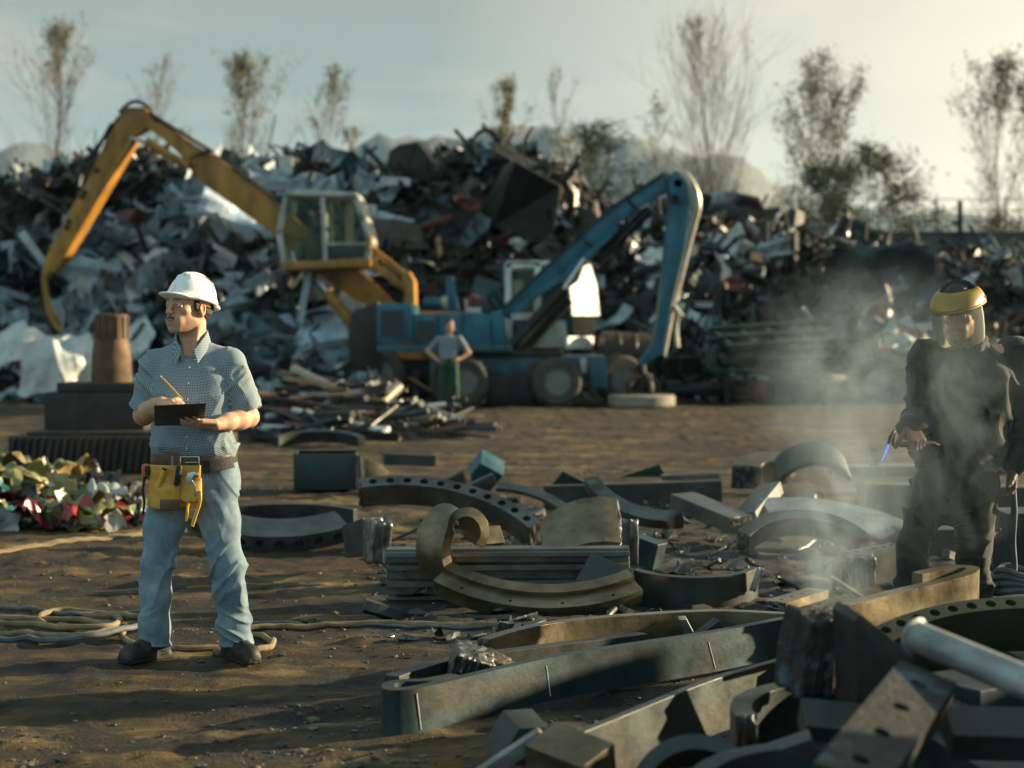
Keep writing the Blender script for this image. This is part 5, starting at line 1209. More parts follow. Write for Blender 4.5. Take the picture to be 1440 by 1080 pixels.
def eyemat():
    m,nt,b=nmat('eyeball'); a=N(nt,'ShaderNodeAttribute',attribute_name='col'); L(nt,a.outputs['Color'],b.inputs['Base Color']); b.inputs['Roughness'].default_value=.12; return m,nt,b
EYEM=eyemat()
def cloth(name,c,c2,rough=.85,bump=.25,weave=420,fade=None):
    m,nt,b=nmat(name); v=N(nt,'ShaderNodeTexCoord').outputs['Object']
    n=noise_(nt,v,5,7,.6); col=mixc(nt,ramp(nt,n,[(.35,0.0),(.65,1.0)]),c,c2)
    if fade: col=mixc(nt,ramp(nt,noise_(nt,v,9,8,.7),[(.45,0.0),(.68,.7)]),col,fade)
    w=noise_(nt,v,weave,2,.5); col=mixc(nt,.25,col,ramp(nt,w,[(.3,0.0),(.7,1.0)]),'OVERLAY')
    L(nt,col,b.inputs['Base Color']); b.inputs['Roughness'].default_value=rough; b.inputs['Sheen Weight'].default_value=.15; b.inputs['Specular IOR Level'].default_value=.25
    bp=N(nt,'ShaderNodeBump',Strength=bump,Distance=.004); L(nt,noise_(nt,v,60,5,.65),bp.inputs['Height']); L(nt,bp.outputs[0],b.inputs['Normal']); return m
def boot(parent,heel,yaw,mat_,h=.004,Ln=.29,pants=True,name='boot'):
    """heel on the ground at heel (x,y); toes along yaw (0 = towards the camera)"""
    S=SDF((-.075,-.25,-.01),(.075,.10,.18),h)
    S.box((0,-.075,.020),(.043,Ln/2-.008,.020),.016,None,.004)
    S.chain([(0,.02,.060),(0,-.08,.060),(0,-.150,.050)],[.046,.046,.042],.02); S.ell((0,-.160,.046),(.049,.058,.044),None,.02)
    S.cone((0,.01,.06),(0,.005,.15),.048,.047,.02)
    S.put(lambda x,y,z:(np.abs(z-.034)-.0022)+0*x+0*y+np.maximum(0,.0),(-.06,-.25,.03),(.06,.1,.038),.003,'s') if False else None
    for i in range(5): S.cone((-.022,-.06-.018*i,.100-.010*i),(.022,-.066-.018*i,.100-.010*i),.0035,.0035,.003)
    S.cut((0,0,.0),(0,0,-1))
    o=sobj(name,S,[mat_],parent); o.location=(heel[0],heel[1],0); o.rotation_euler=(0,0,yaw)
    so=SDF((-.075,-.26,-.006),(.075,.10,.045),h); so.box((0,-.072,.012),(.042,Ln/2-.012,.012),.008,None,.004); so.ell((0,-.152,.012),(.050,.066,.0125),None,.006); so.cut((0,0,0),(0,0,-1)); sobj('sole',so,[BLK],o)
    return o
# ---------------- the man with the clipboard
MD=8.25; mroot=empty('person',Vector(((268-CX)/F*MD,MD,gheight(np.array([-1.55]),np.array([8.25]))[0])),'man in white hard hat and blue green checked shirt writing on a black clipboard','person')
mx=lambda u,y=0.0:(u-CX)/F*(MD+y)-mroot.location.x; mz=lambda v,y=0.0:CH-(v-HY)/F*(MD+y)-mroot.location.z
PP=lambda u,v,y:(mx(u,y),y,mz(v,y))
hR=np.array(Euler((R(-3),R(2),R(-37)),'XYZ').to_matrix()); hR=np.array(Matrix.Rotation(R(-37),3,'Z')@Matrix.Rotation(R(-4),3,'X')); hc=(mx(265),.0,mz(431))
shL=(-.180,.035,1.425); elL=(-.236,.045,1.185); wrL=PP(227,566,-.19)
shR=(.192,.035,1.435); elR=(.274,.045,1.175); wrR=PP(304,597,-.165)
S=SDF((-.36,-.42,.98),(.40,.22,1.93),.0028)
HS=1.12; W=headsdf(S,hc,hR,HS)
S.chain([W(0,.020,-.05),(.0,.030,1.56),(.004,.035,1.47)],[.052,.055,.062],.025); S.cone(W(0,.05,-.03),(.0,.07,1.48),.045,.06,.02)
for s in (-1,1): S.cone(W(s*.05,.02,-.05),(s*.02,-.035,1.475),.014,.014,.02)
S.cone((-.12,.04,1.44),(.13,.04,1.44),.062,.062,.03)
S.loft([(1.0,.005,.03,.15,.09),(1.2,.005,.03,.15,.09),(1.38,.005,.03,.16,.09),(1.44,.005,.03,.14,.08)],.02)
for sh,el,wr in ((shL,elL,wrL),(shR,elR,wrR)):
    sh,el,wr=map(np.array,(sh,el,wr)); f=wr-el
    S.chain([sh,(sh+el)/2,el],[.055,.053,.045],.02); S.ell(el,(.044,.044,.044),None,.02)
    S.chain([el,el+f*.28,el+f*.65,wr],[.046,.050,.040,.0285],.02)
# writing hand: fist round the pencil; holding hand: fingers under the board, thumb above
ptip=np.array(PP(258,563,-.300)); pend=np.array(PP(226,529,-.255))
hand(S,wrL,(.85,-.45,.12),(.22,.10,-.97),-1,curls=[(.55,.75,.5),(.75,.9,.6),(.9,1.1,.7),(1.0,1.1,.8)],tdir=(.80,-.35,.02),tcurl=.15)
cb_n=nz((0,-.33,-.94)) # outward normal of the underside
tR=hand(S,wrR,(-.80,-.50,.08),(-.10,.42,.90),1,curls=[(.10,.12,.1),(.12,.15,.1),(.18,.2,.15),(.3,.3,.2)],tdir=(-.75,.05,.55),tcurl=.1)
bodyo=sobj('body',S,[SKIN],mroot,headcols(W,hc,hR,HS,(.50,.295,.195),(.36,.155,.12),(.30,.19,.13),(.50,.22,.14)))
eyes(W,hR,mroot,(-.25,-1,.03))
# hair, sideburns, moustache
S=SDF((-.22,-.22,1.60),(.20,.22,1.88),.003)
S.ell(W(0,.022,.050),(.087,.110,.094),hR,.01); S.ell(W(0,.065,.0),(.068,.064,.072),hR,.02)
for s in (-1,1): S.ell(W(s*.0665,-.012,.020),(.013,.022,.046),hR,.01)
S.cut(W(0,-.052,.05),hR@nz((0,-1,-.12))); S.cut(W(0,.03,-.045),hR@nz((0,-.35,-1)))
for s in (-1,1): S.ell(W(s*.082,.018,-.015),(.026,.029,.040),hR,.004,'s')
S.disp(lambda x,y,z:.0025*vn(x*160,y*160,z*60,3)); sobj('hair',S,[HAIR],mroot)
S=SDF((-.22,-.22,1.60),(.20,.12,1.76),.002)
for s in (-1,1): S.chain([W(0,-.1035,-.0545),W(s*.014,-.0985,-.0570),W(s*.0300,-.0850,-.0665)],[.0052,.0054,.0034],.005)
S.disp(lambda x,y,z:.0012*vn(x*300,y*300,z*120,4)); sobj('moustache',S,[pm('brown_hair',[(.055,.030,.016),(.11,.065,.035)],60,(.5,.7),0,.4,200)],mroot)
# hard hat
WHITE=pm('white_plastic',[(.66,.67,.64),(.76,.77,.74),(.80,.80,.77)],5,(.28,.45),0,.03,18,wear=((.45,.43,.38),9,.62))
HT=np.array(Matrix.Rotation(R(-37),3,'Z')@Matrix.Rotation(R(-13),3,'X'))
hw=lambda x,y,z:np.array(hc)+np.array([0,0,-.020])+HT@np.array([x,y,z])
S=SDF((-.25,-.25,1.66),(.23,.23,1.93),.0028)
S.ell(hw(0,.010,.050),(.106,.132,.142),HT,.01)
S.ell(hw(0,.010,.060),(.113,.140,.030),HT,.012)
S.cut(hw(0,0,.050),HT@nz((0,.10,-1)))
S.ell(hw(0,-.075,.048),(.092,.100,.014),HT,.012); S.ell(hw(0,.012,.050),(.114,.143,.011),HT,.008)
S.ell(hw(0,.10,.040),(.085,.062,.014),HT,.015)
for s in (-1,0,1): S.cone(hw(s*.036,-.060,.166-.012*abs(s)),hw(s*.036,.080,.160-.012*abs(s)),.007,.007,.022)
S.ell(hw(0,.010,.038),(.099,.125,.137),HT,.006,'s')
S.disp(lambda x,y,z:.0008*vn(x*25,y*25,z*25,9)); hat=sobj('hard_hat',S,[WHITE],mroot)
mb=MB()
def onhat(x,y):
    zc=1-(x/.106)**2-((y-.010)/.132)**2; return hw(x,y,.050+.142*math.sqrt(max(0,zc))+.0008)
mb=MB(); mb.tube([onhat(.010,-.075),onhat(.030,-.070),onhat(.042,-.064)],.0028,6); mb.build('slot',[HM[1]],hat,smooth=True)
REDM=pm('red_print',[(.35,.03,.02)],20,(.5,.6),0,0); mb=MB()
for k in range(4):
    x=.060;cy=.012+.019*k; c=[onhat(x+.0075*math.cos(t*PI/4),cy+.0075*math.sin(t*PI/4)) for t in range(9)]; mb.tube(c,.0017,5,0,False)
mb.build('print',[REDM],hat)
mb=MB(); YB=pm('yellow_band',[(.55,.36,.08),(.65,.45,.14)],9,(.5,.7),0,.1)
vs=[];n=36
for j in range(n):
    t=2*PI*j/n
    for zq in (.030,.056): vs.append(hw(.086*math.cos(t),.008+.114*math.sin(t)*(1.0 if math.sin(t)>0 else .985),zq+.0))
mb.add(vs,[(2*j,2*((j+1)%n),2*((j+1)%n)+1,2*j+1) for j in range(n)]); hb=mb.build('headband',[YB],mroot,smooth=True); md=hb.modifiers.new('t','SOLIDIFY'); md.thickness=.003
# shirt
def shirtmat():
    m,nt,b=nmat('checked_cotton'); st=N(nt,'ShaderNodeAttribute',attribute_name='st'); sx=N(nt,'ShaderNodeSeparateXYZ'); L(nt,st.outputs['Vector'],sx.inputs[0])
    v=N(nt,'ShaderNodeTexCoord').outputs['Object']
    def st_(o):
        a=N(nt,'ShaderNodeMath',operation='MULTIPLY'); L(nt,o,a.inputs[0]); a.inputs[1].default_value=2*PI/.0078
        s=N(nt,'ShaderNodeMath',operation='SINE'); L(nt,a.outputs[0],s.inputs[0]); mr=N(nt,'ShaderNodeMapRange'); L(nt,s.outputs[0],mr.inputs[0]); mr.inputs[1].default_value=-.35; mr.inputs[2].default_value=.35; return mr.outputs[0]
    a=st_(sx.outputs[0]); c=st_(sx.outputs[1])
    sm_=N(nt,'ShaderNodeMath',operation='ADD'); L(nt,a,sm_.inputs[0]); L(nt,c,sm_.inputs[1]); hf=N(nt,'ShaderNodeMath',operation='MULTIPLY'); L(nt,sm_.outputs[0],hf.inputs[0]); hf.inputs[1].default_value=.5
    col=ramp(nt,hf.outputs[0],[(0.0,(.40,.45,.47)),(.5,(.135,.195,.225)),(1.0,(.020,.055,.078))])
    col=mixc(nt,ramp(nt,noise_(nt,v,4,5,.6),[(.35,0.0),(.7,.22)]),col,(.22,.28,.31))
    L(nt,col,b.inputs['Base Color']); b.inputs['Roughness'].default_value=.85; b.inputs['Sheen Weight'].default_value=.12; b.inputs['Specular IOR Level'].default_value=.2
    bp=N(nt,'ShaderNodeBump',Strength=.30,Distance=.006); L(nt,noise_(nt,v,22,6,.65,.8),bp.inputs['Height']); L(nt,bp.outputs[0],b.inputs['Normal']); return m
SHIRT=shirtmat()
S=SDF((-.40,-.24,.93),(.44,.28,1.60),.003)
S.loft([(.98,.010,.03,0.186,0.136),(1.005,.010,.028,0.196,0.149),(1.04,.008,.025,0.205,0.161),(1.09,.006,.025,0.201,0.153),(1.18,.006,.026,0.196,0.142),(1.28,.006,.027,0.199,0.138),(1.36,.006,.03,0.201,0.132),(1.42,.006,.034,0.185,0.118),(1.455,.006,.036,0.157,0.102),(1.49,.005,.038,0.114,0.085),(1.52,.004,.038,0.078,0.070)],.02,2.3)
for sg,sh,el in ((-1,shL,elL),(1,shR,elR)):
    sh,el=np.array(sh),np.array(el); d=el-sh; en=sh+d*.90
    S.cone((sg*.06,.036,1.490),sh+np.array([-sg*.005,0,.012]),.048,.058,.03); S.ell(sh+np.array([-sg*.004,0,-.002]),(.062,.068,.066),None,.03)
    S.chain([sh,sh+d*.4,en],[.068,.067,.074],.025)
    n=nz(d)
    # flat open cuff
    S.put(lambda x,y,z,c=en-n*.012,n=n:np.maximum(np.sqrt(np.maximum((x-c[0])**2+(y-c[1])**2+(z-c[2])**2-((x-c[0])*n[0]+(y-c[1])*n[1]+(z-c[2])*n[2])**2,0))-.14,-((x-c[0])*n[0]+(y-c[1])*n[1]+(z-c[2])*n[2])),en-.13,en+.13,.001,'s') if False else None
def cuffcut(S,en,n,Rr=.13):
    sl,x,y,z=S.sub(en-.16,en+.16); t=(x-en[0])*n[0]+(y-en[1])*n[1]+(z-en[2])*n[2]; rr_=np.sqrt(np.maximum((x-en[0])**2+(y-en[1])**2+(z-en[2])**2-t*t,0))
    reg=(rr_<Rr)&(t>-.03); S.f[sl]=np.where(reg,np.maximum(S.f[sl],t),S.f[sl])
    S.cone(en-n*.05,en+n*.02,.062,.072,.004,'s')
for sh,el in ((shL,elL),(shR,elR)):
    sh,el=np.array(sh),np.array(el); cuffcut(S,sh+(el-sh)*.86,nz(el-sh))
S.ell((.002,-.075,1.535),(.060,.075,.075),None,.01,'s'); S.cone((0,.03,1.50),(0,.03,1.60),.060,.062,.006,'s')
def folds(x,y,z):
    r=lambda n:1-np.abs(n)*2
    wb=np.exp(-((z-1.03)/.05)**2); d=.009*wb*vn(x*22,y*14,z*9,1)+.006*wb*vn(x*40+z*20,y*30,z*16,2)
    q=lambda n:np.clip(1-np.abs(n)*3,0,1)**1.4
    d+=.010*q(vn(x*5+z*4,y*4,z*4-x*3,3))*np.clip((1.36-z)/.2,.35,1)
    arm=np.clip((np.abs(x-.005)-.16)/.04,0,1); d+=arm*.011*q(vn(x*7+z*6,y*6,z*11-np.abs(x)*10,5))
    fr=(y<0); d+=fr*.006*q(vn((np.abs(x)-z*.6)*9,0*y,z*3.5,7))
    pl=fr*(np.abs(x-.012-.012*(z-1.2))<.016)*(z<1.47); d-=.0022*pl
    pk=fr*(np.abs(x-.115)<.052)*(np.abs(z-1.345)<.058); d-=.0020*pk
    return -d*.9
S.disp(folds); S.cut((0,0,.986),(0,0,-1))
def shuv(V):
    sx=np.sign(V[:,0]-.008); u=V[:,0]+.8*sx*(V[:,1]+.1); v=V[:,2]+.5*V[:,1]; out=np.stack([u,v,0*u],1)
    for sh,el in ((shL,elL),(shR,elR)):
        sh,el=np.array(sh),np.array(el); n=nz(el-sh); q=V-sh; t=q@n; pr=q-t[:,None]*n; rr=np.linalg.norm(pr,axis=1)
        b=nz(np.cross(n,(0,1,0))); c=np.cross(n,b); m=(rr<.105)&(t>.075)&(np.abs(V[:,0])>.17)
        out[m,0]=np.arctan2(pr[m]@b,pr[m]@c)*.078; out[m,1]=t[m]
    return out
shirt=sobj('shirt',S,[SHIRT],mroot,None,shuv)
S=SDF((-.13,-.17,1.38),(.14,.16,1.66),.0022)   # collar
for s in (-1,1):
    rim=cr([(0,.108,1.600),(s*.045,.098,1.598),(s*.070,.055,1.590),(s*.071,.005,1.570),(s*.056,-.042,1.538),(s*.030,-.078,1.500)],14)
    low=cr([(0,.122,1.545),(s*.055,.110,1.542),(s*.084,.060,1.535),(s*.085,.000,1.512),(s*.070,-.052,1.482),(s*.050,-.096,1.442)],14)
    for a,b in zip(rim,low): S.cone(tuple(a),tuple(b),.0040,.0046,.004)
    for a,b in zip(rim,cr([(0,.098,1.530),(s*.045,.090,1.530),(s*.068,.045,1.525),(s*.066,.000,1.505),(s*.050,-.045,1.475),(s*.026,-.076,1.455)],14)): S.cone(tuple(a),tuple(b),.0034,.0040,.003)
sobj('collar',S,[SHIRT],mroot,None,lambda V:np.stack([V[:,0]+V[:,1]*.6,V[:,2],0*V[:,0]],1))
mb=MB()
for z in (1.42,1.345,1.27,1.09,1.035):
    y=-.10-.02*(z<1.3); sl=S
    yy=float(np.interp(z,[.985,1.03,1.09,1.18,1.28,1.36,1.42,1.455],[-.13,-.141,-.133,-.12,-.115,-.106,-.088,-.069]))-.004
    mb.lathe([(0,-.002),(.0055,-.002),(.0055,.001),(.004,.002),(0,.002)],10,0,Matrix.Translation((.010+.012*(z-1.2),yy-.003,z))@Matrix.Rotation(PI/2,4,'X'),False)
mb.build('button',[pm('shirt_button',[(.5,.52,.5)],9,(.3,.4),0,0)],mroot,smooth=True)['kind']='stuff'
# jeans
JEAN=cloth('blue_denim',(.085,.135,.18),(.15,.215,.265),.85,.3,500,(.24,.31,.35))
S=SDF((-.31,-.22,.04),(.35,.30,1.02),.0036)
hipL=(-.090,.035,.875);hipR=(.110,.035,.875); kL=(-.160,-.005,.465);kR=(.172,-.005,.465); aL=(-.190,.035,.06);aR=(.214,.035,.06)
S.loft([(.80,.010,.04,.17,.11),(.86,.010,.04,.195,.135),(.92,.010,.035,.198,.140),(.975,.010,.03,.190,.135),(1.0,.010,.03,.188,.133)],.03,2.5)
for hp,kn,an in ((hipL,kL,aL),(hipR,kR,aR)):
    hp,kn,an=map(np.array,(hp,kn,an)); S.chain([hp,hp+(kn-hp)*.5,kn,kn+(an-kn)*.35,kn+(an-kn)*.75,an],[.108,.096,.074,.073,.070,.075],.04)
    S.ell(hp+np.array([0,.05,-.02]),(.095,.085,.10),None,.03)
def jfold(x,y,z):
    r=lambda n:1-np.abs(n)*2.2
    hem=np.exp(-((z-.14)/.10)**2); kn=np.exp(-((z-.42)/.14)**2); cr_=np.exp(-((z-.76)/.10)**2)
    sx=np.sign(x-.01)
    q=lambda n:np.clip(1-np.abs(n)*3.2,0,1)**1.3
    d=.016*hem*q(vn(x*5,y*4,z*17+x*sx*9,1))+.018*kn*q(vn(x*5+z*4,y*4,z*9-x*sx*13,2))+.010*cr_*q(vn(x*6,y*4,z*9+x*sx*15,3))+.012*q(vn(x*8+z*3.5*sx,y*6,z*2.6,4))+.0022*vn(x*30,y*30,z*16,5)-.004
    d+=.004*np.exp(-((z-.070)/.012)**2)
    return -d
S.disp(jfold); S.cut((0,0,.065),(0,-.12,-1)); S.cone((-.19,.02,.02),(-.188,.02,.10),.060,.055,.004,'s'); S.cone((.213,.02,.02),(.212,.02,.10),.060,.055,.004,'s')
jeans=sobj('jeans',S,[JEAN],mroot)
BOOTM=pm('dark_leather',[(.005,.0045,.003),(.012,.010,.007),(.026,.022,.014)],14,(.45,.75),0,.35,60)
boot(mroot,(-.172,.055),R(-40),BOOTM); boot(mroot,(.196,.055),R(38),BOOTM)
# belt, buckle, loops
def ringstrip(name,z0,z1,rx,ry,cx,cy,t,mat_,parent,a0=0,a1=2*PI,e=2.4,n=64,tilt=0.0,bev=.0015):
    mb=MB();vs=[]
    full=abs(a1-a0-2*PI)<1e-6; m=n if full else n+1
    for j in range(m):
        th=a0+(a1-a0)*j/n; c,s=math.cos(th),math.sin(th); k=(abs(c)**e+abs(s)**e)**(-1/e)
        for rr,zz_ in ((0,z0),(t,z0),(t,z1),(0,z1)): vs.append((cx+c*k*(rx+rr),cy+s*k*(ry+rr),zz_+tilt*c))
    fs=[]
    for j in range(n):
        j2=(j+1)%m
        for q in range(4): fs.append((4*j+q,4*j2+q,4*j2+(q+1)%4,4*j+(q+1)%4))
    if not full: fs+=[(0,3,2,1),tuple(4*n+q for q in range(4))]
    mb.add(vs,fs); return mb.build(name,[mat_],parent,bevel=bev)
LEA=pm('brown_leather',[(.045,.020,.009),(.10,.045,.020),(.15,.075,.035)],9,(.4,.65),0,.2,50); BLKL=pm('black_webbing',[(.010,.011,.012),(.024,.026,.028)],20,(.7,.9),0,.3,120)
belt=ringstrip('belt',mz(654),mz(633),.199,.147,.010,.028,.006,LEA,mroot)
STEEL_=pm('buckle_steel',[(.45,.44,.42)],9,(.2,.35),1,.02)
mb=MB(); yb=-.1275; xb=mx(267,yb); zc=.968
for dx in (-.044,.044): mb.box((xb+dx,yb-.004+.004*(dx<0),zc),(.006,.006,.056))
for dz in (-.026,.026): mb.box((xb,yb-.003,zc+dz),(.094,.006,.006))
mb.box((xb+.01,yb-.006,zc),(.06,.004,.005)); mb.build('buckle',[STEEL_],belt,bevel=.001)
for u,v0 in ((242,0),(301,0)):
    x=mx(u,-.125); mb=MB(); mb.box((x,-.127+.09*(abs(x-.01)/.2)**2.4,zc),(.013,.006,.062)); mb.build('belt_loop',[JEAN],jeans,(0,0,0),(0,0,0),bevel=.002)
tb=ringstrip('tool_belt',.905,.965,.200,.150,.010,.03,.006,BLKL,mroot,-.48*PI,.30*PI,2.4,40,.030)
# leather pouch
YLE=pm('yellow_suede',[(.40,.185,.025),(.55,.28,.045),(.62,.35,.075)],12,(.75,.9),0,.35,90,wear=((.30,.14,.03),14,.60))
def patch(name,u0,u1,v0,v1,off,bul,mat_,parent,th=.004,nn=14,round_=.0):
    """leather panel over the left hip; u,v photo pixels"""
    vs=[]
    for i in range(nn+1):
        for j in range(nn+1):
            a=i/nn;b=j/nn; x=mx(u0+(u1-u0)*a,-.12); z=mz(v0+(v1-v0)*b,-.12)
            k=abs((x-.005)/.225)**2.6; y0=.03-.158*(max(0,1-k))**(1/2.6)-off
            y=y0-bul*math.sin(PI*a)**.5*min(1,b*2.5+.25)*(1 if b<.95 else .75)
            sag=-round_*(abs(2*a-1)**3)*b
            vs.append((x,y,z-sag))
    mb=MB(); mb.add(vs,[(i*(nn+1)+j,(i+1)*(nn+1)+j,(i+1)*(nn+1)+j+1,i*(nn+1)+j+1) for i in range(nn) for j in range(nn)])
    o=mb.build(name,[mat_],parent,smooth=True); md=o.modifiers.new('t','SOLIDIFY'); md.thickness=th; return o
pouch=patch('tool_pouch',207,283,654,712,.004,.004,YLE,mroot)
patch('pocket',207,257,676,716,.010,.030,YLE,pouch,round_=.012); patch('pocket',255,284,672,706,.010,.024,YLE,pouch,round_=.02); patch('pocket',225,252,665,690,.008,.016,YLE,pouch)
patch('leather_patch',228,256,701,716,.042,.004,LEA,pouch)
def held(name,label,cat,mb,mats,**k):
    o=mb.build(name,mats,None,**k); o.location=Vector(o.location)+mroot.location; return tag(o,label,cat)
def mp_(u,v,y): return Vector(PP(u,v,y))
ORG=pm('orange_plastic',[(.55,.10,.015)],9,(.35,.5),0,0); YPL=pm('yellow_plastic',[(.60,.33,.02)],9,(.35,.5),0,0)
tm=empty('tape_measure',mroot.location+mp_(205,670,-.075),'orange and black tape measure clipped to the left end of the yellow pouch','tape measure')
mb=MB(); mb.box((0,0,.030),(.034,.050,.058)); mb.build('case',[ORG],tm,bevel=.010); mb=MB(); mb.box((.012,-.004,.030),(.022,.056,.046)); mb.box((0,.0,-.006),(.02,.03,.014)); mb.build('grip',[BLK],tm,bevel=.008)
mb=MB(); mb.tube([mp_(203,672,-.07),mp_(201,690,-.065),mp_(203,708,-.06),mp_(201,724,-.06)],.006,6); held('tool_strap','thin dark strap dangling under the tape measure','strap',mb,[BLKL],smooth=True)
mb=MB(); a,b=mp_(231,660,-.158),mp_(223,684,-.148); mb.tube([a,a.lerp(b,.15),b],[.011,.014,.013],10); o=held('utility_knife','yellow handled knife stuck in the left side of the pouch','knife',mb,[YPL],smooth=True)
c=MB(); c.tube([a+(a-b)*.04,a+(b-a)*.02],.0125,10); c_=c.build('end_cap',[BLK],o,smooth=True); c_.location=-Vector(o.location)+mroot.location
mb=MB(); a,b=mp_(253,654,-.172),mp_(248,682,-.158); mb.tube([a,a.lerp(b,.12),a.lerp(b,.45),a.lerp(b,.7),b],[.010,.0155,.0145,.0125,.014],12); o=held('screwdriver','screwdriver with thick black handle standing in the middle of the pouch','screwdriver',mb,[BLK],smooth=True)
c=MB(); c.tube([b,mp_(243,706,-.145)],.0035,8); c_=c.build('shaft',[STEEL_],o,smooth=True); c_.location=-Vector(o.location)+mroot.location
pl=empty('pliers',mroot.location+mp_(278,690,-.150),'slip joint pliers with a steel head and yellow handles hanging at the pouch\'s right end','pliers')
q=lambda u,v,y:mp_(u,v,y)-mp_(278,690,-.150)
mb=MB(); mb.prism([(a.x,a.z) for a in [q(270,668,0),q(273,661,0),q(281,659,0),q(287,661,0),q(288,668,0),q(282,667,0),q(279,671,0),q(284,678,0),q(286,690,0),q(283,695,0),q(277,688,0),q(272,680,0)]],-.012,.012); mb.build('jaw',[STEEL_],pl,bevel=.003)
for pts in ([(281,690),(281,706),(274,728),(270,740)],[(277,686),(266,704),(263,722),(262,733)]):
    mb=MB(); mb.tube(cr([q(u,v,-.150-.004*k) for k,(u,v) in enumerate(pts)],5),[.0085]*15+[.009],8,squash=.8); mb.build('handle',[YPL],pl,smooth=True)
# clipboard and pencil
cbm=pm('black_board',[(.010,.011,.010),(.020,.022,.020)],8,(.35,.55),0,.05,30)
cl=empty('clipboard',mroot.location+Vector(PP(252,582,-.27)),'black clipboard held out at belly height with its underside to the camera','clipboard')
A=[PP(217,570,-.400),PP(290,566.5,-.395),PP(285,597,-.140),PP(217.5,597.5,-.140)]; base=Vector(PP(252,582,-.27))
A=[Vector(p)-base for p in A]
mb=MB(); mb.add(A,[(0,1,2,3)]); o=mb.build('board',[cbm],cl); md=o.modifiers.new('t','SOLIDIFY'); md.thickness=.004
nn_=(A[1]-A[0]).cross(A[3]-A[0]).normalized(); nn_=nn_ if nn_.z>0 else -nn_
mb=MB(); c=sum(A,Vector())/4; mb.add([c+(p-c)*.93+nn_*.004 for p in A],[(0,1,2,3)]); o=mb.build('paper',[pm('white_paper',[(.75,.75,.72)],9,(.8,.9),0,0)],cl); md=o.modifiers.new('t','SOLIDIFY'); md.thickness=.001
pc=empty('pencil',mroot.location+Vector(ptip),'yellow pencil held in the writing hand of the man in the hard hat','pencil')
dv=Vector(pend-ptip); 
mb=MB(); mb.tube([dv*.10,dv*.90],.0042,6); mb.build('shaft',[pm('pencil_yellow',[(.62,.30,.02)],9,(.35,.5),0,0)],pc); mb=MB(); mb.tube([dv*0,dv*.10],[.0006,.0042],6); mb.build('tip',[pm('bare_wood',[(.45,.30,.16)],9,(.7,.8),0,0)],pc); mb=MB(); mb.tube([dv*.90,dv*.95],.0044,8); mb.build('ferrule',[STEEL_],pc,smooth=True); mb=MB(); mb.tube([dv*.95,dv*1.0],.0043,8); mb.build('eraser',[pm('white_eraser',[(.6,.58,.55)],9,(.8,.9),0,0)],pc,smooth=True)
# ---------------- the worker with the cutting torch
WD=8.6; wroot=empty('person',Vector(((1350-CX)/F*WD,WD,0.0)),'worker in dark clothes and yellow face shield holding a lit cutting torch in smoke','person')
wx=lambda u,y=0.0:(u-CX)/F*(WD+y)-wroot.location.x; wz=lambda v,y=0.0:CH-(v-HY)/F*(WD+y)
WP=lambda u,v,y:(wx(u,y),y,wz(v,y))
kR=np.array(Matrix.Rotation(R(-31),3,'Z')@Matrix.Rotation(R(16),3,'X')@Matrix.Rotation(R(-3),3,'Y')); kc=WP(1350,438,-.03)
s1=WP(1306,503,.02); e1=WP(1296,588,.02); w1=WP(1281,601,-.22)
s2=WP(1424,500,.05); e2=WP(1447,590,.06); w2=WP(1424,662,-.02)
S=SDF((-.40,-.52,.75),(.50,.28,1.90),.0036)
Wk=headsdf(S,kc,kR,1.10)
S.chain([Wk(0,.02,-.05),WP(1360,486,.02),WP(1363,510,.04)],[.056,.060,.065],.025)
S.loft([(.86,.02,.04,.13,.08),(1.2,.03,.04,.15,.09),(1.42,.04,.04,.14,.08)],.02); S.cone(s1,s2,.06,.06,.03)
for a,b,c in ((s1,e1,w1),(s2,e2,w2)): S.chain([a,b,c],[.052,.046,.030],.02)
hand(S,w1,(.2,-.72,-.66),(-.165,.58,-.68),-1,curls=[(1.0,1.35,.9),(1.05,1.4,.9),(1.1,1.4,.9),(1.15,1.4,.9)],tcurl=.5,tdir=(-.62,-.55,-.45),sc=1.08)
hand(S,w2,(-.15,-.25,-.95),(-.85,-.1,.15),-1,curls=[(.4,.5,.4),(.5,.6,.4),(.55,.6,.4),(.6,.7,.5)],sc=1.08)
hc0=headcols(Wk,kc,kR,1.10,(.42,.235,.155),(.32,.14,.11),(.12,.075,.05),(.44,.19,.12))
def wcols(V):
    c=hc0(V); glove=(V[:,2]<1.22)&(np.abs(V[:,0]-.05)>.0); c[glove]=(.05,.035,.025); g1=glove&(V[:,0]<0); c[g1]=(.10,.035,.025); return c
sobj('body',S,[SKIN],wroot,wcols); eyes(Wk,kR,wroot,(-.1,-1,-.25))
S=SDF((-.25,-.30,1.50),(.30,.25,1.92),.004)
S.ell(Wk(0,.022,.050),(.086,.110,.094),kR,.01); S.cut(Wk(0,-.02,.045),kR@nz((0,-.55,-1)))
for s in (-1,1): S.ell(Wk(s*.082,.018,-.015),(.026,.029,.040),kR,.004,'s')
sobj('hair',S,[HAIR],wroot)
S=SDF((-.25,-.30,1.45),(.30,.15,1.75),.003)
for s in (-1,1): S.chain([Wk(0,-.1035,-.055),Wk(s*.016,-.099,-.058),Wk(s*.032,-.085,-.070)],[.0075,.0075,.004],.005)
sobj('moustache',S,[HAIR],wroot)
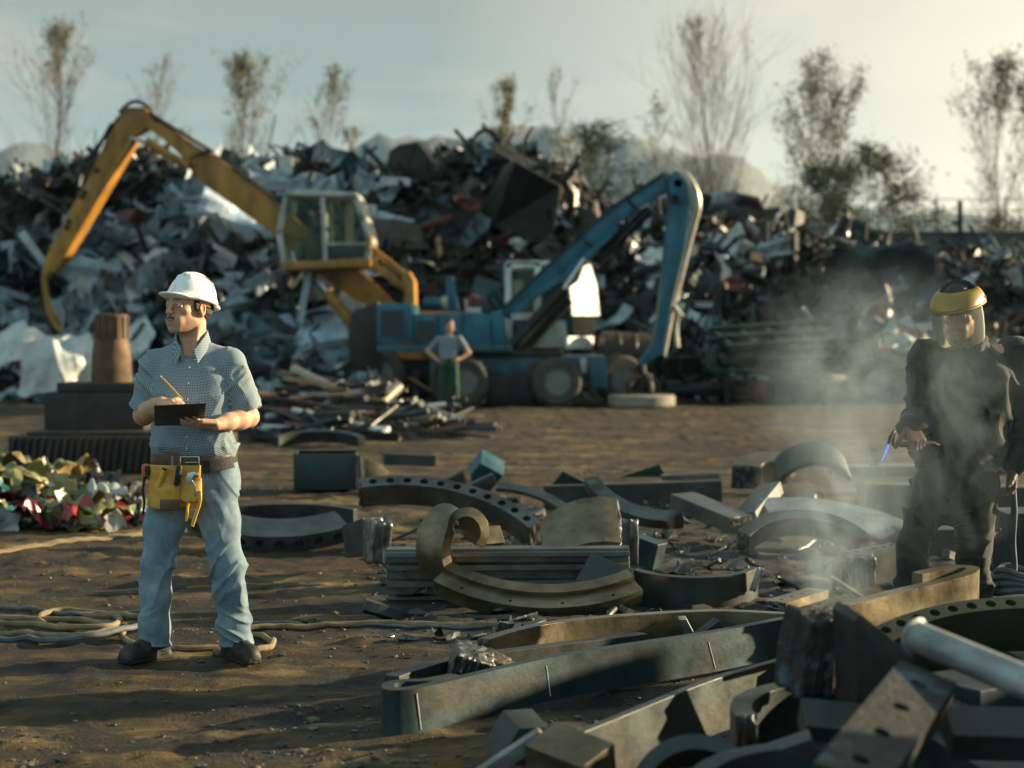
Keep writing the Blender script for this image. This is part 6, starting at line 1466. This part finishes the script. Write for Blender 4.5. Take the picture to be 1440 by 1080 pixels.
# face shield: clear curved pane, yellow crown, black band
HWk=lambda x,y,z:np.array(kc)+kR@(np.array([x,y,z])*1.10)
def arcshell(name,prof,a0,a1,mat_,parent,n=28,th=.003):
    """prof: (radius x, radius y, y offset, z) rings swept round the face"""
    vs=[]
    for rx,ry,oy,z in prof:
        for j in range(n+1):
            t=a0+(a1-a0)*j/n; vs.append(HWk(rx*math.sin(t),oy-ry*math.cos(t),z))
    fs=[(i*(n+1)+j,i*(n+1)+j+1,(i+1)*(n+1)+j+1,(i+1)*(n+1)+j) for i in range(len(prof)-1) for j in range(n)]
    mb=MB(); mb.add(vs,fs); o=mb.build(name,[mat_],parent,smooth=True); md=o.modifiers.new('t','SOLIDIFY'); md.thickness=th; return o
SHG=glass('clear_visor',(.92,.93,.86),.93,(.50,.50,.42))  # pale base colour stands in for reflections on the pane
YVIS=pm('yellow_visor',[(.19,.115,.010),(.27,.175,.014),(.33,.225,.026)],7,(.3,.5),0,.05,20,wear=((.28,.17,.03),7,.60))
arcshell('visor_pane',[(.118,.160,-.012,.046),(.122,.162,-.012,.0),(.120,.160,-.014,-.06),(.113,.150,-.016,-.118),(.106,.142,-.016,-.130)],R(-78),R(78),SHG,wroot,th=.002)
arcshell('visor_crown',[(.122,.172,-.010,.040),(.122,.174,-.008,.050),(.116,.160,-.002,.074),(.102,.130,.006,.096),(.085,.092,.016,.108)],R(-98),R(98),YVIS,wroot,th=.004)
arcshell('visor_rim',[(.124,.175,-.010,.034),(.125,.177,-.010,.044)],R(-98),R(98),pm('visor_rim',[(.20,.13,.03),(.28,.19,.05)],9,(.4,.6),0,0),wroot,th=.004)
arcshell('head_strap',[(.090,.112,.02,.040),(.091,.114,.02,.068)],R(-180),R(180),BLK,wroot,th=.004)
mb=MB(); mb.tube([HWk(.090*math.cos(t),.02,.050+.088*math.sin(t)) for t in np.linspace(0,PI,20)],.011,8,squash=.4); mb.build('top_strap',[BLK],wroot,smooth=True)
for s in (-1,1): mb=MB(); a=HWk(s*.086,.012,.050);b=HWk(s*.120,.012,.048); mb.tube([a,b],.020,12); mb.build('visor_knob',[BLK],wroot,smooth=True)
# jacket and trousers
JACK=cloth('dark_green_drill',(.005,.009,.007),(.012,.018,.013),.9,.35,300,(.028,.034,.026)); TROU=cloth('dark_olive_drill',(.010,.012,.008),(.022,.024,.016),.9,.35,300,(.04,.04,.028))
S=SDF((-.42,-.36,.78),(.56,.36,1.66),.0042)
zb=wz(656); zs=wz(500)
S.loft([(zb,-.005,.03,.205,.150),(zb+.05,.0,.028,.222,.165),(zb+.16,.012,.03,.222,.160),(zb+.30,.028,.035,.232,.155),(zs-.06,.042,.04,.228,.145),(zs+.0,.046,.042,.195,.125),(zs+.05,.040,.045,.130,.095),(zs+.085,.036,.04,.090,.082)],.02,2.3)
for sg,a,b,c in ((-1,s1,e1,w1),(1,s2,e2,w2)):
    a,b,c=map(np.array,(a,b,c)); S.ell(a,(.085,.085,.085),None,.03); S.chain([a,b,b+(c-b)*.86],[.082,.074,.060],.03)
for s in (-1,1): S.chain([(.036+s*.075,.06,zs+.105),(.036+s*.085,.0,zs+.085),(.03+s*.045,-.075,zs+.035)],[.016,.016,.012],.012)
S.cone((.034,.02,zs+.05),(.030,.01,zs+.16),.062,.068,.006,'s')
def wf(x,y,z):
    q=lambda n:np.clip(1-np.abs(n)*2.6,0,1)**1.3
    d=.014*q(vn(x*5+z*3,y*4,z*5-x*3,13))+.010*q(vn(x*8,y*6,z*8+x*6,14))+.010*np.exp(-((z-zb-.05)/.05)**2)*vn(x*20,y*14,z*10,15)
    arm=np.clip((np.abs(x-.03)-.2)/.04,0,1); d+=arm*.014*q(vn(x*7,y*7,z*11,16)); pl=(y<0)*(np.abs(x-.02)<.02); return -(d-.005-.0025*pl)
S.disp(wf); sobj('jacket',S,[JACK],wroot)
S=SDF((-.42,-.30,.0),(.40,.36,1.06),.0045)
h1=WP(1309,690,.03);h2=WP(1370,690,.03);n1=WP(1284,770,-.04);n2=WP(1367,772,.0);a1=WP(1278,885,.0);a2=WP(1376,885,.05)
S.loft([(wz(735),-.01,.03,.17,.12),(wz(700),-.008,.03,.200,.145),(wz(660),-.004,.03,.205,.148),(wz(642),-.002,.03,.198,.142)],.03,2.5)
for a,b,c in ((h1,n1,a1),(h2,n2,a2)): a,b,c=map(np.array,(a,b,c)); S.chain([a,a+(b-a)*.5,b,b+(c-b)*.5,c],[.100,.090,.078,.077,.084],.025)
def wt(x,y,z):
    q=lambda n:np.clip(1-np.abs(n)*2.4,0,1)**1.2
    return -(.020*q(vn(x*5+z*3,y*4,z*7-np.abs(x)*8,23))+.012*q(vn(x*8,y*6,z*14,24))+.012*q(vn(x*9,y*6,z*3,25))-.007)
S.disp(wt); S.cut((0,0,.055),(0,0,-1)); sobj('trousers',S,[TROU],wroot)
boot(wroot,(a1[0]+.01,.06),R(-30),BOOTM,.006); boot(wroot,(a2[0]-.01,.06),R(12),BOOTM,.006)
ringstrip('belt',wz(650),wz(638),.206,.150,-.003,.03,.006,BLKL,wroot)
# torch in the right hand: handle, bent neck, blue flame
tq=empty('cutting_torch',wroot.location+Vector(WP(1276,600,-.30)),'dark cutting torch with a bent neck and small blue flame pointing down left','torch')
t0=Vector(WP(1276,600,-.30)); tt=lambda u,v,y:Vector(WP(u,v,y))-t0
TM=pm('torch_metal',[(.02,.018,.015),(.05,.043,.032)],9,(.55,.75),.3,.1)
gr_=Vector((-.88,-.25,.0)).normalized(); gc_=Vector(w1)+Vector((.2,-.72,-.66)).normalized()*.085+Vector((-.165,.58,-.68)).normalized()*.030-t0
mb=MB(); mb.tube([gc_-gr_*.11,gc_-gr_*.09,gc_+gr_*.07,gc_+gr_*.09],[.012,.015,.015,.011],10); mb.build('handle',[TM],tq,smooth=True)
mb=MB(); mb.tube(cr([gc_+gr_*.085,gc_+gr_*.12,tt(1257,607,-.37),tt(1253,615,-.385)],6),.0085,8); mb.build('neck',[TM],tq,smooth=True)
mb=MB(); mb.tube(cr([gc_-gr_*.10,gc_-gr_*.16+Vector((0,.04,-.03)),gc_-gr_*.20+Vector((0,.16,-.16)),gc_-gr_*.20+Vector((0,.30,-.42))],8),.008,8); mb.build('supply_hose',[BLK],tq,smooth=True)
mb=MB(); mb.tube([tt(1253,613,-.39),tt(1249.5,625,-.395)],[.011,.0075],10); mb.build('nozzle',[TM],tq,smooth=True)
fm=bpy.data.materials.new('gas_flame'); fm.use_nodes=True; nt=fm.node_tree; nt.nodes.remove(nt.nodes['Principled BSDF']); em=N(nt,'ShaderNodeEmission'); em.inputs['Color'].default_value=(.08,.22,1,1); em.inputs['Strength'].default_value=.55; L(nt,em.outputs[0],nt.nodes['Material Output'].inputs['Surface'])
mb=MB(); mb.tube([tt(1249.5,625,-.395),tt(1248,631,-.397),tt(1240,648,-.41)],[.004,.006,.0015],8); mb.build('flame',[fm],tq,smooth=True)
HOSE=pm('grey_hose',[(.045,.055,.06),(.10,.115,.12)],9,(.6,.85),0,.2,40); HOSB=pm('dusty_brown_hose',[(.085,.060,.030),(.17,.125,.065),(.24,.18,.10)],7,(.7,.9),0,.15,60)
gp=[gnd(1424,690)]; D_=8.9
mb=MB(); pts=[at(1424,684,8.55),at(1426,720,8.6),at(1424,760,8.7),at(1426,800,8.75),at(1420,812,8.7)]; mb.tube(cr(pts,8),.017,9); 
for k in range(4):
    c=at(1428,822,8.75); mb.tube([c+Vector((.15*(1-.15*k)*math.cos(t),.12*math.sin(t),-.02+.030*k+.01*math.sin(3*t+k))) for t in np.linspace(0,6.5,30)],.020,8)
o=mb.build('coiled_hose',[HOSE],None,smooth=True); top(o); tag(o,'grey hose hanging into a small coil beside the worker at the right edge','hose')
bar(at(1395,842,8.75),at(1500,842,8.75),.55,.10,'dark plate under the coiled grey hose at the right edge',STB,name='steel_slab',cat='slab')
bar(gnd(1405,875,.06),gnd(1500,875,.06),.3,.16,'dark block holding up the plate under the coiled hose',STB,name='steel_block',cat='block')
# spark of molten metal on the golden band
mb=MB(); p=at(1291,806,7.28); mb.lathe([(0,-.010),(.008,-.006),(.010,0),(.008,.006),(0,.010)],10,0,Matrix.Translation(p),False)
hm_=bpy.data.materials.new('glowing_metal'); hm_.use_nodes=True; b=hm_.node_tree.nodes['Principled BSDF']; b.inputs['Base Color'].default_value=(.4,.05,.01,1); b.inputs['Emission Color'].default_value=(1,.12,.02,1); b.inputs['Emission Strength'].default_value=.8
mb.tube([p,p+Vector((.008,0,-.03)),p+Vector((.012,0,-.055))],[.004,.003,.002],6); o=mb.build('glowing_drop',[hm_],None,smooth=True); top(o); tag(o,'tiny glowing orange drop on the golden rounded band','molten drop')
# ---------------- far man with hands on hips, and the machine's driver
def figure(root,h,hd,hyaw,neck,torso,arms,legs,skin,shirt,trou,hairm,sleeve=.5,hs=1.1,boots=True,sc=1.0):
    pts=[p for a in arms for p in a]+[hd]; lo=np.min(pts,0)-.22; hi=np.max(pts,0)+.24
    S=SDF(lo,hi,h); Rh=np.array(Matrix.Rotation(hyaw,3,'Z')); Wf=headsdf(S,hd,Rh,hs)
    S.chain([Wf(0,.02,-.05),neck],[.055,.06],.02); S.loft([(z,a,b,c*.7,d*.7) for z,a,b,c,d in torso],.02)
    for a,b,c in arms:
        S.chain([a,b,c],[.052,.045,.030],.02); d=nz(np.array(c)-np.array(b)); hand(S,c,d,nz(np.cross(d,(0,1,0)))*(1 if c[0]<hd[0] else -1)+np.array([0,.2,0]),1 if c[0]<hd[0] else -1,curls=[(.3,.4,.3)]*4)
    sobj('body',S,[SKIN],root,headcols(Wf,hd,Rh,hs,skin,(.34,.15,.12),(.25,.15,.10),(.46,.2,.13)))
    S=SDF(np.array(hd)-.2,np.array(hd)+.2,h); S.ell(Wf(0,.022,.052),(.092,.116,.102),Rh,.01); S.cut(Wf(0,-.062,.05),Rh@nz((0,-1,-.3))); S.cut(Wf(0,.03,-.045),Rh@nz((0,-.35,-1))); sobj('hair',S,[hairm],root)
    S=SDF(lo,hi,h); S.loft(torso,.02,2.3)
    for a,b,c in arms:
        a,b=np.array(a),np.array(b); S.ell(a,(.078,.078,.078),None,.03); S.chain([a,a+(b-a)*sleeve],[.074,.074],.02)
    S.disp(lambda x,y,z:.008*vn(x*9,y*8,z*12,3)); sobj('shirt',S,[shirt],root)
    lp=[p for a in legs for p in a]; S=SDF(np.min(lp,0)-.2,np.max(lp,0)+.2,h); S.loft([(torso[0][0]-.14,torso[0][1],torso[0][2],torso[0][3]*.9,torso[0][4]*.95),(torso[0][0]-.04,torso[0][1],torso[0][2],torso[0][3],torso[0][4]),(torso[0][0]+.03,torso[0][1],torso[0][2],torso[0][3]*.97,torso[0][4]*.97)],.03)
    for a,b,c in legs: S.chain([a,b,c],[.105,.078,.070],.04)
    S.disp(lambda x,y,z:.009*vn(x*9,y*8,z*12,6)); sobj('trousers',S,[trou],root)
    if boots:
        for k,(a,b,c) in enumerate(legs): boot(root,(c[0],c[1]+.04),R(-18 if k==0 else 18),BOOTM,.008)
GRT=cloth('grey_blue_jersey',(.13,.16,.18),(.19,.22,.24)); GRN=cloth('green_work_cloth',(.008,.040,.024),(.014,.058,.034)); 
fr_=empty('person',Vector((at(631,0,33.9).x,33.9,0)),'distant man in grey shirt and green trousers standing with hands on hips','person')
figure(fr_,.009,(.02,0,1.655),R(18),(.01,.03,1.46),[(.98,.0,.03,.185,.135),(1.15,0,.03,.19,.13),(1.32,0,.03,.205,.125),(1.40,0,.03,.19,.115),(1.46,0,.03,.10,.085)],
 [((-.20,.03,1.37),(-.43,.12,1.15),(-.225,-.03,.975)),((.205,.03,1.39),(.40,.06,1.12),(.215,-.05,.995))],[((-.09,.03,.88),(-.11,-.01,.47),(-.12,.03,.07)),((.09,.03,.88),(.12,-.01,.47),(.14,.03,.07))],(.48,.28,.19),GRT,GRN,HAIR)
dvx=lambda u:(u-447)/60.; dvz=lambda v:CH-(v-HY)/60.
dr=empty('person',Vector((at(447,0,39.85).x,39.85,0)),'driver in green seated inside the raised cab of the yellow machine','person')
zt=dvz(303); GRV=cloth('green_vest_cloth',(.010,.075,.045),(.018,.11,.07))
figure(dr,.012,(0,0,zt),R(-70),(.03,.03,zt-.20),[(zt-.72,.06,.03,.18,.14),(zt-.5,.05,.03,.19,.14),(zt-.32,.04,.03,.20,.13),(zt-.22,.04,.03,.11,.09)],
 [((.02,-.19,zt-.28),(-.14,-.24,zt-.52),(-.36,-.18,zt-.50)),((.06,.22,zt-.28),(-.12,.26,zt-.52),(-.36,.20,zt-.50))],[((.02,-.10,zt-.72),(-.42,-.12,zt-.68),(-.46,-.12,zt-1.06)),((.02,.12,zt-.72),(-.42,.14,zt-.68),(-.46,.14,zt-1.06))],(.45,.26,.17),GRV,GRT,HAIR,.55,boots=False)
# ---------------- hoses on the ground
def hose(label,px,r,mat_,name='hose',cat='hose',lift=0.0,n=8):
    pts=[]
    for q in px:
        u,v=q[:2]; l=q[2] if len(q)>2 else 0; p=gnd(u,v,r+lift+l-.012); pts.append(p)
    P=cr(pts,n); 
    for p in P: p.z+=float(gheight(np.array([p.x]),np.array([p.y]))[0])+.012
    mb=MB(); mb.tube(P,r,9); o=mb.build(name,[mat_],None,smooth=True); top(o); return tag(o,label,cat)
hose('brown hose looping in a flat coil at the left edge',[(-40,866),(40,866),(110,868),(165,880),(150,884),(90,880),(58,872),(60,860),(90,854),(150,856),(200,862,.0),(222,866)],.017,HOSB)
hose('second brown hose of the coil with a turn near the man\'s left boot',[(-40,868,.03),(20,872,.03),(90,878,.035),(150,878,.035),(168,870,.03),(160,862,.03),(120,862,.0)],.016,HOSB)
hose('dark hose crossing the coil from the left edge towards the man',[(-40,898),(40,897),(110,894,.03),(160,886,.04),(200,878,.03),(224,875)],.016,HOSE)
hose('brown hose running along the front of the coil then between the man\'s boots',[(-40,884),(30,887),(110,890,.035),(170,884,.03),(172,896),(200,908),(250,913),(310,910),(350,905)],.016,HOSB)
hose('dark hose along the back of the coil at the left edge',[(-40,850),(20,852),(90,858),(150,856),(200,855),(222,856)],.013,HOSE)
hose('brown hose curling round the man\'s right boot',[(300,918),(345,920),(378,914),(384,904),(370,893),(340,890),(322,884),(306,884)],.016,HOSB)
hose('long brown hose running right from behind the man to the steel bands',[(335,882),(380,879),(440,878),(520,876),(600,879),(660,882),(705,884)],.016,HOSB)
hose('thin dark line running beside the long brown hose',[(350,876),(430,877),(520,879),(610,884),(700,886)],.009,HOSE)
def strap():
    P=cr([gnd(u,v,.012) for u,v in [(-60,780),(-10,775),(60,764),(120,757),(170,750),(230,744),(300,744)]],10); mb=MB()
    for p in P: p.z+=float(gheight(np.array([p.x]),np.array([p.y]))[0])+.010
    band_mb(P,Vector((0,-.45,.9)),.055,.010,None,(0,0),1,mb)
    o=finish(mb,'flat_strap','flat tan strap lying across the ground from the left edge behind the man','strap',[pm('tan_webbing',[(.17,.12,.06),(.27,.20,.11)],12,(.8,.9),0,.3,80),CUT],0); return o
strap()
# ---------------- colourful plastic rubbish heap at the left edge
def film(n,cs,a=.0): 
    m=pm(n,cs,3,(.22,.45),0,.35,14); b=m.node_tree.nodes['Principled BSDF']; b.inputs['Transmission Weight'].default_value=a; return m
FILM=[film('yellow_green_film',[(0.132,0.132,0.042),(0.252,0.240,0.096)],.15),film('red_film',[(0.156,0.009,0.012),(0.270,0.021,0.024)]),film('white_film',[(0.270,0.288,0.276),(0.390,0.396,0.372)],.1),film('teal_film',[(0.012,0.096,0.108),(0.036,0.168,0.180)]),film('green_film',[(0.030,0.084,0.030),(0.072,0.150,0.060)],.1),film('tan_film',[(0.168,0.120,0.048),(0.270,0.204,0.090)]),film('dark_film',[(0.007,0.008,0.007),(0.024,0.024,0.021)])]
FN=['yellow green','dark red','white','teal blue','green','tan','black']
rb=random.Random(12); base=[]
def bagmesh(seed,a,b,c):
    bm=bmesh.new(); bmesh.ops.create_icosphere(bm,subdivisions=4,radius=.5); co=np.array([v.co[:] for v in bm.verts])
    d=np.abs(vn(co[:,0]*4,co[:,1]*4,co[:,2]*4,seed))*.34+np.abs(vn(co[:,0]*9,co[:,1]*9,co[:,2]*9,seed+3))*.26+np.abs(vn(co[:,0]*19,co[:,1]*19,co[:,2]*19,seed+5))*.12
    co=co*(1.2-d)[:,None]*np.array([a,b,c])*1.1
    for v,q in zip(bm.verts,co): v.co=q
    me=bpy.data.meshes.new('plastic_bag'); bm.to_mesh(me); bm.free(); me.polygons.foreach_set('use_smooth',np.ones(len(me.polygons),dtype=bool)); return me
def filmmesh(seed,w):
    n=22; a=np.linspace(-.5,.5,n); U_,V_=np.meshgrid(a,a); r=lambda q:np.abs(q)
    z=w*.62*(.55*fbm(U_*2.2,V_*2.2,seed,2,seed)+.30*r(vn(U_*5,V_*5,seed,3))+.10*r(vn(U_*13,V_*13,seed,4)))
    x=U_*w*(1+.35*vn(U_*3,V_*3,seed,5)); y=V_*w*(.8+.35*vn(U_*3,V_*3,seed,6))
    return mesh('plastic_bag',np.stack([x.ravel(),y.ravel(),z.ravel()],1),[(i*n+j,i*n+j+1,(i+1)*n+j+1,(i+1)*n+j) for i in range(n-1) for j in range(n-1)])
bags=[]
for k in range(64):
    u=rb.uniform(-60,205); D=13.7+rb.random()*2.2; hmax=max(.03,.40*(1-max(0,u+10)/225.)**1.0*min(1,(D-13.5)/.7)); 
    tip=math.sin(min(1,(D-13.6)/1.2)*PI*.5)
    c=rb.choices(range(7),[.34,.10 if u<60 else .34,.14,.04 if u<60 else .0,.06,.18,.12])[0]
    s=rb.uniform(.16,.36); me=bagmesh(k,s,s*rb.uniform(.7,1.2),s*rb.uniform(.25,.45)) if k%2==0 else filmmesh(k,s*1.55); me.materials.append(FILM[c])
    p=Vector(((u-CX)/F*D,D,hmax*tip*rb.uniform(.35,1)+.02)); o=link('plastic_bag',me,None,p,(rb.gauss(.15,.22),rb.gauss(0,.22),rb.random()*6.28)); bags.append((c,o,u))
for c,o,u in bags: tag(o,'crumpled %s plastic sheeting in the rubbish heap at the left edge'%FN[c],'plastic bag','plastic rubbish heaped at the left edge')
B=Bulk()
for k in range(130):
    u=rb.uniform(-60,212); D=13.5+rb.random()*2.2; hmax=max(.02,.44*(1-max(0,u+10)/225.)**.9*min(1,(D-13.4)/.8)); s=rb.uniform(.08,.2)
    v,f=g_sheet(rb,s,s*rb.uniform(.5,1.6),.35,5,.3); B.put(v,f,rb.choices(range(7),[.30,.10 if u>60 else .02,.07,.05,.16,.12,.24])[0],T4(rotm(rb,.7),((u-CX)/F*D,D,hmax*rb.random()+.03)))
tag(link('plastic_litter',mesh('plastic_litter',np.concatenate(B.V),B.F,FILM,B.M,True)),kind='stuff')
# ---------------- smoke from the torch
def smoke():
    x0,x1=at(1000,0,9.0).x,at(1440,0,9.0).x+.3
    mb=MB(); mb.box(((x0+x1)/2,8.75,1.15),(x1-x0,2.3,2.25)); m=bpy.data.materials.new('torch_smoke'); m.use_nodes=True; nt=m.node_tree; nt.nodes.remove(nt.nodes['Principled BSDF'])
    pv=N(nt,'ShaderNodeVolumePrincipled'); pv.inputs['Color'].default_value=(.72,.88,1.0,1); pv.inputs['Anisotropy'].default_value=.35
    v=N(nt,'ShaderNodeTexCoord').outputs['Object']; sx=N(nt,'ShaderNodeSeparateXYZ'); L(nt,v,sx.inputs[0])
    def mt(op,a,b_=None):
        n=N(nt,'ShaderNodeMath',operation=op)
        for i,s in enumerate((a,b_)):
            if s is None: continue
            if hasattr(s,'links'): L(nt,s,n.inputs[i])
            else: n.inputs[i].default_value=s
        return n.outputs[0]
    def blob(cx,cy,cz,rx,ry,rz,k):
        e=[mt('POWER',mt('DIVIDE',mt('SUBTRACT',sx.outputs[i],c),r),2.0) for i,(c,r) in enumerate(((cx,rx),(cy,ry),(cz,rz)))]
        r2=mt('ADD',mt('ADD',e[0],e[1]),e[2]); return mt('MULTIPLY',mt('POWER',mt('MAXIMUM',mt('SUBTRACT',1.0,r2),0.0),1.6),k)
    c=((x0+x1)/2,8.75,1.15)
    def P(u,vv,D): p=at(u,vv,D); return p.x-c[0],p.y-c[1],p.z-c[2]
    bl=None
    for (u,vv,D,rx,ry,rz,k) in [(1172,820,9.3,.24,.28,.28,4.2),(1180,745,9.2,.40,.4,.46,1.9),(1190,650,9.1,.55,.6,.62,1.35),(1290,590,8.1,.55,.3,.60,1.5),(1180,520,9.0,.62,.7,.6,1.1),(1330,700,8.1,.44,.3,.50,.9),(1250,480,8.8,.6,.8,.5,.8),(1100,740,9.3,.45,.5,.35,.7),(1360,560,8.0,.5,.3,.5,.6)]:
        q=blob(*P(u,vv,D),rx,ry,rz,k); bl=q if bl is None else mt('ADD',bl,q)
    mp=N(nt,'ShaderNodeMapping'); mp.inputs['Scale'].default_value=(1.25,1.0,.8); L(nt,v,mp.inputs['Vector'])
    nz_=noise_(nt,mp.outputs[0],2.6,7,.64,1.1); L(nt,mt('MULTIPLY',mt('MULTIPLY',bl,ramp(nt,nz_,[(.42,0.0),(.78,1.0)])),.62),pv.inputs['Density'])
    L(nt,pv.outputs[0],nt.nodes['Material Output'].inputs['Volume']); o=mb.build('smoke',[m],None); 
    me=o.data; a=[Vector(v_.co)-Vector(c) for v_ in me.vertices]
    for v_,q in zip(me.vertices,a): v_.co=q
    o.location=c; tag(o,kind='stuff')
smoke(); SC.cycles.volume_step_rate=1.0; SC.cycles.volume_max_steps=256
